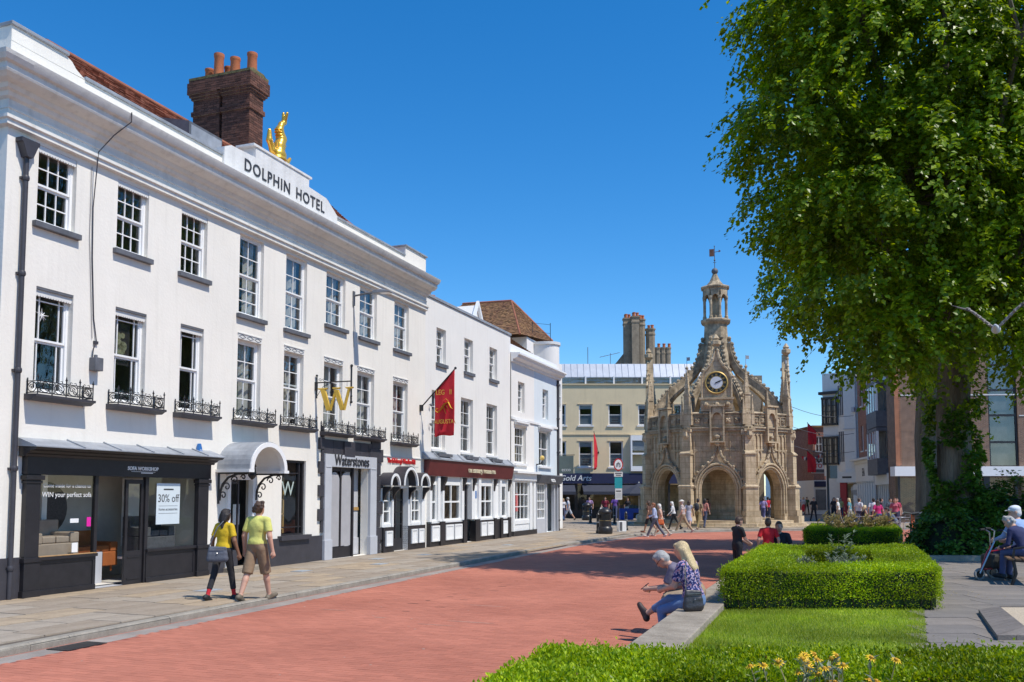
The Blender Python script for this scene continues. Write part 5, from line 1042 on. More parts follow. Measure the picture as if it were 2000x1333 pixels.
hd_me = hd.mesh('clock_hands', M_BLACK)
for k in range(8):
    FM, VM = face_frame(k), vert_frame(k)
    aw = inst('arch_wall', wall_me, FM)
    for nme, me in (('arch_moulding', am_me), ('ogee_hood', om_me), ('panel_tracery', tr_mes[0]), ('panel_tracery', tr_mes[1]), ('niche', ni_me)): inst(nme, me, Matrix.Identity(4), aw)
    inst('parapet', pp_me, FM); pr_ = inst('pier', pier_me, VM); inst('flying_rib', rb_me, Matrix.Rotation((k+.5)*math.pi/4, 4, 'Z'))
    if k % 2: inst('small_pinnacle', mp_me, FM)
    else:
        ck = inst('clock_gable', cb_me, FM)
        for nme, me in (('clock_bezel', cf_me), ('numeral_ring', fc_me), ('clock_face', fi_me), ('numerals', nm_me), ('clock_hands', hd_me)): tag(inst(nme, me, Matrix.Translation((0,-.13,8.35)) @ Matrix.Rotation(R(90), 4, 'X') @ Matrix.Scale(.88, 4), ck), kind='stuff' if nme == 'numerals' else None)
g = MB(); g.lathe([(1.15,.3),(1.15,2.6),(1.5,3.2),(2.3,3.75),(3.5,4.05),(RI-.3,4.1),(RI-.3,5.4),(3.6,5.9),(2.6,6.3),(1.2,6.6),(.85,7.0),(.75,9),(.8,10)], (0,0,0), 8, rot=.5); g.build('central_pier', M_STONE, CR)
g = MB(); g.lathe([(1.9,.38),(1.9,.80),(1.0,.82)], (0,0,0), 8, rot=.5); g.build('stone_bench', M_STONE, CR)
g = MB(); g.lathe([(1.05,9.6),(.98,10.3),(.88,11.0),(.80,11.6),(.74,12.5),(.92,12.62),(.98,12.72),(.98,12.80),(.8,12.88)], (0,0,0), 8, rot=.5)
for k in range(8):
    t = (k+.5)*math.pi/4
    for z in (10.6,11.1,11.6): r = 1.02-.14*(z-10.6); g.ball((r*math.sin(t), -r*math.cos(t), z), .13, 6, 4)
g.build('shaft', M_STONED, CR)
lt = put(bpy.data.objects.new('lantern', None), CR)
for k in range(8):
    t = (k+.5)*math.pi/4; b = MB(); x, y = .72*math.sin(t), -.72*math.cos(t); b.lathe([(.12,12.48),(.12,12.6),(.085,12.66),(.085,13.7),(.12,13.76),(.12,13.9)], (x,y,0), 6); b.build('column', M_STONED, lt)
g = MB(); 
for k in range(8):
    m0 = len(g.v); hwk = .30; g.strip([(x, z) for x, z in arch_pts(.21, 13.72, 13.98, 5)], [(x*1.45, 14.38) for x, z in arch_pts(.21, 13.72, 13.98, 5)], -.08, .08); g.xform(Matrix.Rotation(k*math.pi/4, 4, 'Z') @ Matrix.Translation((0,-.68,0)), m0)
g.lathe([(.75,14.36),(.92,14.42),(.95,14.5),(.88,14.56),(.55,14.68),(.36,14.9),(.22,15.2),(.14,15.4)], (0,0,0), 8, rot=.5); g.build('lantern_roof', M_STONED, lt); lt.location.z = .40
g = MB(); g.lathe([(.25,12.4),(.22,12.6),(.18,14.4)], (0,0,0), 8); g.build('core_shaft', M_STONED, lt)
fn = MB(); fn.ball((0,0,15.58), .21, 12, 8); fn.tube([(0,0,15.7),(0,0,17.2)], .022, 6); fn.ball((0,0,16.3), .06, 8, 5); fn.tube([(-.1,0,16.15),(.1,0,16.15)], .015, 5); fn.ball((0,0,17.2), .04, 6, 4); fn.build('ball_finial', M_LEADD, CR, smooth=40).location.z = .40
g = MB(); g.box(-.32,-.03,-.012,.012,16.55,17.02); g.tube([(0,0,16.82),(.32,0,16.86)], .02, 5); g.prism([(.26,16.78),(.40,16.87),(.26,16.96)], -.01, .01); g.build('weather_vane', mat('rusty_copper', (.16,.07,.04), .7, .4, 6, bump=.1), CR).location.z = .40
for k in (0, 1, 2, 7):
    VM = vert_frame(k); g = MB(); g.tube([(0,.12,9.1),(0,.12,9.95)], .015, 5); g.box(.0,.2,.112,.128,9.72,9.92); o = g.build('small_vane', M_LEAD, CR); o.matrix_local = VM
for k in (0,):
    g = MB(); g.tube([(-1.05,-.2,.5),(-1.05,-.2,5.3)], .045, 6); g.box(-1.17,-.93,-.28,-.05,5.3,5.6); o = g.build('rainwater_pipe', M_STONED, CR); o.matrix_local = face_frame(0) @ Matrix.Translation((2.5,-.0,0))

# ------------------------------------------------------------------ right side of the street beyond
def fbuild(name, label, px, py, rz):
    return thing(name, label, 'building', (px, py, 0), rz)
BR = thing('brown_brick_building', 'brown brick building with tall black glazed strips standing behind the big tree', 'building', (25.75, 60, 0), R(-3))
g = MB(); g.wall(0, 34, 3.85, 14.5, 0, [(6.1,8.0,3.86,13.5),(12,14,3.86,13.5)], .3, 0); g.poly([(0,0,3.85),(0,1.5,3.85),(0,1.5,14.5),(0,0,14.5)]); g.poly([(0,0,14.5),(34,0,14.5),(34,1.5,14.5),(0,1.5,14.5)]); g.poly([(0,1.5,0),(34,1.5,0),(34,1.5,14.5),(0,1.5,14.5)]); g.box(.05,34,.5,1.5,0,3.85); g.build('wall', M_BRICKB, BR)
g = MB()
for k in range(142): g.box(-.035, .34 if k % 2 else .24, -.035, .0-.003, 3.9+k*.075+.004, 3.9+k*.075+.071)
tag(g.build('quoin_bricks', M_BRICKO, BR), kind='stuff')
g = MB(); g.box(-.25,34,-.35,.5,3.2,3.84); g.build('fascia', M_WHITE, BR); g = MB(); g.box(0,34,-.03,-.003,8.6,8.68); g.box(8.1,34,-.03,-.003,7.2,7.27); g.build('stone_band', M_OFFW, BR)
for a in (6.1, 12):
    w = MB(); w.box(a,a+.12,.1,.2,3.9,13.5); w.box(a+1.78,a+1.9,.1,.2,3.9,13.5)
    for z in (5.4,7.2,8.9,10.6,12.3): w.box(a+.12,a+1.78,.1,.18,z,z+.14)
    w = w.build('window_strip', M_BLACK, BR); pane(w, a+.12, a+1.78, 3.9, 13.5, .16, None, .002); q = MB(); q.box(a,a+1.9,.3,.35,3.9,13.5); q.build('dark_backing', M_ROOM, w)
g = MB(); g.box(0,.15,-.1,.3,PZ,3.2); g.box(2.0,3.0,-.05,.3,PZ,3.2); g.box(3.3,3.5,-.1,.3,PZ,3.2,1); g.box(5.6,6.0,-.1,.3,PZ,3.2); g.box(7.6,7.8,-.1,.3,PZ,3.2); g.box(8.2,20,-.08,.3,2.2,3.2,2); g.box(9,20,-.05,.3,PZ,2.2,1); g.build('shop_frame', [M_BLACK, M_WHITE, M_BUFF], BR); pane(BR, .15, 2.0, .5, 3.1, 0, PANES); pane(BR, 3.5, 5.6, .3, 3.1, 0, PANES); pane(BR, 6.0, 7.6, .3, 3.1, 0, PANES)
g = MB(); g.tube([(1.95,-.1,3.9),(1.95,-.1,11)], .13, 8); g.build('white_pipe', M_WHITE, BR)
# three narrow fronts running away: local x runs towards the camera, the front faces the street
def row_front(name, label, far, near, zt, m, depth=6):
    d = Vector((near[0]-far[0], near[1]-far[1], 0)); T = thing(name, label, 'building', (far[0], far[1], 0), math.atan2(d.y, d.x)); return T, d.length
T, L_ = row_front('box_bay_house', 'pale front with stacked dark boxed bay windows beside the brown brick corner', (27.75,67.9), (26.55,62.2), 11.5, M_OFFW)
g = MB(); g.wall(0, L_, 0, 11.4, 0, [(.5,L_-.5,PZ,2.6)], .2); g.box(0,L_-.2,.4,6,0,11.39); g.poly([(L_,0,0),(L_,.4,0),(L_,.4,11.4),(L_,0,11.4)]); g.poly([(0,0,11.4),(L_,0,11.4),(L_,.4,11.4),(0,.4,11.4)]); g.build('wall', M_OFFW, T)
for z in (4.6, 8.0):
    by = put(bpy.data.objects.new('box_bay', None), T); g = MB(); g.box(.8,4.6,-.9,0,z-1.2,z-.05,1); g.box(.8,4.6,-.9,0,z+1.9,z+2.15,1); g.box(.8,.95,-.9,-.75,z-.05,z+1.9); g.box(4.45,4.6,-.9,-.75,z-.05,z+1.9); g.box(4.45,4.6,-.1,0,z-.05,z+1.9)
    for x in (1.9,2.9,3.8): g.box(x,x+.08,-.9,-.82,z-.05,z+1.9)
    g.build('bay_frame', [M_WHITE, M_LEADD], by); pane(by, .95, 4.45, z, z+1.9, -.85, None, .002); q = MB(); q.poly([(4.52,-.75,z),(4.52,-.1,z),(4.52,-.1,z+1.9),(4.52,-.75,z+1.9)]); q.build('side_pane', M_GLASS, by); q = MB(); q.box(.9,4.4,-.3,-.2,z-.05,z+1.9); q.build('dark_backing', M_ROOM, by)
g = MB(); g.box(0,L_,-.3,0,2.7,3.5); 
for x in np.arange(.3, L_, .7): g.box(x,x+.2,-.15,.1,PZ,2.7)
g.build('shop_frame', M_OFFW, T)
T, L_ = row_front('red_brick_house', 'red brick front with narrow windows and a white pillared shop', (29.3,75.6), (27.85,68.1), 12, M_BRICKR)
hs = [(x, x+.9, z, z+2.1) for x in (1.2,3.2,5.2) for z in (5.6, 9.3)]
g = MB(); g.wall(0, L_, 0, 12.8, 0, hs+[(.4,L_-.4,PZ,3.0)], .25); g.poly([(0,0,12.8),(L_,0,12.8),(L_,7,12.8),(0,7,12.8)]); g.poly([(0,0,0),(0,7,0),(0,7,12.8),(0,0,12.8)]); g.poly([(L_,0,0),(L_,7,0),(L_,7,12.8),(L_,0,12.8)]); g.poly([(0,7,0),(L_,7,0),(L_,7,12.8),(0,7,12.8)]); g.build('wall', M_BRICKR, T); q = MB(); q.box(.3,L_-.3,.6,.7,0,12); q.build('interior', M_ROOM, T)
for (a, b, c, d) in hs: w = simple_window(T, a, b, c, d, .15, 2, 3); s = MB(); s.box(a-.1,b+.1,-.08,.1,c-.12,c-.002); s.build('sill', M_OFFW, w)
g = MB(); g.box(0,L_,-.45,0,4.5,4.75); g.box(-.2,L_+.1,-.75,0,4.752,4.9); g.box(.1,L_-.1,-.35,0,3.05,4.5); g.build('shop_entablature', M_OFFW, T); text('EA', .9, M_LETTER, T, (3.6,-.36,3.75), bold=.01)
for x in np.arange(.4, L_-.3, .95): b = MB(); b.lathe([(.2,PZ),(.2,.4),(.16,.45),(.15,2.9),(.2,2.95),(.2,3.05)], (x,-.15,0), 8); b.build('pillar', M_OFFW, T)
downpipe(T, L_-1.0, 4.95, 12.5, M_WHITE, .07, hopper=False)
T = thing('white_gabled_house', 'tall white house with dark framed windows stacked on its angled corner', 'building', (0, 0, 0), 0)
pl = [(27.35,78.5),(28.32,77.6),(28.46,76.5),(29.28,75.75),(34,76),(34,86),(31.8,86)]
g = MB(); g.prism(pl, 3.6, 12.6, 'z'); g.prism([(27.5,78.6),(28.5,77.8),(29.3,76),(34,76.2),(34,86),(31.8,86)], 0, 3.6, 'z'); g.build('wall', M_OFFW, T)
g = MB(); g.prism([(27.0,78.6),(28.3,77.3),(28.9,77.8),(28.2,79.6)], 10.75, 11.0, 'z'); g.build('eaves', M_BLACK, T)
def on_face(p, q, name='frame_holder'):
    e = put(bpy.data.objects.new(name, None), T); e.location = (p[0], p[1], 0); e.rotation_euler = (0, 0, math.atan2(q[1]-p[1], q[0]-p[0])); return e, math.dist(p, q)
for z in (4.75, 8.2):
    by, L_ = on_face(pl[0], pl[1], 'bay_window'); g = MB(); g.box(-.05,L_+.02,-.25,0,z-.18,z); g.box(-.05,L_+.02,-.25,0,z+2.1,z+2.3)
    for x in (-.02,.28,L_*.6,L_-.1): g.box(x,x+.12,-.25,-.12,z,z+2.1)
    for zz in (z+.5,z+1.0,z+1.5): g.box(.1,L_,-.23,-.15,zz,zz+.06)
    for x in (.52,.75,1.0): g.box(x,x+.04,-.22,-.15,z,z+2.1)
    g.build('bay_frame', M_BLACK, by); pane(by, .1, L_, z, z+2.1, -.16, None, .002); q = MB(); q.box(.05,L_,-.06,-.01,z,z+2.1); q.build('pale_backing', M_CURT, by)
for z in (4.8, 8.8):
    by, L_ = on_face(pl[1], pl[2], 'slit_windows')
    for k in range(3): x = .18+k*.32; w = MB(); w.box(x,x+.16,-.04,-.002,z,z+2.6); w.build('slit_pane', M_LEADD, by)
by, L_ = on_face(pl[2], pl[3], 'shop_band'); g = MB(); g.box(-.6,L_+.3,-.5,0,3.0,3.9); g.build('sign_board', M_OFFW, by); print_bar(by, .3, -.502, 3.45, .8, .16, M_LETTER); g = MB(); g.box(-.1,L_,-.1,0,7.55,7.62); g.tube([(L_-.1,-.06,4),(L_-.1,-.06,12.4)], .05, 6); g.box(L_-.35,L_-.1,-.4,-.05,9.0,9.4); g.build('string_course', M_GREYP, by)
g = MB(); g.box(-.4,.15,-.3,0,PZ,3.0); g.build('red_door_case', mat('dark_red_paint', (.36,.015,.03), .5, .1, 3, bump=0), by); g = MB(); g.box(.2,.65,-.1,0,.4,2.9); g.build('lit_window', mat('warm_shop', (.42,.30,.13), .8, .7, 3, bump=0), by); g = MB(); g.lathe([(.5,0),(.5,.05)], (0,0,0), 14); g.xform(Matrix.Translation((.95,-.05,2.4)) @ Matrix.Rotation(R(90),4,'X')); g.box(.5,1.4,-.1,-.03,PZ,2.4); g.build('white_arch', M_WHITE, by)
# far fronts down the street
far = [('brick_top_house','far brick topped house with white lower front next to the white house',(29.6,88,0),1.7,8.6,M_BRICKR,M_STUCCO2),('narrow_white_house','far narrow white house behind the brick topped one',(32.5,99,0),2.2,7.9,M_STUCCO2,M_OFFW),('distant_brick_house','distant brown brick house nearest to the cross',(36.5,113,0),2.4,8.4,M_BRICKB,M_OFFW),('distant_cream_house','most distant cream house closing the shopping street',(39.0,128,0),4,7.0,M_OFFW,M_OFFW)]
for (nmx, lb, p, w_, h_, m1, m2) in far:
    T = thing(nmx, lb, 'building', p, R(0)); hs_ = [(x, x+.7, z, z+1.5) for x in (.25, 1.35) for z in (4.1, 6.2) if z+1.6 < h_]
    g = MB(); g.wall(0, w_*2.5, 3.4, h_, 0, hs_, .15); g.box(0.01,w_*2.5,.3,10,3.4,h_-.01); g.poly([(0,0,3.4),(0,.3,3.4),(0,.3,h_),(0,0,h_)]); g.poly([(0,0,h_),(w_*2.5,0,h_),(w_*2.5,.3,h_),(0,.3,h_)]); g.build('wall', m1, T); g = MB(); g.box(-.05,w_*2.5,-.1,9.9,0,3.396); g.build('shop_base', m2, T); g = MB(); g.box(-.1,w_*2.5,-.15,10,h_,h_+.18); g.build('roof_edge', M_TILEB, T)
    for (a, b, c, d) in hs_: simple_window(T, a, b, c, d, .08, 2, 2)
    g = MB(); g.box(.1,1.2,-.14,-.101,.5,2.5,0); g.build('shop_window', M_ROOM, T); g = MB(); g.box(0,2.4,-.25,-.1,2.75,3.3); g.build('shop_sign', random.choice((M_NAVY, M_MAROON, M_WHITE)), T)
# line of houses behind the cross on the left of that street, seen under the arches
T = thing('terrace_behind_cross', 'sunlit terrace and trees seen through the right arch of the cross', 'building', (15, 101, 0), R(0)); g = MB(); g.box(0,12,0,8,0,7.5); g.build('wall', M_BUFF, T); g = MB(); g.prism([(-.3,7.5),(12.3,7.5),(11,10),(1,10)], -.3, 8); g.build('roof', M_TILEB, T)
for x in (1,3.5,6,8.5):
    for z in (1.0,4.4): simple_window(T, x, x+1.1, z, z+1.7, -.05, 2, 2)
# wires and bunting across the far street
T = thing('overhead_wires', 'thin wires strung across the street from the cross to the white house', 'wires', (0, 0, 0)); g = MB()
for (z1, z2) in ((8.0,8.6),(6.7,7.1),(5.5,5.6)):
    A, B_ = Vector((16.6,56.5,z1)), Vector((28.7,75,z2)); g.tube([tuple(A.lerp(B_, t/10)-Vector((0,0,.5*math.sin(math.pi*t/10)))) for t in range(11)], .018, 4)
g.build('wire', M_LEADD, T)
T = thing('bunting_string', 'string of small bunting flags low over the far shopping street', 'bunting', (0, 0, 0))
A, B_ = Vector((27.2,84,5.6)), Vector((30.0,85.5,6.4)); g = MB(); g.tube([tuple(A.lerp(B_, t/10)-Vector((0,0,.5*math.sin(math.pi*t/10)))) for t in range(11)], .015, 4); g.build('string', M_LEADD, T)
for k in range(14):
    p = A.lerp(B_, (k+.5)/14)-Vector((0,0,.5*math.sin(math.pi*(k+.5)/14))); b = MB(); b.prism([(p.x-.12,p.z),(p.x+.12,p.z),(p.x,p.z-.36)], p.y-.01, p.y+.01); b.build('pennant', (M_RED, M_WHITE, M_NAVY)[k % 3], T)
for k, (x, y, z) in enumerate(((27.7,80.5,7.4),(27.5,80.2,4.9))):
    banner('red_banner', ('upper red flag on the far shopping street front', 'lower red flag on the far shopping street front')[k], (x,y,z), R(-75), 1.2, 1.0, 0, .3, 1.2, 1.9, False, .9)
for k, (x, y, z, w, t) in enumerate(((27.0,80.5,3.9,1.0,'TO'),(30.2,95,3.2,1.9,'TO LET'))):
    T = thing('projecting_sign', ('white square shop sign projecting over the far street', 'blue and white letting board over the far street')[k], 'sign', (x,y,z), 0); g = MB(); g.box(-.1,w,-.05,.05,0,1.0); b = g.build('board', M_WHITE, T); text(t, .5, M_REDP if k == 0 else M_NAVY, b, (w/2,-.06,.65), depth=.01, bold=.01); g = MB(); g.box(-.1,w,-.056,-.051,.05,.35); g.build('lower_band', M_LEADD if k == 0 else M_BLUEP, T)
# ------------------------------------------------------------------ raised garden: wall, lawn, paving
GZ = .40
gpoly = [(WALL[0][0]+.3, WALL[0][1]), (WALL[1][0]+.3, WALL[1][1]), (WALL[2][0]+.3, WALL[2][1]), (WALL[3][0]+.3, WALL[3][1]), (WALL[4][0]+.3, WALL[4][1]), (18, 31.5), (40, 34), (40, 1), (4, 0)]
g = MB(); g.prism(gpoly, -.02, GZ-.03, 'z'); gar = tag(g.build('garden', M_SOIL), kind='structure')
# low wall: coping slabs on a rendered base
gw = thing('garden_wall', 'low stone garden wall with broad flat coping beside the red road', 'wall', (0, 0, 0))
wp = [Vector((x, y, 0)) for x, y in WALL]
for i in range(len(wp)-1):
    a, b = wp[i], wp[i+1]; d = (b-a); L = d.length; q = MB(); q.box(0, L, -.36, -.06, -.05, .385); q.build('wall_base', M_CONC, gw, loc=a, rz=math.atan2(d.y, d.x))
for (a, b) in along(wp, 1.55, .05):
    d = b-a; q = MB(); q.box(.004, d.length-.004, -.50, .0, .39, .485); q.build('coping_slab', M_CONC, gw, loc=a, rz=math.atan2(d.y, d.x), bevel=.012)
# grey slabs of the garden path
gp = tag(put(bpy.data.objects.new('garden_path', None)), kind='structure')
g = MB(); g.poly([(2.75,5.9,GZ-.012),(5.55,12.15,GZ-.012),(9,19.9,GZ-.012),(12.5,28,GZ-.012),(20,28,GZ-.012),(20,5.9,GZ-.012)]); g.build('bedding', M_GPAVE, gp)
gs_me = []
for t in range(3):
    b = MB(); b.v = [(-.5,-.5,-.04),(.5,-.5,-.04),(.5,.5,-.04),(-.5,.5,-.04)]+[(sx*.494, sy*.49, random.uniform(-.0015,.0015)) for sx, sy in ((-1,-1),(1,-1),(1,1),(-1,1))]; b.f = [(4,5,6,7),(0,1,5,4),(1,2,6,5),(2,3,7,6),(3,0,4,7)]; b.m = [0]*5
    gs_me.append(b.mesh('paving_slab', mat('garden_slab_%s' % 'abc'[t], [(.21,.185,.16),(.19,.17,.15),(.23,.20,.17)][t], .92, .2, 1.5, bump=.3, bscale=30, fine=.5)))
cnt = 0
for j in range(30):
    y = 6.2+j*.64; xl = 2.75+(y-5.9)*.448; off = random.random()*.5
    for k in range(11):
        x = xl+.47+k*.93-(0 if k == 0 else off*.4)
        if cnt < 290 and x < 14.5:
            o = put(bpy.data.objects.new('paving_slab', random.choice(gs_me)), gp); o.location = (x, y+.32, GZ+random.gauss(0,.0015)); o.scale = (.922, .632, 1); o.rotation_euler = (random.gauss(0,.002), random.gauss(0,.002), 0); cnt += 1
# moss and weeds in the joints
def leaf_quads(P, D, U, l, w, cup=.12):
    """one folded quad per leaf: P base, D direction, U upper side; l, w arrays"""
    D = D/np.linalg.norm(D, axis=1, keepdims=True); S = np.cross(D, U); S /= (np.linalg.norm(S, axis=1, keepdims=True)+1e-9); U2 = np.cross(S, D)
    l = l[:, None]; w = w[:, None]; mid = P+D*l*.45+U2*l*cup
    V = np.stack([P, mid+S*w*.5, P+D*l, mid-S*w*.5], 1).reshape(-1, 3); F = np.arange(len(P)*4).reshape(-1, 4); return V, F
def leaf_obj(name, parts, m, parent, kind=None):
    V = np.concatenate([p[0] for p in parts]); off = 0; Fs = []
    for v, f in parts: Fs.append(f+off); off += len(v)
    o = put(bpy.data.objects.new(name, np_mesh(name, V, np.concatenate(Fs), m)), parent)
    if kind: tag(o, kind=kind)
    return o
def rnd(n): v = RNG.normal(size=(n, 3)); return v/np.linalg.norm(v, axis=1, keepdims=True)
M_BOX = leafmat('box_leaf', (.14,.24,.008), (.26,.37,.010), (.42,.52,.016), .38, .42)
M_BOXB = leafmat('box_leaf_brown', (.22,.16,.05), (.30,.20,.07), (.16,.2,.03), .3)
M_LIME = leafmat('lime_leaf', (.10,.18,.008), (.165,.265,.010), (.32,.42,.016), .45, .38, .4)
M_IVY = leafmat('shrub_leaf', (.05,.125,.014), (.085,.18,.018), (.15,.26,.03), .35, .4, .4)
M_GRASS = leafmat('grass_blade', (.22,.33,.02), (.32,.43,.03), (.47,.52,.08), .35, .6)
M_GREY = leafmat('silver_leaf', (.16,.21,.13), (.24,.29,.19), (.34,.37,.27), .25, .7)
M_STRAW = leafmat('straw_stem', (.26,.22,.09), (.34,.29,.12), (.42,.36,.18), .3, .7)
M_TWIG = mat('twig', (.07,.045,.028), .9, .3, 8, bump=.2)
M_BARK = mat('tree_bark', (.155,.125,.09), .95, .45, 3.5, c2=(.24,.21,.16), bump=1., bscale=14, fine=.6)
for _n in (lambda nt: [nt.nodes.new('ShaderNodeMapping')])(M_BARK.node_tree):
    _n.inputs['Scale'].default_value = (1.6, 1.6, .16); _t = [q for q in M_BARK.node_tree.nodes if q.type == 'TEX_COORD'][0]; M_BARK.node_tree.links.new(_t.outputs['Object'], _n.inputs[0])
    for q in M_BARK.node_tree.nodes:
        if q.type == 'TEX_NOISE': M_BARK.node_tree.links.new(_n.outputs[0], q.inputs['Vector'])
        if q.type == 'BUMP': q.inputs['Distance'].default_value = .06
def shear_pt(o, s, t, w, k=.385): return np.stack([o[0]+s*w+t*k, o[1]+t], -1)
def hedge(label, ox, oy, w, dp, z1, band, size, dens, group=None, gap=True, k=.385):
    """clipped ring of box; local plan is a parallelogram that follows the road"""
    T = thing('box_hedge', label, 'hedge', (ox, oy, GZ-.02), 0); h = z1-GZ
    P, Nn = [], []
    def add(n, fs, ft, fz, nn, jit=.022):
        s, t, z = fs(n), ft(n), fz(n); q = np.stack([s*w+t*k, t, z], 1)
        und = .028*np.sin(q[:, 0]*5.1+q[:, 1]*3)*np.sin(q[:, 1]*4.3+q[:, 2]*6)+.018*np.sin(q[:, 0]*11+1)*np.sin(q[:, 1]*9)
        q = q+np.array(nn)*(und[:, None]+RNG.normal(0, jit, (n, 1))); P.append(q); Nn.append(np.tile(nn, (n, 1)))
    u = lambda a, b: (lambda n: RNG.uniform(a, b, n)); b = band/w; bt = band
    top = lambda n: np.full(n, h)
    add(int(dens*w*bt), u(0,1), u(0,bt), top, (0,0,1.)); add(int(dens*w*bt), u(0,1), u(dp-bt,dp), top, (0,0,1.))
    add(int(dens*band*dp), u(0,b), u(0,dp), top, (0,0,1.)); add(int(dens*band*dp), u(1-b,1), u(0,dp), top, (0,0,1.))
    z0 = .03
    add(int(dens*1.15*w*h), u(0,1), lambda n: np.zeros(n), u(z0,h), (0,-1.,0)); add(int(dens*.8*dp*h), lambda n: np.zeros(n), u(0,dp), u(z0,h), (-1.,.0,0)); add(int(dens*.8*dp*h), lambda n: np.ones(n), u(0,dp), u(z0,h), (1.,0,0))
    add(int(dens*.5*w*h), u(b,1-b), lambda n: np.full(n, dp-bt), u(h*.3,h), (0,-1.,0)); add(int(dens*.5*dp*h), lambda n: np.full(n, b), u(bt,dp-bt), u(h*.3,h), (1.,0,0)); add(int(dens*.3*w*h), u(0,1), lambda n: np.full(n, dp), u(z0,h), (0,1.,0))
    P = np.concatenate(P); Nn = np.concatenate(Nn); n = len(P)
    # thin, bare patches low on the faces
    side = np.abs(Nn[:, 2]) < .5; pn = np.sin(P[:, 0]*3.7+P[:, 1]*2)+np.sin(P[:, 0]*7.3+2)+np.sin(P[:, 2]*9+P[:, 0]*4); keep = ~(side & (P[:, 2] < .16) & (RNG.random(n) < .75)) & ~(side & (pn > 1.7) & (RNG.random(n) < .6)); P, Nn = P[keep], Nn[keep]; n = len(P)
    P = P-Nn*np.abs(RNG.normal(0, .02, (n, 1)))
    l = size*RNG.uniform(.7,1.3,n); D = rnd(n)*.8+Nn*.75+np.array([0,0,.25]); Ud = Nn*.6+rnd(n)*.8
    leaf_obj('foliage', [leaf_quads(P, D, Ud, l, l*.62)], M_BOX, T)
    m = int(n*.012); q = RNG.integers(0, n, m); leaf_obj('dry_foliage', [leaf_quads(P[q]-Nn[q]*.02, D[q], Ud[q], l[q], l[q]*.6)], M_BOXB, T)
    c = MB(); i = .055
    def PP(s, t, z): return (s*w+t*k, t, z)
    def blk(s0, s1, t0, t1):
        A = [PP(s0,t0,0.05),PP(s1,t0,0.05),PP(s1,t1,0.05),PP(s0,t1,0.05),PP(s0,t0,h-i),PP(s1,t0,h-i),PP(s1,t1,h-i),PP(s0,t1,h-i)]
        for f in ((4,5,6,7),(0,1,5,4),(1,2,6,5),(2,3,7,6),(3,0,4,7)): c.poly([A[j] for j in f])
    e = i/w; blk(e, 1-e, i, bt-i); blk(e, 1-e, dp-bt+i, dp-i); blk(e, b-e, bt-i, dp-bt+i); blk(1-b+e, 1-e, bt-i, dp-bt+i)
    c.build('shaded_core', mat('hedge_shade', (.035,.055,.012), .95, .4, 9, bump=.5, bscale=30), T)  # solid filler, its dark colour stands in for shade between the leaves
    st = MB()
    for x in np.arange(.1, w, .17): st.tube([(x,.05,-.02),(x+random.uniform(-.05,.05),.04,.15),(x+random.uniform(-.08,.08),.06,.3)], [.012,.008,.005], 5)
    st.build('stems', M_TWIG, T)
    return T
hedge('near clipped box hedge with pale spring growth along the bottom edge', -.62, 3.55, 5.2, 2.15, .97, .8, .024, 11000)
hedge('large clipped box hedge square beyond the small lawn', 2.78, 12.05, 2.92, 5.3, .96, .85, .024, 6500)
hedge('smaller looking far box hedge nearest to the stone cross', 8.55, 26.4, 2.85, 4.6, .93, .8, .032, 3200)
def stems_plant(label, spots, h, m, name, cat, leafm, ll=.09, nl=14, flower=None, group=None):
    for i, (x, y) in enumerate(spots):
        T = thing(name, label[i], cat, (x, y, GZ), random.random()*6, group); P, D, Uu = [], [], []
        st = MB(); fl = []
        for s in range(random.randint(7, 10)):
            a = random.random()*6.28; r = random.uniform(.03,.2); hh = h*random.uniform(.75,1.1); top = Vector((r*1.6*math.cos(a), r*1.6*math.sin(a), hh)); b0 = Vector((r*.3*math.cos(a), r*.3*math.sin(a), 0)); st.tube([b0, b0.lerp(top,.5)+Vector((0,0,.03)), top], [.006,.005,.003], 4); fl.append(top)
            for q in range(nl):
                t = random.uniform(.1,1); P.append(b0.lerp(top, t)); an = random.random()*6.28; D.append((math.cos(an), math.sin(an), random.uniform(.2,1.2))); Uu.append((0,0,1))
        st.build('stems', m, T); n = len(P); l = ll*RNG.uniform(.6,1.3,n)
        leaf_obj('leaves', [leaf_quads(np.array([tuple(p) for p in P]), np.array(D), np.array(Uu)+rnd(n)*.3, l, l*.3)], leafm, T)
        if flower:
            for p in fl[:flower]:
                b = MB(); tl = rnd(1)[0]*.45
                for k in range(11):
                    an = k*6.283/11; r = .034*random.uniform(.85,1.1); b.poly([(.008*math.cos(an),.008*math.sin(an),.004),(r*.6*math.cos(an-.2),r*.6*math.sin(an-.2),.008),(r*math.cos(an),r*math.sin(an),.001),(r*.6*math.cos(an+.2),r*.6*math.sin(an+.2),.008)])
                b.ball((0,0,.008), .012, 8, 4, 1); o = b.build('flower', [mat('daisy_yellow', (.85,.52,.01), .6, .1, 6, bump=0), mat('daisy_eye', (.55,.28,.01), .7, .1, 6, bump=0)], T, loc=p); o.rotation_euler = (tl[0]-.5, tl[1], 0)
fs = [(1.46,4.75),(1.68,4.7),(1.86,4.85),(1.60,4.5)]
stems_plant(['yellow daisy clump at the left among the near hedge','yellow daisy clump in the middle of the near hedge bed','yellow daisy clump at the right among the near hedge','low yellow daisy clump at the front of the near hedge bed'], fs, .64, M_STRAW, 'daisy_plant', 'flowers', M_GREY, .06, 22, 9, 'yellow daisies in the near hedge')
sp = [(4.55,14.2),(5.0,14.0),(5.4,14.5),(4.9,15.0),(5.6,15.3)]
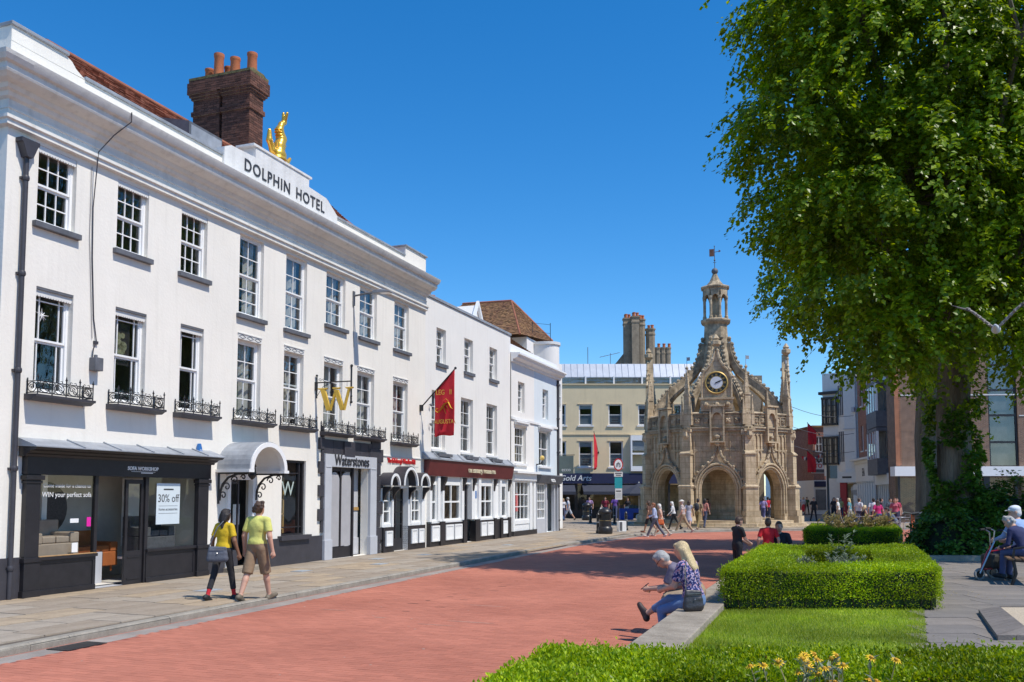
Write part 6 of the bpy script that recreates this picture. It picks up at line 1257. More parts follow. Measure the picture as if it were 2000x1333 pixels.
stems_plant(['silvery grey leaved plant at the left of the large hedge bed','silvery grey leaved plant at the front of the large hedge bed','silvery plant at the right of the large hedge bed','silvery plant in the middle of the large hedge bed','silvery plant at the back of the large hedge bed'], sp, .50, M_TWIG, 'silver_leaved_plant', 'plant', M_GREY, .075, 80, None, 'plants in the large hedge bed')
stems_plant(['single tall pale stemmed plant standing up from the large hedge bed'], [(6.05,16.6)], .78, M_TWIG, 'tall_plant', 'plant', M_GREY, .12, 20)
sp = [(10.0+.42*i, 28.6+.2*(i % 3)) for i in range(6)]
stems_plant(['straw coloured grass clump %s in the far hedge bed' % q for q in ('at the left end','second from left','third from left','fourth from left','fifth from left','at the right end')], sp, .85, M_STRAW, 'dry_grass_clump', 'plant', M_STRAW, .20, 22, None, 'dry grasses in the far hedge bed')
# lawn
lp = [(.45,5.6),(1.46,8.5),(2.86,12.15),(5.52,12.15),(4.10,8.97),(2.62,5.6)]
g = MB(); g.poly([(x, y, GZ-.006) for x, y in lp]); lawn = tag(g.build('lawn', mat('turf_soil', (.10,.16,.02), .95, .3, 4, bump=.4)), kind='structure')
n = 130000; gx = RNG.uniform(0, 5.6, n); gy = RNG.uniform(6.6, 12.2, n); ok = in_poly(gx, gy, lp); gx, gy = gx[ok], gy[ok]; n = len(gx)
hh = RNG.uniform(.022, .05, n)*(1+.25*np.sin(gx*2.3+gy*1.7)*np.sin(gy*2.9)); an = RNG.uniform(0, 6.283, n); bend = RNG.normal(0, .016, (n, 2)); wd = .0032
V = np.zeros((n, 3, 3)); V[:, 0] = np.stack([gx-wd*np.cos(an), gy-wd*np.sin(an), np.full(n, GZ-.006)], 1); V[:, 1] = np.stack([gx+wd*np.cos(an), gy+wd*np.sin(an), np.full(n, GZ-.006)], 1); V[:, 2] = np.stack([gx+bend[:, 0], gy+bend[:, 1], GZ-.006+hh], 1)
tag(put(bpy.data.objects.new('grass', np_mesh('grass', V.reshape(-1, 3), np.arange(n*3).reshape(-1, 3), M_GRASS)), lawn), 'short mown lawn grass', kind='stuff')
# fallen bits and weeds on the path
m_ = 700; k = RNG.uniform(0, 1, (m_, 2)); yy = 8.5+k[:, 0]*11; xx = 2.8+(yy-5.9)*.448+k[:, 1]*5; P = np.stack([xx, yy, np.full(m_, GZ+.006)], 1); keep = (np.sin(xx*3)+np.sin(yy*2.3+xx) > .5); P = P[keep]; m_ = len(P)
tag(leaf_obj('fallen_leaves', [leaf_quads(P, np.concatenate([RNG.normal(size=(m_, 2)), np.full((m_, 1), .1)], 1), np.tile((0,0,1.), (m_, 1)), RNG.uniform(.02,.05,m_), RNG.uniform(.015,.03,m_))], M_STRAW, gp), kind='stuff')
# raised square bed with a sloping dark brick edge
T = thing('gravel_bed', 'low square bed of sandy gravel with sloping dark brick edging', 'planting bed', (5.1, 9.55, GZ))
A = [(0,0),(3.2,0),(4.1,2.15),(.92,2.15)]; I = [(.42,.22),(2.9,.22),(3.6,1.98),(1.10,1.98)]
g = MB(); g.poly([(x, y, .10) for x, y in I]); g.build('gravel', mat('sandy_gravel', (.56,.46,.33), .95, .3, 30, bump=.9, bscale=70, fine=.6), T)
for s in range(4):
    a, b, c, d = A[s], A[(s+1) % 4], I[(s+1) % 4], I[s]; L = math.dist(a, b); nb = max(6, int(L/.2))
    for k in range(nb):
        t0, t1 = (k+.02)/nb, (k+.98)/nb; lp_ = lambda p, q, t: (p[0]+(q[0]-p[0])*t, p[1]+(q[1]-p[1])*t)
        p0, p1, p2, p3 = lp_(a,b,t0), lp_(a,b,t1), lp_(d,c,t1), lp_(d,c,t0); q = MB(); q.v = [(*p0,.0),(*p1,.0),(*p2,.0),(*p3,.0),(*p0,.055),(*p1,.055),(*p2,.115),(*p3,.115)]; q.f = [(4,5,6,7),(0,1,5,4),(1,2,6,5),(2,3,7,6),(3,0,4,7)]; q.m = [0]*5; q.build('edging_brick', mat('engineering_brick', (.19,.165,.145), .8, .3, 3, bump=.3, bscale=40), T)

# ------------------------------------------------------------------ the two lime trees and the shrubs below
def crown_pts(n, c, r, inner=.55, low=-.95):
    out = []
    while sum(len(o) for o in out) < n:
        v = rnd(n*2); rad = RNG.uniform(inner**3, 1, n*2)**(1/3); p = v*rad[:, None]
        p = p[p[:, 2] > low]
        nz = np.sin(p[:, 0]*5.3+1.3)*np.sin(p[:, 1]*4.7+.4)*np.sin(p[:, 2]*5.9+2.1)+.55*np.sin(p[:, 0]*11+p[:, 2]*7)*np.sin(p[:, 1]*9.7+p[:, 2]*8)
        p = p[nz > -.30+.3*RNG.random(len(p))]; out.append(p)
    p = np.concatenate(out)[:n]; bump = 1+.10*np.sin(p[:, 0]*6+p[:, 1]*3)+.08*np.sin(p[:, 1]*7+p[:, 2]*5+1)+.05*np.sin(p[:, 2]*13+p[:, 0]*11)
    return np.array(c)+p*np.array(r)*bump[:, None], p/np.linalg.norm(p, axis=1, keepdims=True)
def sprays(O, out, per, L, size, droop=.55):
    """hanging leafy twigs: leaves alternate along a sagging stem"""
    n = len(O); D = out*np.array([1,1,.45])+rnd(n)*.55-np.array([0,0,droop]); D /= np.linalg.norm(D, axis=1, keepdims=True)
    t = np.tile(np.linspace(.08, 1, per), (n, 1))+RNG.uniform(-.03,.03,(n, per)); Ls = L*RNG.uniform(.55,1.25,(n, 1))
    P = O[:, None]+D[:, None]*(t*Ls)[:, :, None]; P[:, :, 2] -= (t**2*Ls*.35)
    S = np.cross(D, np.array([0,0,1.])); S /= (np.linalg.norm(S, axis=1, keepdims=True)+1e-6); sg = np.where(np.arange(per) % 2 == 0, 1., -1.)
    P = P+RNG.normal(0, .05, P.shape)
    Dl = S[:, None]*sg[None, :, None]*.9+D[:, None]*.5+np.array([0,0,-.55])+RNG.normal(0, .35, P.shape)
    Un = np.array([0,0,1.])+out[:, None]*.6+RNG.normal(0, .35, P.shape)
    N_ = n*per; l = size*RNG.uniform(.65,1.2,N_)
    return leaf_quads(P.reshape(-1, 3), Dl.reshape(-1, 3), Un.reshape(-1, 3), l, l*.82, .10)
def lime_tree(label, base, r0, c, r, n, per, L, size, hang=(), limbs=9, seed=1):
    rs = random.Random(seed); T = thing('lime_tree', label, 'tree', base, 0); bx = Vector(base)
    tr = MB(); fork = Vector((.1, 0, 5.2))
    tr.tube([(0,0,-.1),(0,0,.25),(.02,0,.8),(.03,.02,2.0),(.0,.0,3.6),(.1,0,4.8),(.15,.05,6.0),(.3,.1,8.5),(.2,.2,11.)], [r0*1.9,r0*1.35,r0*1.12,r0,r0*.95,r0*.95,r0*.7,r0*.42,r0*.2], 16); tr.build('trunk', M_BARK, T, smooth=60)
    lb = MB(); cc = Vector(c)-bx
    for k in range(limbs):
        an = k*6.283/limbs+rs.uniform(-.25,.25); el = rs.uniform(-.25,.75); st = Vector((.1,.0,rs.uniform(4.3,6.8))); en = cc+Vector((r[0]*.8*math.cos(an)*math.cos(el), r[1]*.8*math.sin(an)*math.cos(el), r[2]*.8*math.sin(el))); md = st.lerp(en,.5)+Vector((0,0,.9))
        pts = [st*(1-t)**2+md*2*t*(1-t)+en*t*t for t in [q/8 for q in range(9)]]; lb.tube(pts, [r0*.42*(1-t*.85) for t in [q/8 for q in range(9)]], 8)
        for q in range(5):
            p = pts[rs.randint(3,8)]; e2 = p+Vector((rs.uniform(-1,1),rs.uniform(-1,1),rs.uniform(-.6,.9))).normalized()*rs.uniform(1.2,2.6); lb.tube([p, p.lerp(e2,.5)+Vector((0,0,.2)), e2], [.06,.04,.012], 5)
    lb.build('limbs', M_BARK, T, smooth=60)
    parts = []; area = [(q[1][0]*q[1][2]+q[1][0]*q[1][1]+q[1][1]*q[1][2]) for q in hang]
    for (hc, hr), ar in zip(hang, area):
        P, Nn = crown_pts(max(30, int(n*ar/sum(area))), Vector(hc)-bx, hr, .45, -1); parts.append(sprays(P, Nn, per, L, size, .65))
    leaf_obj('crown', parts, M_LIME, T)
    return T
LOB_A = [((7.4,21.5,13.6),(1.7,2.0,1.5)), ((6.9,21.5,11.2),(1.5,1.9,1.25)), ((7.4,21.3,9.0),(1.45,1.8,1.1)), ((8.3,21.0,7.2),(1.45,1.6,1.05)), ((8.75,20.9,5.75),(1.2,1.3,.75)), ((9.6,21.5,12.6),(2.9,3.4,2.4)), ((9.7,21.3,9.3),(2.7,3.1,1.9)), ((12.0,21.6,11.6),(3.0,3.6,2.6)), ((12.6,21.0,8.2),(2.7,3.0,1.5)), ((10.4,20.5,6.5),(1.9,1.8,.95)), ((14.4,22,12.5),(2.8,3.4,3.8)), ((13.1,21.0,5.6),(1.2,1.1,1.0)), ((8.6,22,15.4),(2.5,2.6,1.7)), ((11.6,22,16.2),(3.4,3.4,2.2)), ((15.2,21.6,8.6),(2.2,2.8,1.8))]
tA = lime_tree('big lime tree with ivied trunk, its crown filling the upper right', (11.45, 23.2, GZ), .42, (11.3, 21.6, 11.2), (5.3, 4.3, 6.0), 7600, 26, .72, .14, LOB_A, 11, 3)
LOB_B = [((x, 31.2+dy, z), rr) for x, dy, z, rr in ((11.2,0,9.6,(2.0,2.6,1.7)),(12.0,.3,12.6,(2.3,2.8,2.1)),(14.6,0,8.4,(2.8,3.0,1.8)),(15.4,.2,12.0,(3.2,3.4,2.8)),(18.6,0,10.4,(3.0,3.2,2.8)),(14.6,.2,15.4,(3.0,3.0,2.0)),(18.2,.2,14.6,(2.8,2.8,2.0)))]
tB = lime_tree('second lime tree, its dark trunk just behind the big one', (14.9, 32.2, GZ), .40, (15.6, 31.2, 10.8), (6.0, 3.7, 5.8), 4000, 24, .8, .16, LOB_B, 8, 5)
# ivy and side shoots on the near trunk
n = 11000; z = RNG.uniform(0, 4.0, n)**1.0; an = RNG.uniform(0, 6.283, n); keep = (np.sin(an*3+z*2.3)+np.sin(an*2-z*4.1) > -1.0+z*.34); z, an = z[keep], an[keep]; n = len(z)
rr = .46+.12*RNG.random(n)+.10*(np.sin(z*3+an*2) > 0)+(np.maximum(0, 1.4-z)*.22); P = np.stack([rr*np.cos(an), rr*np.sin(an), z], 1); out = np.stack([np.cos(an), np.sin(an), np.full(n, .15)], 1)
l = .115*RNG.uniform(.6,1.3,n); leaf_obj('ivy', [leaf_quads(P, out+rnd(n)*.7-np.array([0,0,.5]), out+rnd(n)*.5+np.array([0,0,.4]), l, l*.85)], M_IVY, tA)
P, Nn = crown_pts(90, (0,0,4.4), (.75,.7,1.2), .3, -1); leaf_obj('side_shoots', [sprays(P, Nn, 16, .5, .11, .3)], M_LIME, tA)
def shrub(label, c, r, n, per=14, size=.10):
    T = thing('leafy_shrub', label, 'shrub', (c[0], c[1], GZ), 0); P, Nn = crown_pts(n, (0,0,0), r, .75, -.02); P[:, 2] = np.abs(P[:, 2]); leaf_obj('foliage', [sprays(P, Nn, per, .34, size, .25)], M_IVY, T)
    g = MB()
    for k in range(10): a = k*.63; g.tube([(0,0,0),(r[0]*.4*math.cos(a), r[1]*.4*math.sin(a), r[2]*.5),(r[0]*.7*math.cos(a), r[1]*.7*math.sin(a), r[2]*.75)], [.03,.02,.01], 5)
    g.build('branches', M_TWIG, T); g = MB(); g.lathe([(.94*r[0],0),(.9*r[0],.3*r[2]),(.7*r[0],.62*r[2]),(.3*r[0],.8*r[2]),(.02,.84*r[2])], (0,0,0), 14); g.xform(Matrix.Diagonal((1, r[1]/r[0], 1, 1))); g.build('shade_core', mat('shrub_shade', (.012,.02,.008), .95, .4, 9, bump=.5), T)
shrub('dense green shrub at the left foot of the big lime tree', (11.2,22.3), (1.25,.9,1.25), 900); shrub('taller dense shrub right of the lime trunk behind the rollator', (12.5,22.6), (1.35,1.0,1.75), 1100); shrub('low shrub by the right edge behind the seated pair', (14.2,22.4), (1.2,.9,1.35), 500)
g = MB(); g.box(9.7,16,20.98,21.2,GZ-.02,GZ+.12); tag(g.build('shrub_border', M_CONC, None), 'low grey edging kerb in front of the shrubs', 'kerb edging')
# ------------------------------------------------------------------ street furniture
def litter_bin(label, x, y, s=1.):
    T = thing('litter_bin', label, 'litter bin', (x, y, PZ), .3, 'black litter bins'); g = MB(); g.lathe([(.30,0),(.32,.03),(.33,.22),(.30,.28),(.27,.32),(.27,.88),(.29,.90),(.30,.94)], (0,0,0), 20); g.build('body', M_IRON, T, smooth=35)
    g = MB(); g.lathe([(.31,.94),(.31,.97),(.25,1.06),(.16,1.12),(.10,1.14)], (0,0,0), 20); g.build('lid', M_IRON, T, smooth=35); g = MB()
    for k in range(4): a = k*1.57; g.box(-.12,.12,-.285,-.268,.66,.84); g.xform(Matrix.Rotation(a, 4, 'Z'), len(g.v)-8)
    g.each('bin_opening', mat('bin_mouth', (.006,.006,.006), .9, .1, 3, bump=0), T); g = MB(); g.tube([(.275*math.cos(t),.275*math.sin(t),.58) for t in [q*.3142 for q in range(20)]], .008, 5, closed=True); g.build('gold_band', mat('dull_gold', (.35,.25,.08), .5, .1, 3, bump=0), T)
    T.scale = (s,)*3
litter_bin('near black litter bin standing on the flags before the buff building', 4.43, 42.8, 1.08); litter_bin('far black litter bin close to the blue shopfront', 5.5, 66.0, 1.15)
for i, (x, y, lb) in enumerate(((4.15,43.4,'cast iron bollard half hidden behind the near litter bin'),(5.17,59.4,'cast iron bollard nearest the blue shopfront'),(5.98,47.2,'cast iron bollard beside the white box by the sign post'),(6.6,58.0,'cast iron bollard by the man in purple'),(8.45,50.2,'cast iron bollard beside the left pier of the cross'))):
    T = thing('bollard', lb, 'bollard', (x, y, PZ), 0, 'cast iron bollards'); g = MB(); g.lathe([(.11,0),(.11,.10),(.085,.13),(.075,.70),(.095,.72),(.095,.76),(.07,.78),(.07,.86),(.085,.88),(.05,.96),(.01,.99)], (0,0,0), 12); g.build('post', M_IRON, T, smooth=35); g = MB(); g.lathe([(.081,.5),(.081,.56)], (0,0,0), 12); g.build('band', M_LEAD, T)
T = thing('sign_post', 'slim post with a round red rimmed traffic sign and notices below it', 'street sign', (5.45, 46.0, PZ), 0)
g = MB(); g.tube([(0,0,0),(0,0,3.75)], .04, 8); g.build('pole', M_IRON, T)
def disc(r, y0, y1, z, m, nme, par): b = MB(); b.lathe([(r,0),(r,y1-y0)], (0,0,0), 28); b.xform(Matrix.Translation((0,y1,z)) @ Matrix.Rotation(R(90),4,'X')); return b.build(nme, m, par)
disc(.33, -.075, -.05, 3.5, M_REDP, 'sign_rim', T); disc(.26, -.082, -.051, 3.5, M_WHITE, 'sign_face', T)
g = MB()
for dx, dz, s in ((-.10,-.06,1),(.10,-.06,1),(.0,.07,.9)): g.tube([(dx+.055*s*math.cos(t),-.086,3.5+dz+.055*s*math.sin(t)) for t in [q*.524 for q in range(12)]], .012, 4, closed=True)
g.box(-.13,.13,-.09,-.083,3.52,3.56); g.build('sign_symbol', M_LETTER, T)
g = MB(); g.box(-.3,.3,-.07,-.05,2.86,3.12); b = g.build('plate', M_OFFW, T); print_bar(b, 0, -.0705, 3.04, .46, .05, M_LETTER); print_bar(b, 0, -.0705, 2.94, .36, .05, M_LETTER)
g = MB(); g.box(-.26,.26,-.075,-.05,2.25,2.82); g.build('teal_notice', M_TEAL, T); g = MB(); g.box(-.23,.25,-.07,-.05,1.65,2.24); b = g.build('white_notice', M_OFFW, T); print_bar(b, 0, -.0705, 2.1, .34, .06, M_LETTER)
for k in range(5): q = MB(); q.box(-.18,.2,-.073,-.0705,1.98-k*.06,1.99-k*.06); q.build('print_line', M_LEADD, b)
T_SIGN = T; T_SIGN.scale = (.74, .9, .97)
T = thing('white_box', 'white box open at the side, standing at the foot of the sign post', 'box', (5.55, 45.6, PZ), .2); g = MB(); g.box(-.2,.2,-.16,.16,0,.52); g.build('body', M_WHITE, T, bevel=.01); g = MB(); g.box(-.16,-.02,-.165,-.161,.04,.48); g.build('dark_side', M_LEADD, T)
# blue market barrow and its parasol
T = thing('market_barrow', 'blue covered market barrow with spoked wheels beside the cross', 'market stall', (9.2, 66.5, PZ), R(4))
g = MB(); g.box(-1.3,1.3,-.5,.5,.72,.86); g.box(-1.32,1.32,-.53,-.505,.55,.86); g.build('blue_cover', M_BLUE, T); g = MB(); g.box(-1.3,-.35,-.55,.4,.05,.7); g.build('blue_crate', M_BLUE, T)
for x in (.45, 1.15):
    w = MB(); w.tube([(x+.33*math.cos(t),-.42,.33+.33*math.sin(t)) for t in [q*.349 for q in range(18)]], .03, 6, closed=True)
    for k in range(8): w.tube([(x,-.42,.33),(x+.33*math.cos(k*.785),-.42,.33+.33*math.sin(k*.785))], .012, 4)
    w.build('wheel', M_IRON, T)
for k in range(7): b = MB(); b.box(-.14,.14,-.12,.12,0,random.uniform(.12,.3)); b.build('goods', random.choice((M_WHITE, M_WOOD, M_GREENP, M_REDP)), T, loc=(-1.1+k*.35,random.uniform(-.2,.2),.865))
g = MB(); g.lathe([(.05,0),(.25,.05),(.28,.2),(.22,.35),(.05,.42)], (.1,-.55,.05), 9); g.build('white_bag', M_WHITE, T, smooth=60)
T = thing('dark_parasol', 'dark blue market parasol open above the blue barrow', 'parasol', (9.3, 65.8, PZ), .2); g = MB(); g.tube([(0,0,0),(0,0,2.75)], .03, 8); g.build('pole', M_OFFW, T)
g = MB(); n8 = 8
for k in range(n8):
    a0, a1 = k*6.283/n8, (k+1)*6.283/n8; p0, p1 = (1.55*math.cos(a0),1.55*math.sin(a0),1.95), (1.55*math.cos(a1),1.55*math.sin(a1),1.95); g.poly([p0, p1, (0,0,2.72)]); g.poly([(p0[0],p0[1],1.80),(p1[0],p1[1],1.80),p1,p0])
g.build('canopy', M_NAVYC, T); g = MB(); g.ball((0,0,2.76), .05, 8, 5); g.build('finial', M_OFFW, T)
for (x, y, lb) in ((3.3,70.3,'low dark awning sail left of the blue shop'),): pass
# lamp post with boxes down the far street
T = thing('dark_lamp_post', 'dark post with a grey box, standing among walkers in the far street', 'post', (22.0, 62.5, PZ), 0); g = MB(); g.lathe([(.14,0),(.14,.6),(.09,.7),(.07,4.6),(.09,4.7),(.02,4.9)], (0,0,0), 10); g.build('post', M_IRON, T, smooth=35); g = MB(); g.box(.1,.6,-.2,.2,3.0,3.9); g.build('grey_box', M_GREENP, T)
# bicycles by the shrubs
def bicycle(label, x, y, rz, m):
    T = thing('bicycle', label, 'bicycle', (x, y, GZ), rz, 'parked bicycles'); 
    for cx in (-.52, .52):
        w = MB(); w.tube([(cx+.33*math.cos(t),0,.34+.33*math.sin(t)) for t in [q*.2618 for q in range(24)]], .02, 6, closed=True); w = w.build('tyre', M_RUBBER, T); s = MB()
        for k in range(12): s.tube([(cx,0,.34),(cx+.31*math.cos(k*.5236),0,.34+.31*math.sin(k*.5236))], .003, 3)
        s.tube([(cx,-.04,.34),(cx,.04,.34)], .03, 6); s.build('spokes', M_STEEL, w)
    g = MB(); g.tube([(-.52,0,.34),(-.08,0,.30),(.38,0,.74),(-.16,0,.80),(-.08,0,.30)], .016, 6); g.tube([(-.52,0,.34),(-.16,0,.78)], .012, 6); g.tube([(.52,0,.34),(.40,0,.70),(.36,0,.92)], .016, 6); g.tube([(-.16,0,.78),(-.19,0,.92)], .013, 6); g.build('frame', m, T)
    g = MB(); g.tube([(.34,-.28,.95),(.40,-.2,1.0),(.37,0,.96),(.40,.2,1.0),(.34,.28,.95)], .013, 6); g.build('handlebar', M_STEEL, T); g = MB(); g.prism([(-.32,-.07),(-.32,.07),(-.15,.03),(-.04,.015),(-.04,-.015),(-.15,-.03)], .92, .97, 'z'); g.build('saddle', M_RUBBER, T, bevel=.01); g = MB(); g.tube([(-.08,-.06,.30),(-.02,-.09,.16)], .01, 5); g.tube([(-.08,.06,.30),(-.14,.09,.44)], .01, 5); g.lathe([(.09,0),(.09,.012)], (0,0,0), 14); g.xform(Matrix.Translation((-.08,.05,.3)) @ Matrix.Rotation(R(90),4,'X'), len(g.v)-28); g.build('crank', M_STEEL, T)
bicycle('parked bicycle with orange frame beside the leafy shrub', 12.3, 27.6, R(72), mat('orange_frame', (.6,.12,.03), .4, .1, 3, bump=0)); bicycle('parked dark bicycle leaning next to the orange one', 12.9, 27.9, R(60), M_IRON)
# cafe tables
for i, (x, y, lb) in enumerate(((18.2,46.8,'left round cafe table in front of the far shops'),(19.4,45.2,'middle round cafe table in front of the far shops'),(17.3,42.0,'right round cafe table nearest the garden'))):
    T = thing('cafe_table', lb, 'table', (x, y, PZ), 0, 'cafe tables'); g = MB(); g.lathe([(.35,.70),(.36,.71),(.36,.73),(.35,.74)], (0,0,0), 20); g.build('table_top', M_STEEL, T); g = MB(); g.tube([(0,0,0),(0,0,.7)], .03, 8); g.lathe([(.22,0),(.2,.03),(.03,.06)], (0,0,0), 12); g.build('leg', M_IRON, T)
def chair(label, x, y, rz, z=PZ):
    T = thing('cafe_chair', label, 'chair', (x, y, z), rz, 'cafe chairs'); g = MB(); g.box(-.2,.2,-.2,.2,.43,.46); g.build('seat', M_STEEL, T); g = MB(); g.tube([(-.19,-.19,.44),(-.2,-.22,.84),(.2,-.22,.84),(.19,-.19,.44)], .012, 6); 
    for zz in (.6,.7): g.tube([(-.195,-.2,zz),(.195,-.2,zz)], .012, 5)
    g.build('backrest', M_STEEL, T)
    for sx in (-1, 1):
        for sy in (-1, 1): b = MB(); b.tube([(sx*.18,sy*.18,.43),(sx*.21,sy*.21,0)], .012, 6); b.build('leg', M_STEEL, T)
chair('cafe chair under the woman in black at the cafe', 18.55,47.6,R(-100)); chair('cafe chair under the man in grey at the cafe', 17.95,42.15,R(60)); chair('empty cafe chair by the middle cafe table', 19.9,45.7,R(30))
# park bench at the right edge: cast ends, timber slats, seen from behind
BX, BY = 8.78, 15.2; BENCH = thing('park_bench', 'dark slatted park bench with curved iron end, cut by the right edge', 'bench', (BX, BY, GZ), R(66))
for x in (-.02, 1.62):   # local: bench length along x, sitter faces +y
    g = MB(); g.tube([(x,-.20,0),(x,-.12,.22),(x,-.15,.44),(x,-.24,.72),(x,-.30,.92)], .028, 7); g.tube([(x,.34,0),(x,.27,.2),(x,.30,.42)], .028, 7); g.tube([(x,-.15,.40),(x,.32,.42)], .024, 7); g.tube([(x,-.22,.66),(x,.05,.66),(x,.28,.62),(x,.31,.42)], .022, 7); g.tube([(x,-.24,.0),(x,-.16,.0)], .03, 6); g.build('end_frame', M_IRON, BENCH, smooth=40)
for k in range(5): b = MB(); y = -.12+k*.105; b.box(-.08,1.68,y,y+.08,.425,.455); b.build('seat_slat', M_WOOD, BENCH, bevel=.006)
for k in range(3): b = MB(); z = .54+k*.13; y = -.20-k*.045; b.box(-.08,1.68,y,y+.03,z,z+.095); b.build('back_slat', M_WOOD, BENCH, bevel=.006)
# red wheeled walker
T = thing('wheeled_walker', 'red three wheeled walking frame with black bag parked before the bench', 'walking frame', (8.55, 16.35, GZ), R(18))
MR_ = mat('red_frame_paint', (.42,.012,.03), .3, .1, 3, bump=0, coat=.5)
def wheel(x, y, r): 
    w = MB(); w.tube([(x+r*math.cos(t),y,r+.002+r*.86*math.sin(t)) for t in [q*.349 for q in range(18)]], .024, 7, closed=True); w = w.build('wheel', mat('grey_tyre', (.28,.28,.27), .7, .1, 4, bump=0), T); h = MB(); h.tube([(x,y-.02,r),(x,y+.02,r)], r*.6, 12); h.build('hub', M_IRON, w)
wheel(-.12,.0,.10); wheel(.38,-.22,.10); wheel(.42,.24,.10)
g = MB(); g.tube([(-.10,0,.16),(.05,-.02,.5),(.12,-.1,.62)], .016, 7); g.tube([(-.05,0,.18),(.36,-.2,.26)], .014, 7); g.tube([(-.05,0,.18),(.40,.22,.26)], .014, 7); g.tube([(.38,-.22,.12),(.34,-.2,.6)], .016, 7); g.tube([(.42,.24,.12),(.36,.2,.6)], .016, 7); g.tube([(.05,-.02,.5),(.34,-.2,.56)], .012, 6); g.tube([(.05,-.02,.5),(.36,.2,.56)], .012, 6); g.build('red_frame', MR_, T)
g = MB(); g.tube([(-.16,-.05,.12),(.13,-.12,.70)], .016, 7); g.tube([(.34,-.2,.58),(.33,-.2,.84),(.22,-.2,.90)], .013, 7); g.tube([(.36,.2,.58),(.35,.2,.84),(.24,.2,.90)], .013, 7); g.tube([(.12,-.1,.68),(.14,-.12,.88),(.02,-.13,.92)], .013, 7); g.each('steel_tube', M_STEEL, T); g = MB(); g.tube([(.24,-.2,.895),(.12,-.2,.89)], .02, 7); g.tube([(.26,.2,.895),(.14,.2,.89)], .02, 7); g.tube([(.04,-.13,.92),(-.08,-.13,.93)], .02, 7); g.build('grips', M_RUBBER, T)
g = MB(); g.tube([(.36,-.21,.52),(.44,-.22,.48),(.46,-.22,.40),(.40,-.22,.36)], .012, 6); g.build('brake_lever', MR_, T); g = MB(); g.box(.06,.34,-.14,.16,.2,.46); g.build('bag', mat('black_nylon', (.03,.032,.03), .6, .3, 6, bump=.3, bscale=14), T, bevel=.04)
# ------------------------------------------------------------------ figures: each body is one surface grown from limb shapes
def surface_nets(d, h, org):
    s = d < 0; nx, ny, nz = d.shape; c = [(i, j, k) for i in (0, 1) for j in (0, 1) for k in (0, 1)]
    sl = lambda o: tuple(slice(o[a], d.shape[a]-1+o[a]) for a in range(3))
    cnt0 = sum(s[sl(o)].astype(np.int8) for o in c); act = (cnt0 > 0) & (cnt0 < 8); idx = np.argwhere(act)
    acc = np.zeros((len(idx), 3)); cnt = np.zeros(len(idx)); I = idx.T
    for a in c:
        for ax in range(3):
            if a[ax]: continue
            b = list(a); b[ax] = 1; va = d[I[0]+a[0], I[1]+a[1], I[2]+a[2]]; vb = d[I[0]+b[0], I[1]+b[1], I[2]+b[2]]; x = (va < 0) != (vb < 0)
            t = np.where(x, va/np.where(x, va-vb, 1), 0); p = np.tile(np.array(a, float), (len(idx), 1)); p[:, ax] += t; acc += p*x[:, None]; cnt += x
    V = (idx+acc/cnt[:, None])*h+np.array(org); num = np.full(act.shape, -1, np.int64); num[act] = np.arange(len(idx)); F = []
    for ax in range(3):
        o = [0,0,0]; o[ax] = 1; A = s[tuple(slice(0, d.shape[q]-o[q]) for q in range(3))]; B = s[tuple(slice(o[q], d.shape[q]) for q in range(3))]
        e = np.argwhere(A != B); u, w = [q for q in range(3) if q != ax]; e = e[(e[:, u] > 0) & (e[:, w] > 0) & (e[:, u] < d.shape[u]-1) & (e[:, w] < d.shape[w]-1)]
        def cell(du, dw): q = e.copy(); q[:, u] += du; q[:, w] += dw; return num[q[:, 0], q[:, 1], q[:, 2]]
        q = np.stack([cell(-1,-1), cell(0,-1), cell(0,0), cell(-1,0)], 1); fl = A[e[:, 0], e[:, 1], e[:, 2]]
        if ax == 1: fl = ~fl
        q[~fl] = q[~fl][:, ::-1]; F.append(q)
    return V, np.concatenate(F)
def sd(pr, X):
    if pr[0] == 'c':
        a, b, ra, rb = np.array(pr[1]), np.array(pr[2]), pr[3], pr[4]; ab = b-a; l2 = max(1e-9, ab@ab); u = ((X-a)@ab)/l2; t = np.clip(u, 0, 1); v = np.linalg.norm(X-a-t[..., None]*ab, axis=-1)-(ra+(rb-ra)*t); return np.maximum(v, (u-1)*math.sqrt(l2)) if len(pr) > 7 else v
    c, r, M = np.array(pr[1]), np.array(pr[2]), pr[3]; q = (X-c)@M; k = np.linalg.norm(q/r, axis=-1); k2 = np.linalg.norm(q/(r*r), axis=-1); return k*(k-1)/np.maximum(k2, 1e-6)
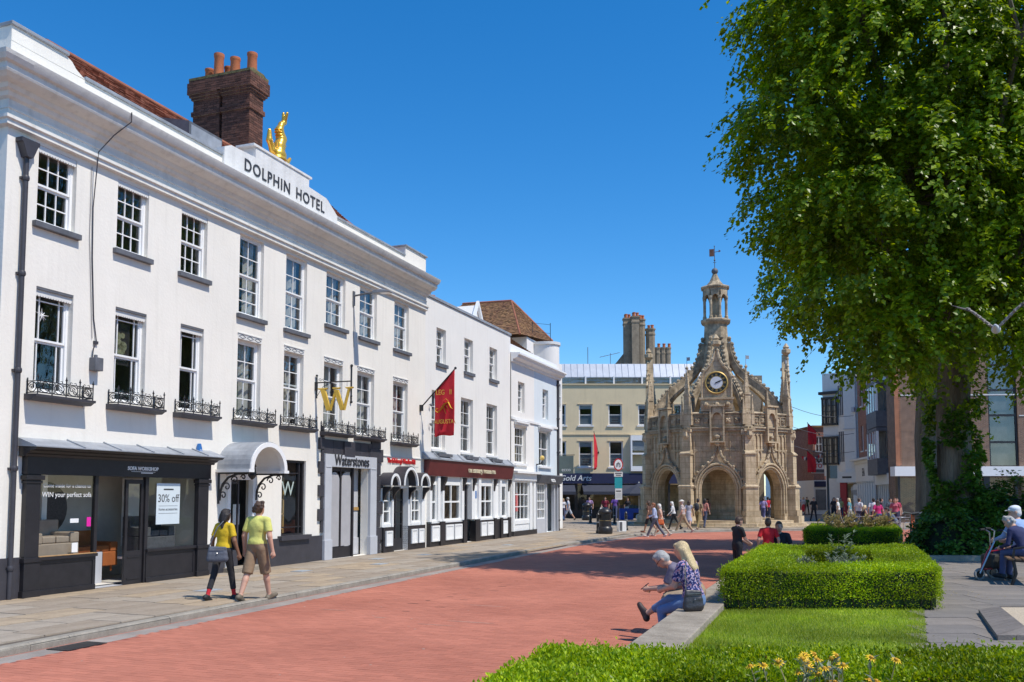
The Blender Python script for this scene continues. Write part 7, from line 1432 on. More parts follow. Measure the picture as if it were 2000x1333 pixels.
def grow(prims, h):
    """smooth union of shapes -> surface and, for each face, the tag of the nearest shape"""
    lo, hi = np.array([1e9]*3), -np.array([1e9]*3); bb = []
    for p in prims:
        if p[0] == 'c': a, b = np.array(p[1]), np.array(p[2]); r = max(p[3], p[4]); l_, h_ = np.minimum(a, b)-r, np.maximum(a, b)+r
        else: r = max(p[2]); l_, h_ = np.array(p[1])-r, np.array(p[1])+r
        bb.append((l_, h_)); lo = np.minimum(lo, l_); hi = np.maximum(hi, h_)
    lo -= 3*h; n = np.ceil((hi-lo)/h).astype(int)+4; D = np.full(n, 1., np.float64)
    for p, (l_, h_) in zip(prims, bb):
        k = p[6] if p[0] == 'c' else p[5]; m = max(k, 2*h)+h
        i0 = np.maximum(0, np.floor((l_-m-lo)/h).astype(int)); i1 = np.minimum(n, np.ceil((h_+m-lo)/h).astype(int)+1); g = np.stack(np.meshgrid(*[np.arange(i0[q], i1[q]) for q in range(3)], indexing='ij'), -1)*h+lo
        v = sd(p, g); S = tuple(slice(i0[q], i1[q]) for q in range(3)); o = D[S]; w = np.clip(.5+.5*(o-v)/max(k, 1e-6), 0, 1); D[S] = o*(1-w)+v*w-k*w*(1-w)
    V, F = surface_nets(D, h, lo); C = V[F].mean(1); best = np.full(len(C), 1e9); tg = np.zeros(len(C), int)
    for i, p in enumerate(prims):
        v = sd(p, C); t = v < best; best[t] = v[t]; tg[t] = i
    return V, F, tg
def cap(a, b, ra, rb, t, k=.03): return ('c', tuple(a), tuple(b), ra, rb, t, k)
def cut(*a): return cap(*a)+(1,)
def ell(c, r, t, k=.03, M=None): return ('e', tuple(c), tuple(r), np.eye(3) if M is None else np.array(M), t, k)
def ptag(p): return p[5] if p[0] == 'c' else p[4]
CLOTH = {}
def cloth(c, kind='plain'):
    key = (tuple(round(x, 3) for x in c), kind)
    if key not in CLOTH:
        nm_ = 'cloth_%03d' % len(CLOTH); m = mat(nm_, c, .88, .16, 6, bump=.9, bscale=9)
        if kind == 'floral':
            nt = m.node_tree; b = nt.nodes['Principled BSDF']; tc = N(nt, 'ShaderNodeTexCoord'); vo = N(nt, 'ShaderNodeTexNoise', Scale=34., Detail=2.5); nt.links.new(tc.outputs['Object'], vo.inputs['Vector']); rp = N(nt, 'ShaderNodeValToRGB'); nt.links.new(vo.outputs['Fac'], rp.inputs[0]); e = rp.color_ramp.elements; e[0].color = rgba(c); e[0].position = .47; e[1].color = (.55,.50,.62,1); e[1].position = .56; x = e.new(.62); x.color = (.42,.16,.20,1); y = e.new(.52); y.color = (.10,.12,.36,1); nt.links.new(rp.outputs[0], b.inputs['Base Color'])
        if kind == 'plaid':
            nt = m.node_tree; b = nt.nodes['Principled BSDF']; tc = N(nt, 'ShaderNodeTexCoord'); ck = N(nt, 'ShaderNodeTexChecker', Scale=16.); ck.inputs[1].default_value = rgba(c); ck.inputs[2].default_value = rgba(mul(c, .55)); nt.links.new(tc.outputs['Object'], ck.inputs[0]); nt.links.new(ck.outputs[0], b.inputs['Base Color'])
        CLOTH[key] = m
    return CLOTH[key]
SKIN = {'l': mat('skin_fair', (.56,.32,.22), .55, .10, 8, bump=.05), 't': mat('skin_tan', (.44,.23,.14), .55, .10, 8, bump=.05), 'd': mat('skin_brown', (.24,.115,.065), .5, .1, 8, bump=.05)}
HAIRC = {'dark': (.018,.012,.010), 'brown': (.06,.032,.018), 'grey': (.36,.35,.33), 'white': (.62,.61,.58), 'blond': (.56,.42,.22), 'ginger': (.22,.08,.03)}
def hairmat(k):
    nm_ = 'hair_'+k
    if nm_ in MATS: return MATS[nm_]
    c = HAIRC[k]; m = mat(nm_, c, .5, .4, 30, c2=mul(c, 1.5), bump=.5, bscale=50); nt = m.node_tree; mp_ = N(nt, 'ShaderNodeMapping'); mp_.inputs['Scale'].default_value = (3., 3., .25); tc = [n for n in nt.nodes if n.type == 'TEX_COORD'][0]; nt.links.new(tc.outputs['Object'], mp_.inputs[0])
    for n in nt.nodes:
        if n.type == 'TEX_NOISE': nt.links.new(mp_.outputs[0], n.inputs['Vector'])
    return m
V3 = Vector
def person(label, x, y, z, head, H=1.72, sex='m', top=(.3,.3,.3), bottom=(.05,.06,.1), shoe=(.03,.03,.03), skin='l', hair='brown', style='short', legs=((18,6),(-16,14)), arms=None, lean=3, seat=None, sleeve='short', trouser='long', topk='plain', hat=None, vox=.02, turn=0, nod=0, fingers=False, group=None, bag=None, face=True, sock=None, bulk=1., spread=0., skirt=False, legspread=None):
    """x, y, z feet (or the ground under the seat); head = facing direction in degrees, 0 = +y, 90 = +x"""
    T = thing('person', label, 'person', (x, y, z), -R(head), group); f = 1.; s = H/1.75; w = (1. if sex == 'm' else .92)*bulk; P = []; v = lambda *a: V3(a)*s
    hipw = .092 if sex == 'm' else .098; shw = .19 if sex == 'm' else .165; th, sh_ = .445*s, .43*s
    def ldir(a, side, sp): a = R(a); return V3((side*math.sin(R(sp)), math.sin(a)*math.cos(R(sp)), -math.cos(a)*math.cos(R(sp))))
    L = []
    for i, side in ((0, -1), (1, 1)):
        a, b = legs[i]; sp = spread if legspread is None else legspread[i]; d1 = ldir(a, side, sp); d2 = ldir(a-b, side, sp*.3); L.append((side, d1, d2))
    pz = (seat+.105*s) if seat is not None else max(-(th*d1.z+sh_*d2.z) for _, d1, d2 in L)+.075*s
    pel = V3((0, 0, pz)); ln = R(lean); sp_ = V3((0, math.sin(ln), math.cos(ln))); fw = V3((0, math.cos(ln), -math.sin(ln)))
    Mx = np.array([[1,0,0],[0,fw.y,sp_.y],[0,fw.z,sp_.z]])                 # torso frame (columns x, forward, up)
    at = lambda q: pel+sp_*(q*s)
    # trunk
    P += [ell(at(.02), (.165*w*s,.118*w*s,.13*s), 'bottom', .04, Mx), ell(at(.14), (.148*w*s,.108*w*s,.16*s), 'top', .05, Mx), ell(at(.33), (.172*w*s,.118*w*s,.19*s), 'top', .05, Mx)]
    P += [ell(at(.07), (.163*w*s,.122*w*s,.10*s), 'top', .03, Mx)]
    if sex == 'f': P += [ell(at(.36)+fw*(.085*s)+V3((q*.07*s,0,0)), (.06*s,.055*s,.06*s), 'top', .04, Mx) for q in (-1, 1)]; P += [ell(at(-.02), (.178*w*s,.13*w*s,.12*s), 'bottom', .04, Mx)]
    P += [cap(at(.465)-V3((shw*.8*s,0,0)), at(.465)+V3((shw*.8*s,0,0)), .058*w*s, .058*w*s, 'top', .05), cap(at(.48), at(.56)+fw*(.01*s), .052*s, .05*s, 'skin', .025), cap(at(.455), at(.50), .075*s, .055*s, 'top', .03)]
    # legs
    cuff = {'long': 1., 'crop': .72, 'shorts': .0, 'none': -1}[trouser]
    for (side, d1, d2) in L:
        hp = pel+V3((side*hipw*s,0,-.02*s)); kn = hp+d1*th; an = kn+d2*sh_; tm = 'bottom' if trouser != 'none' else 'skin'
        P.append(cap(hp, kn, .088*w*s, .062*w*s, tm, .03))
        if cuff > 0:
            e = kn+d2*(sh_*cuff*.96); P.append(cut(kn, e, .062*w*s, .055*w*s, 'bottom', .012)); 
            if cuff < 1: P.append(cap(e, an, .042*s, .036*s, sock or 'skin', .004))
        else:
            if trouser == 'shorts': P.append(cut(hp, kn+d1*(.02*s), .096*w*s, .088*w*s, 'bottom', .008))
            P += [cap(kn, kn+d2*(sh_*.35), .050*s, .056*s, 'skin', .012), cap(kn+d2*(sh_*.3), an, .056*s, .036*s, 'skin', .012)]
        fd = V3((side*.12, d2.z*-1, d2.y*1)); fd = V3((side*.10, max(.2, -d2.z), d2.y)).normalized()
        heel = an-fd*(.05*s)+d2*(.04*s); toe = an+fd*(.17*s)+d2*(.05*s)
        P += [cap(an, heel, .040*s, .042*s, 'shoe', .015), cap(heel, toe, .043*s, .036*s, 'shoe', .02), cap(an+fd*(.02*s), toe-fd*.03, .038*s, .034*s, 'shoe', .02)]
        if sock and cuff == 1: P.append(cap(an-d2*(.07*s), an, .04*s, .04*s, sock, .004))
    if skirt: P.append(cap(at(.02), at(-.42), .15*w*s, .22*w*s, 'bottom', .03))
    # arms: hand targets in body space (metres, unscaled, relative to feet) or relaxed
    arms = arms or (None, None)
    for i, side in ((0, -1), (1, 1)):
        sh = at(.455)+V3((side*shw*s,0,0)); l1, l2 = .285*s, .255*s; tg = arms[i]
        if tg is None: tg = (side*.27, .06+.10*math.sin(R(legs[1-i][0])), None)
        tg = V3((tg[0]*s, tg[1]*s, tg[2]*s if tg[2] is not None else sh.z-.50*s)); dv = tg-sh; dist = min(dv.length, (l1+l2)*.985); dv = dv.normalized()*dist; tg = sh+dv
        ca = (l1*l1+dist*dist-l2*l2)/(2*l1*dist); ca = max(-1, min(1, ca)); hint = V3((side*.55, -.75, -.55)); hint = (hint-dv.normalized()*hint.dot(dv.normalized())).normalized(); el = sh+dv.normalized()*(l1*ca)+hint*(l1*math.sqrt(1-ca*ca)); d2 = (tg-el).normalized()
        long = sleeve == 'long'; P.append(cap(sh, el, .052*w*s, .041*w*s, 'top' if long else 'skin', .02 if long else .015)); P.append(cap(el, tg, .042*w*s, .029*s, 'top' if long else 'skin', .015))
        if sleeve == 'short': P.append(cut(sh, sh+(el-sh)*.72, .060*w*s, .062*w*s, 'top', .010))
        pe = tg+d2*(.085*s)
        P.append(cap(tg, pe, .028*s, .034*s, 'skin', .012)); P.append(cap(tg+d2*(.02*s), pe, .026*s, .036*s, 'skin', .01))
        inn = V3((-side, 0, 0)); inn = (inn-d2*inn.dot(d2)).normalized(); cr = d2.cross(inn).normalized()
        if fingers:
            for k in range(4):
                off = cr*((k-1.5)*.021*s); lf = (.062,.075,.072,.055)[k]*s; b0 = pe+off-d2*(.008*s); b1 = b0+d2*(lf*.5)+inn*(.012*s); b2 = b1+(d2*.6+inn*.8).normalized()*(lf*.5); P += [cap(b0, b1, .0105*s, .010*s, 'skin', .004), cap(b1, b2, .010*s, .0085*s, 'skin', .003)]
            t0 = tg+d2*(.03*s)-cr*(.026*s); t1 = t0+(d2*.7-cr*.6+inn*.3).normalized()*(.04*s); P += [cap(t0, t1, .012*s, .011*s, 'skin', .006), cap(t1, t1+(d2*.9+inn*.35).normalized()*(.028*s), .011*s, .009*s, 'skin', .003)]
        else: P += [cap(pe, pe+d2*(.05*s)+inn*(.02*s), .030*s, .020*s, 'skin', .01), cap(tg+d2*(.03*s), tg+d2*(.075*s)-cr*(.045*s), .013*s, .011*s, 'skin', .006)]
    # head
    tn, nd = R(turn), R(nod); hz = V3((0, math.sin(ln*.6+nd), math.cos(ln*.6+nd))); hf0 = V3((0, math.cos(ln*.6+nd), -math.sin(ln*.6+nd))); hx = V3((math.cos(tn), 0, 0))+hf0*-math.sin(tn); hx = V3((1,0,0))*math.cos(tn)-hf0*math.sin(tn); hf = V3((1,0,0))*math.sin(tn)+hf0*math.cos(tn)
    HM = np.array([[hx.x,hf.x,hz.x],[hx.y,hf.y,hz.y],[hx.z,hf.z,hz.z]]); hs = s*(1. if H > 1.55 else 1.0+.14*(1.55-H)/.3); nk = at(.55); hc = nk+hz*(.115*hs)+hf*(.02*hs); q = lambda a, b, c: hc+hx*(a*hs)+hf*(b*hs)+hz*(c*hs)
    P += [ell(hc, (.076*hs,.096*hs,.112*hs), 'skin', .01, HM), ell(q(0,.035,-.055), (.056*hs,.058*hs,.066*hs), 'skin', .02, HM), cap(q(0,.092,.0), q(0,.108,-.028), .010*hs, .014*hs, 'skin', .008), ell(q(.078,.0,-.01), (.012*hs,.022*hs,.03*hs), 'skin', .006, HM), ell(q(-.078,0,-.01), (.012*hs,.022*hs,.03*hs), 'skin', .006, HM)]
    if style != 'bald':
        P += [ell(q(0,-.016,.026), (.083*hs,.098*hs,.102*hs), 'hair', .012, HM)]
        if style in ('short', 'curly'): P += [ell(q(0,-.035,-.02), (.078*hs,.075*hs,.075*hs), 'hair', .012, HM), ell(q(0,.04,.088), (.062*hs,.048*hs,.034*hs), 'hair', .012, HM)]
        if style == 'curly': P += [ell(q(.085*math.sin(k*1.3), -.03-.06*math.cos(k*1.3), -.045+.05*(k % 4)), (.034*hs,)*3, 'hair', .012) for k in range(12)]
        if style in ('long', 'bob', 'tail'):
            n_ = {'long': .27, 'bob': .14, 'tail': .10}[style]
            P += [cap(q(a, -.045, -.01), q(a*1.05, -.085, -n_), .05*hs, .036*hs, 'hair', .02) for a in (-.055, 0, .055)]; P += [cap(q(a, -.01, .01), q(a*1.02, -.01, -n_*.72), .03*hs, .024*hs, 'hair', .015) for a in (-.074, .074)]; P += [ell(q(0,.045,.09), (.062*hs,.045*hs,.032*hs), 'hair', .012, HM)]
            if style == 'tail': P += [cap(q(.01, -.09, .0), q(.03, -.12, -.24), .036*hs, .02*hs, 'hair', .012), cap(q(-.02, -.09, -.02), q(-.03, -.11, -.2), .03*hs, .016*hs, 'hair', .012)]
    if hat: P += [ell(q(0,-.008,.062), (.092*hs,.108*hs,.074*hs), 'hat', .006, HM), ell(q(0, .10 if hat[1] == 'cap' else -.0, .052), ((.07,.075,.008) if hat[1] == 'cap' else (.15,.165,.010)) if vox < .015 else ((.075*hs,.085*hs,.018*hs) if hat[1] == 'cap' else (.15*hs,.165*hs,.02*hs)), 'hat', .006, HM)]
    if bag == 'backpack': P += [ell(at(.30)-fw*(.19*s), (.135*s,.10*s,.21*s), 'bag', .01, Mx)]
    Vv, F, tg = grow(P, vox); names = []; sl_ = {}
    ms = {'top': cloth(top, topk), 'bottom': cloth(bottom), 'shoe': mat('shoe_%02d%02d%02d' % tuple(int(c*99) for c in shoe), shoe, .6, .2, 6, bump=.1), 'skin': SKIN[skin], 'hair': hairmat(hair), 'hat': cloth(hat[0]) if hat else None, 'bag': cloth((.03,.035,.045)), 'redsock': cloth((.55,.02,.03)), 'whitesock': cloth((.6,.6,.6))}
    order = []
    for p in P:
        if ptag(p) not in order: order.append(ptag(p))
    fm = np.array([order.index(ptag(p)) for p in P])[tg]
    me = np_mesh('body', Vv, F, [ms[o] for o in order], True, fm); bo = put(bpy.data.objects.new('body', me), T)
    if vox < .016: sm = bo.modifiers.new('smooth', 'SMOOTH'); sm.factor = .5; sm.iterations = 2
    if face and vox < .03:
        g = MB()
        for a in (-.03, .03): g.ball(q(a,.0845,.004), .010*hs, 8, 5)
        g.build('eyes', mat('eye_dark', (.02,.015,.012), .2, .1, 3, bump=0), T, smooth=60); g = MB(); g.tube([q(-.024,.083,-.066), q(0,.0945,-.068), q(.024,.083,-.066)], .0045*hs, 5); g.build('mouth', mat('lips', (.34,.12,.10), .5, .1, 3, bump=0), T)
        g = MB()
        for a in (-1, 1): g.tube([q(a*.014,.091,.028), q(a*.034,.088,.033), q(a*.052,.074,.026)], .0045*hs, 5)
        g.build('eyebrows', hairmat(hair), T)
    T['_h'] = 0; del T['_h']
    return T, dict(q=q, at=at, fw=fw, s=s)

def hang_bag(label, loc, rz, w, h, d, m, strap=None, name='handbag'):
    T = thing(name, label, 'bag', loc, rz); r_ = d*.42; Vv, F, _ = grow([cap((-w/2+r_,.01*(k % 2),r_+(h-1.5*r_)*k/5),(w/2-r_,.01*((k+1) % 2),r_+(h-1.5*r_)*k/5-.012*(k % 2)),r_*(1.1-.13*k),r_*(1.1-.13*k),'b',.03) for k in range(6)], .012); bo = put(bpy.data.objects.new('body', np_mesh('body', Vv, F, m, True)), T); bo.modifiers.new('smooth', 'SMOOTH').iterations = 3
    g = MB(); g.box(-w*.34,w*.34,-d*.40,-d*.36,h*.80,h*.815); g.ball((0,-d*.47,h*.55), .010, 8, 5); g.build('zip', M_STEEL, T)
    if strap: g = MB(); g.tube(strap, .011, 5, flat=.4); g.build('strap', m, T)
    return T
ST = 20.
# the couple walking hand in hand on the pavement
person('woman in mustard top and black trousers walking away hand in hand', -5.10, 15.95, PZ, 24, 1.62, 'f', (.62,.42,.015), (.022,.022,.026), (.02,.02,.022), 'd', 'dark', 'tail', ((-17,6),(16,4)), ((-.30,.02,.80),(.30,.10,.80)), 2, None, 'short', 'crop', vox=.0105, fingers=True, sock='redsock', bulk=1.06)
person('man in pale yellow tee shirt and khaki shorts walking away hand in hand', -4.50, 15.93, PZ, 22, 1.76, 'm', (.60,.60,.16), (.25,.17,.10), (.16,.13,.09), 'l', 'brown', 'curly', ((-17,8),(17,2)), ((-.30,.02,.76),(.30,.04,.84)), 2, None, 'short', 'shorts', vox=.0105, fingers=True, sock='whitesock', bulk=1.08)
hang_bag('slouchy dark grey shoulder bag carried by the woman in mustard', (-5.13, 15.72, PZ+.66), R(10), .36, .28, .12, mat('slate_canvas', (.085,.095,.12), .8, .3, 7, bump=.4, bscale=14), [(-.14,0,.28),(-.02,.06,.60),(.08,.14,.72),(.14,.26,.62),(.17,.30,.34)])
# the pair sitting on the garden wall
def onwall(t, off): a, b = V3((*WALL[1], 0)), V3((*WALL[2], 0)); d = (b-a).normalized(); return a.lerp(b, t)+V3((d.y, -d.x, 0))*off
p = onwall(.88, .20)
T, K = person('blonde woman in navy floral blouse and jeans sitting on the garden wall', p.x, p.y, 0, -50, 1.70, 'f', (.018,.022,.11), (.12,.20,.36), (.05,.03,.025), 'l', 'blond', 'long', ((72,80),(88,30)), ((-.08,.42,.72),(.10,.40,.74)), 12, .485, 'short', 'crop', 'floral', vox=.0095, fingers=True, turn=-8, nod=14, bulk=1.12, spread=4)
p = onwall(1.12, .18)
T, K = person('grey haired man in mauve shirt leaning over his phone on the wall', p.x-.05, p.y+.05, 0, -74, 1.74, 'm', (.17,.15,.20), (.34,.26,.18), (.04,.035,.03), 'l', 'grey', 'short', ((80,84),(82,78)), ((-.06,.66,.62),(.06,.64,.62)), 46, .485, 'short', 'shorts', vox=.0095, fingers=True, nod=22, turn=-6, spread=8)
g = MB(); g.tube([K['q'](-.085,.0,.008), K['q'](-.07,.085,.008), K['q'](0,.108,.004), K['q'](.07,.085,.008), K['q'](.085,0,.008)], .0035, 5); g.build('spectacles', M_IRON, T)
_f = V3((math.sin(R(-74)), math.cos(R(-74)), 0)); _h = V3((p.x-.05, p.y+.05, 0))+_f*.735; ph = thing('mobile_phone', 'mobile phone held out by the pair sitting on the wall', 'phone', (_h.x, _h.y, .645), R(74-180)); g = MB(); g.box(-.036,.036,-.005,.005,-.072,.072); b = g.build('case', M_IRON, ph, bevel=.004); b.rotation_euler.x = R(-50); g = MB(); g.box(-.032,.032,-.0065,-.0052,-.064,.064); q_ = g.build('screen', mat('phone_screen', (.10,.12,.16), .1, .2, 6, bump=0), ph); q_.rotation_euler.x = R(-50)
p = onwall(.79, .24); hang_bag('dark leather handbag standing on the wall behind the blonde woman', (p.x, p.y, .487), R(14), .27, .27, .10, mat('dark_leather', (.035,.033,.036), .42, .3, 8, bump=.3, bscale=30), [(-.1,0,.26),(-.06,.1,.5),(.0,.2,.62),(.06,.12,.5),(.1,0,.26)])
# three by the hedge
person('boy in black tee shirt with white sleeve band looking at his hands', 5.02, 20.1, 0, 70, 1.46, 'm', (.016,.017,.02), (.015,.015,.018), (.02,.02,.02), 'l', 'brown', 'short', ((2,0),(-2,0)), ((-.04,.34,1.02),(.08,.34,1.04)), 2, None, vox=.0125, fingers=True, nod=14)
person('boy in bright red tee shirt seen from behind', 5.86, 20.6, 0, 10, 1.40, 'm', (.60,.012,.02), (.03,.03,.04), (.02,.02,.02), 'l', 'brown', 'short', ((2,0),(-2,0)), None, 2, vox=.0125, face=False, fingers=True)
person('man in black shirt looking back over his shoulder at the camera', 6.2, 20.9, 0, 200, 1.74, 'm', (.018,.019,.026), (.03,.035,.05), (.02,.02,.02), 'l', 'brown', 'short', ((80,80),(84,82)), ((-.2,.32,.62),(.2,.32,.62)), 10, .45, vox=.0125, fingers=True, turn=-14)
# strollers in front of the cross
person('walker in light blue shirt and grey jeans striding left before the cross', 6.65, 41.8, .0, -80, 1.68, 'm', (.36,.42,.60), (.09,.10,.14), (.5,.48,.45), 'l', 'ginger', 'short', ((28,4),(-24,14)), ((-.2,.28,.95),(.2,.3,1.0)), 6, sleeve='long', vox=.018)
person('walker in beige trousers with an orange bag beside the blue shirt', 7.05, 42.6, .0, -78, 1.60, 'f', (.55,.36,.28), (.50,.42,.32), (.5,.45,.4), 'l', 'white', 'bob', ((24,4),(-24,14)), None, 6, vox=.018)
person('walker in brown top and dark shorts half hidden behind the blue shirt', 6.75, 44.2, PZ, -60, 1.62, 'f', (.10,.05,.035), (.015,.015,.02), (.3,.1,.05), 't', 'brown', 'bob', ((20,4),(-20,14)), None, 4, trouser='shorts', vox=.02)
hang_bag('small orange bag swinging beside the walkers before the cross', (6.98, 42.2, .55), 0, .3, .26, .1, mat('orange_bag', (.6,.13,.03), .7, .1, 5, bump=.1), [(-.1,0,.26),(0,0,.45),(.1,0,.26)], 'orange_bag')
person('man in white sun hat, checked shirt and beige trousers striding left', 8.85, 46.6, PZ-.08, -72, 1.76, 'm', (.52,.44,.42), (.36,.27,.17), (.5,.45,.4), 'l', 'white', 'short', ((26,4),(-26,12)), ((-.28,.16,.85),(.28,-.02,.85)), 4, topk='plaid', hat=((.66,.64,.58),'brim'), vox=.018, bulk=1.08)
person('older woman in white blouse and black trousers beside the man in hat', 8.75, 48.6, PZ, -74, 1.56, 'f', (.62,.61,.60), (.015,.015,.018), (.03,.03,.03), 'l', 'white', 'bob', ((22,4),(-22,12)), ((-.28,.3,.9),(.28,.2,.9)), 10, vox=.018, sleeve='long')
person('walker in khaki trousers with a black backpack near the central arch', 10.0, 48.4, PZ, 30, 1.74, 'm', (.26,.20,.11), (.26,.19,.08), (.3,.2,.15), 't', 'dark', 'short', ((24,4),(-22,12)), None, 4, bag='backpack', vox=.018, face=False)
person('woman in pale dress between the checked shirt and the backpack', 9.75, 49.6, PZ, 20, 1.58, 'f', (.42,.40,.46), (.42,.40,.48), (.3,.2,.15), 'l', 'brown', 'bob', ((16,4),(-16,10)), None, 3, trouser='none', skirt=True, vox=.02, face=False)
# resting inside the cross
CP = V3((12.85, 55.9, 0)); fr = V3((-.226, -.974, 0)); rt = V3((.974, -.226, 0))
def incross(a, b): return CP+fr*b+rt*a
p = incross(-.62, 2.25); person('woman in flowered dark dress with a hat resting inside the central arch', p.x, p.y, PZ+.38, 215, 1.64, 'f', (.30,.16,.14), (.03,.035,.08), (.4,.25,.2), 'l', 'dark', 'bob', ((84,80),(80,86)), ((-.12,.36,.62),(.12,.36,.62)), 12, .44, trouser='none', skirt=False, hat=((.05,.035,.03),'brim'), vox=.02)
p = incross(-1.12, 2.35); person('child in pink sitting inside the central arch', p.x, p.y, PZ+.38, 190, 1.25, 'f', (.55,.10,.12), (.40,.08,.1), (.4,.25,.2), 'l', 'brown', 'bob', ((84,80),(80,86)), None, 8, .44, trouser='shorts', vox=.022)
p = incross(-1.30, 1.95); person('man in olive shirt sitting at the back of the central arch', p.x, p.y, PZ+.38, 170, 1.74, 'm', (.16,.17,.05), (.08,.07,.06), (.03,.03,.03), 't', 'dark', 'short', ((84,80),(80,86)), None, 8, .44, vox=.022)
# seen through the right-hand arch
for (x, y, hd, H_, sx, tp, bt, sk, hr, lb) in ((18.35,64.5,20,1.76,'m',(.60,.02,.05),(.03,.03,.05),'t','dark','man in red shirt seen through the right arch of the cross'),(17.75,63.5,30,1.70,'m',(.34,.27,.48),(.10,.10,.22),'l','brown','walker in lilac shirt seen through the right arch'),(18.95,66,10,1.66,'f',(.62,.58,.60),(.05,.05,.07),'l','dark','woman in white top seen through the right arch')):
    person(lb, x, y, PZ, hd, H_, sx, tp, bt, (.03,.03,.03), sk, hr, 'short' if sx == 'm' else 'bob', ((16,4),(-16,10)), None, 3, vox=.026, face=False)
person('small child with orange red jacket under the right arch of the cross', 17.9, 61.2, PZ, 20, 1.08, 'f', (.70,.06,.02), (.05,.05,.1), (.03,.03,.03), 'l', 'brown', 'bob', ((12,4),(-12,8)), None, 3, vox=.024, face=False)
# shoppers before the blue shopfront
for (x, y, hd, H_, sx, tp, bt, tr_, sk, hr, lg, lb) in ((3.75,66,170,1.62,'f',(.58,.58,.62),(.09,.09,.16),'long','l','blond',((10,4),(-10,6)),'fair haired woman in white vest by the corner of the pale blue house'),(4.2,66.8,-80,1.78,'m',(.46,.48,.54),(.42,.46,.54),'shorts','l','grey',((26,4),(-26,10)),'man in grey shirt and pale shorts leaving by the corner'),(3.45,65,-70,1.66,'f',(.42,.24,.18),(.08,.16,.3),'long','l','ginger',((16,4),(-16,10)),'woman in terracotta top squeezed against the corner'),(5.95,69,190,1.72,'m',(.40,.26,.46),(.30,.34,.52),'shorts','l','dark',((6,2),(-6,2)),'man in lilac shirt and blue shorts at the blue shop'),(7.0,67.5,185,1.76,'m',(.20,.015,.04),(.03,.04,.08),'long','l','brown',((18,4),(-16,10)),'man in maroon tee shirt walking towards the camera'),(7.85,68.5,10,1.80,'m',(.13,.06,.30),(.10,.12,.22),'long','t','dark',((6,2),(-6,2)),'man in purple tee shirt with his back turned'),(8.9,69.2,180,1.66,'f',(.015,.015,.02),(.02,.02,.03),'long','l','dark',((2,0),(-2,0)),'stall keeper in black behind the blue barrow')):
    person(lb, x, y, PZ, hd, H_, sx, tp, bt, (.08,.07,.06), sk, hr, 'short' if sx == 'm' else 'bob', lg, None, 3, trouser=tr_, vox=.026)
hang_bag('white plastic carrier bag hanging beside the man in maroon', (6.72, 67.3, .55), 0, .35, .45, .15, M_WHITE, [(-.1,0,.45),(0,0,.62),(.1,0,.45)], 'carrier_bag')
# cafe guests on the right
person('fair haired woman in black vest sitting at the cafe table', 18.5, 47.5, PZ, 80, 1.70, 'f', (.02,.02,.024), (.03,.04,.09), (.05,.04,.04), 't', 'blond', 'tail', ((84,84),(80,80)), ((-.2,.35,.74),(.2,.38,.76)), 12, .46, sleeve='none', vox=.02)
person('woman in magenta top with long brown hair seen from behind at the cafe', 18.15, 44.6, PZ, 0, 1.62, 'f', (.48,.02,.14), (.06,.09,.18), (.04,.04,.04), 'l', 'brown', 'long', ((4,0),(-4,0)), None, 4, vox=.02, face=False, bulk=1.12)
person('man in grey blue tee shirt bending forward on a cafe chair', 17.95, 42.1, PZ, -75, 1.80, 'm', (.10,.13,.18), (.30,.30,.30), (.05,.04,.04), 'l', 'dark', 'short', ((80,80),(84,90)), ((-.2,.5,.62),(.2,.5,.62)), 34, .46, vox=.02, bulk=1.1)
for (x, y, hd, sx, tp, hr, lb) in ((19.2,49.8,60,'m',(.60,.60,.60),'brown','man in white tee shirt at the back of the cafe'),(19.55,48.6,20,'m',(.56,.56,.58),'dark','man in white shirt with dark straps at the cafe'),(20.1,47.2,200,'f',(.42,.10,.14),'ginger','woman in dusty pink top facing the street'),(21.6,50.5,190,'f',(.52,.06,.12),'dark','woman in pink top before the brown brick shop'),(20.9,51.0,90,'m',(.05,.05,.06),'dark','man in dark clothes behind the cafe tables')):
    person(lb, x, y, PZ, hd, 1.70, sx, tp, (.04,.05,.09), (.05,.04,.04), 'l', hr, 'short' if sx == 'm' else 'bob', ((6,2),(-6,4)), None, 4, vox=.024)
# walkers far down the street
for (x, y, hd, sx, tp, bt, hr, tr_, lb) in ((21.3,63.5,170,'m',(.02,.02,.025),(.02,.02,.025),'dark','long','walker all in black left of the dark post'),(22.9,64,175,'f',(.03,.025,.03),(.02,.02,.03),'brown','long','woman in dark clothes right of the dark post'),(26.9,83,180,'f',(.62,.58,.60),(.55,.03,.05),'blond','none','woman in white top and red skirt far down the street'),(28.2,86,170,'m',(.05,.10,.05),(.03,.03,.03),'dark','long','man in dark green far down the street'),(29.6,92,175,'m',(.40,.42,.5),(.06,.07,.1),'brown','long','walker in pale blue further down the street'),(31.6,97,175,'f',(.3,.06,.1),(.05,.05,.06),'dark','long','most distant walker in dark red')):
    person(lb, x, y, PZ, hd, 1.72, sx, tp, bt, (.04,.04,.04), 'l', hr, 'short' if sx == 'm' else 'bob', ((16,4),(-16,10)), None, 3, trouser=tr_, skirt=tr_ == 'none', vox=.032, face=False)
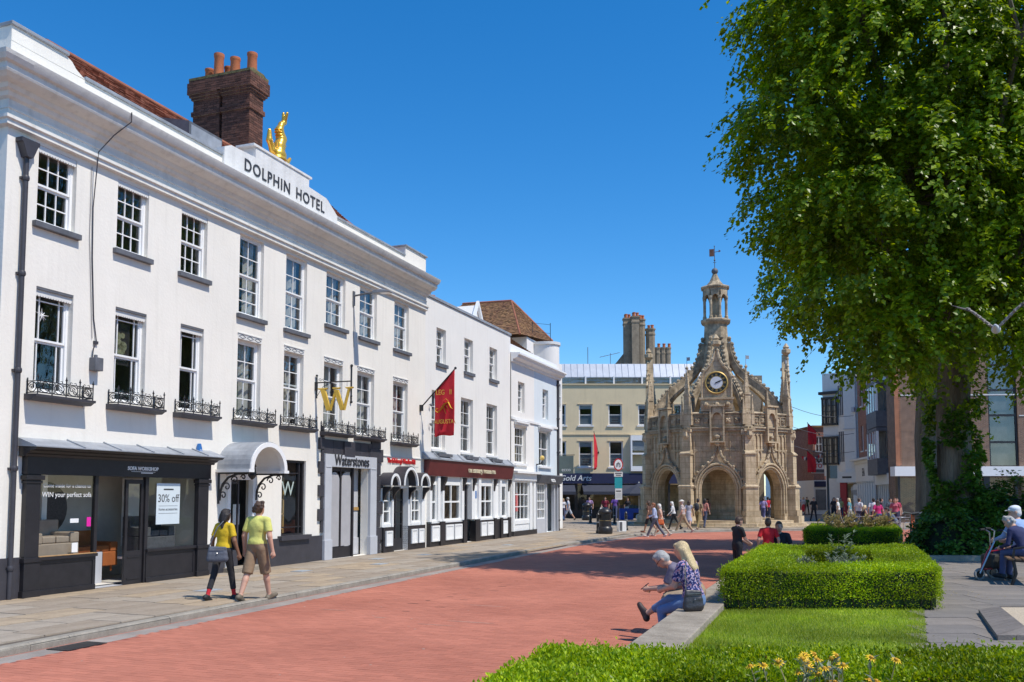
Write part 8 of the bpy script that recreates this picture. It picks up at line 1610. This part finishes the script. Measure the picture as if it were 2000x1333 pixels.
for (x, y, hd, sx, tp, bt, hr, lb) in ((24.3,66.5,175,'f',(.55,.50,.20),(.06,.07,.12),'brown','woman in straw yellow top near the red door case'),(25.3,70.5,10,'m',(.30,.34,.42),(.10,.10,.12),'dark','man in slate blue shirt walking off past the red door case'),(20.5,56.5,-60,'m',(.58,.57,.55),(.20,.16,.12),'grey','grey haired man in white shirt right of the stone cross'),(21.6,57.5,-50,'f',(.10,.26,.30),(.45,.42,.38),'blond','fair haired woman in teal top right of the stone cross'),(22.9,54.5,160,'m',(.08,.09,.11),(.26,.22,.17),'dark','man in charcoal top and tan trousers behind the cafe'),(10.9,50.9,40,'f',(.50,.20,.16),(.07,.08,.13),'dark','woman in coral top at the steps of the cross')):
    person(lb, x, y, PZ, hd, 1.68, sx, tp, bt, (.05,.04,.04), 'l', hr, 'short' if sx == 'm' else 'bob', ((14,4),(-14,8)), None, 3, vox=.026, face=False)
# elderly pair on the park bench
def onbench(u, v): c, s = math.cos(R(66)), math.sin(R(66)); return (BX+u*c-v*s, BY+u*s+v*c)
x, y = onbench(.62, .02); person('elderly woman with curly grey hair and navy jacket bent over on the bench', x, y, GZ, -24-0, 1.58, 'f', (.022,.028,.09), (.07,.09,.2), (.03,.03,.03), 'l', 'grey', 'curly', ((86,80),(84,78)), ((-.14,.46,.66),(.14,.44,.66)), 30, .455, sleeve='long', vox=.0125, fingers=True, nod=24, turn=-34, bulk=1.1)
x, y = onbench(1.28, .02); person('elderly man in pale blue shirt and white cap sitting on the bench', x, y, GZ, -24, 1.74, 'm', (.26,.38,.62), (.05,.07,.16), (.02,.02,.02), 'l', 'white', 'short', ((84,60),(86,64)), ((-.16,.46,.7),(.16,.44,.7)), 10, .455, sleeve='long', hat=((.66,.70,.74),'cap'), vox=.0125, fingers=True, turn=-50, nod=6, bulk=1.1)

# gilded dolphin on the name tablet
TD = thing('gilded_dolphin_statue', 'shining gilded dolphin balancing on its head above the hotel name', 'statue', UW(7.62, -.1, 10.80), ANG)
D_ = [ell((.0,0,.17),(.24,.20,.17),'g',.05), cap((-.02,0,.2),(.02,0,.42),.18,.15,'g',.05), cap((.02,0,.42),(.12,0,.66),.15,.135,'g',.05), cap((.12,0,.66),(.02,0,.88),.13,.11,'g',.05), cap((.02,0,.88),(.10,0,1.06),.10,.08,'g',.04), cap((.10,0,1.06),(.24,0,1.18),.08,.06,'g',.03), cap((.22,0,1.16),(.16,-.14,1.38),.07,.035,'g',.02), cap((.22,0,1.16),(.36,.14,1.32),.07,.035,'g',.02), cap((.2,0,1.2),(.18,0,1.4),.06,.035,'g',.02),
      cap((-.06,0,.16),(-.26,0,.22),.11,.09,'g',.05), cap((-.26,0,.22),(-.42,0,.44),.09,.075,'g',.04), cap((-.42,0,.44),(-.42,0,.70),.085,.05,'g',.03), cap((.06,0,.12),(.36,0,.08),.12,.07,'g',.04), cap((.36,0,.08),(.52,0,.26),.075,.045,'g',.03), cap((.12,0,.5),(.30,0,.54),.06,.02,'g',.02), ell((.0,0,.05),(.28,.22,.1),'g',.03)]
for k in range(9): D_.append(ell((.02+.08*math.sin(k*.55),0,.34+k*.065),(.165-.008*k,.17-.008*k,.02),'g',.01))
Vv, F, _t = grow(D_, .018); bo = put(bpy.data.objects.new('dolphin', np_mesh('dolphin', Vv, F, M_GOLD, True)), TD)
# gull crossing in front of the tree
TG = thing('flying_gull', 'gull with raised wings flying in front of the tree crown', 'bird', (6.55, 12.0, 4.17), R(-30))
G_ = [cap((0,-.16,0),(0,.12,.01),.03,.052,'w',.03), cap((0,.12,.01),(0,.20,.03),.05,.032,'w',.03), ell((0,.23,.04),(.03,.038,.03),'w',.02), cap((0,.26,.035),(0,.31,.03),.010,.005,'b',.004), cap((0,-.16,0),(0,-.28,.0),.03,.02,'w',.02)]
for sx in (-1, 1):
    for k in range(5): G_.append(cap((sx*(.03+.05*k),.05-.035*k,.03+.045*k),(sx*(.10+.05*k),.04-.03*k,.09+.045*k),.02,.016,'g',.012)); 
    for k in range(6): G_.append(cap((sx*(.08+.045*k),.03,.06+.05*k),(sx*(.09+.05*k),-.09-.008*k,.05+.05*k),.013,.008,'g',.01))
    G_.append(cap((sx*.3,.0,.28),(sx*.52,-.08,.36),.018,.006,'t',.01)); G_.append(cap((sx*.3,-.04,.27),(sx*.46,-.12,.32),.016,.006,'t',.01))
Vv, F, tg = grow(G_, .0085); od = ['w','b','g','t']; fm = np.array([od.index(ptag(p_)) for p_ in G_])[tg]
put(bpy.data.objects.new('body', np_mesh('body', Vv, F, [mat('gull_white', (.50,.51,.54), .7, .05, 5, bump=.1), mat('gull_beak', (.6,.35,.05), .5, .1, 5, bump=0), mat('gull_grey', (.24,.21,.19), .7, .1, 5, bump=.1), mat('gull_tip', (.10,.09,.085), .7, .2, 5, bump=.1)], True, fm)), TG)  # white plumage darkened in its colour to stand in for tree shade
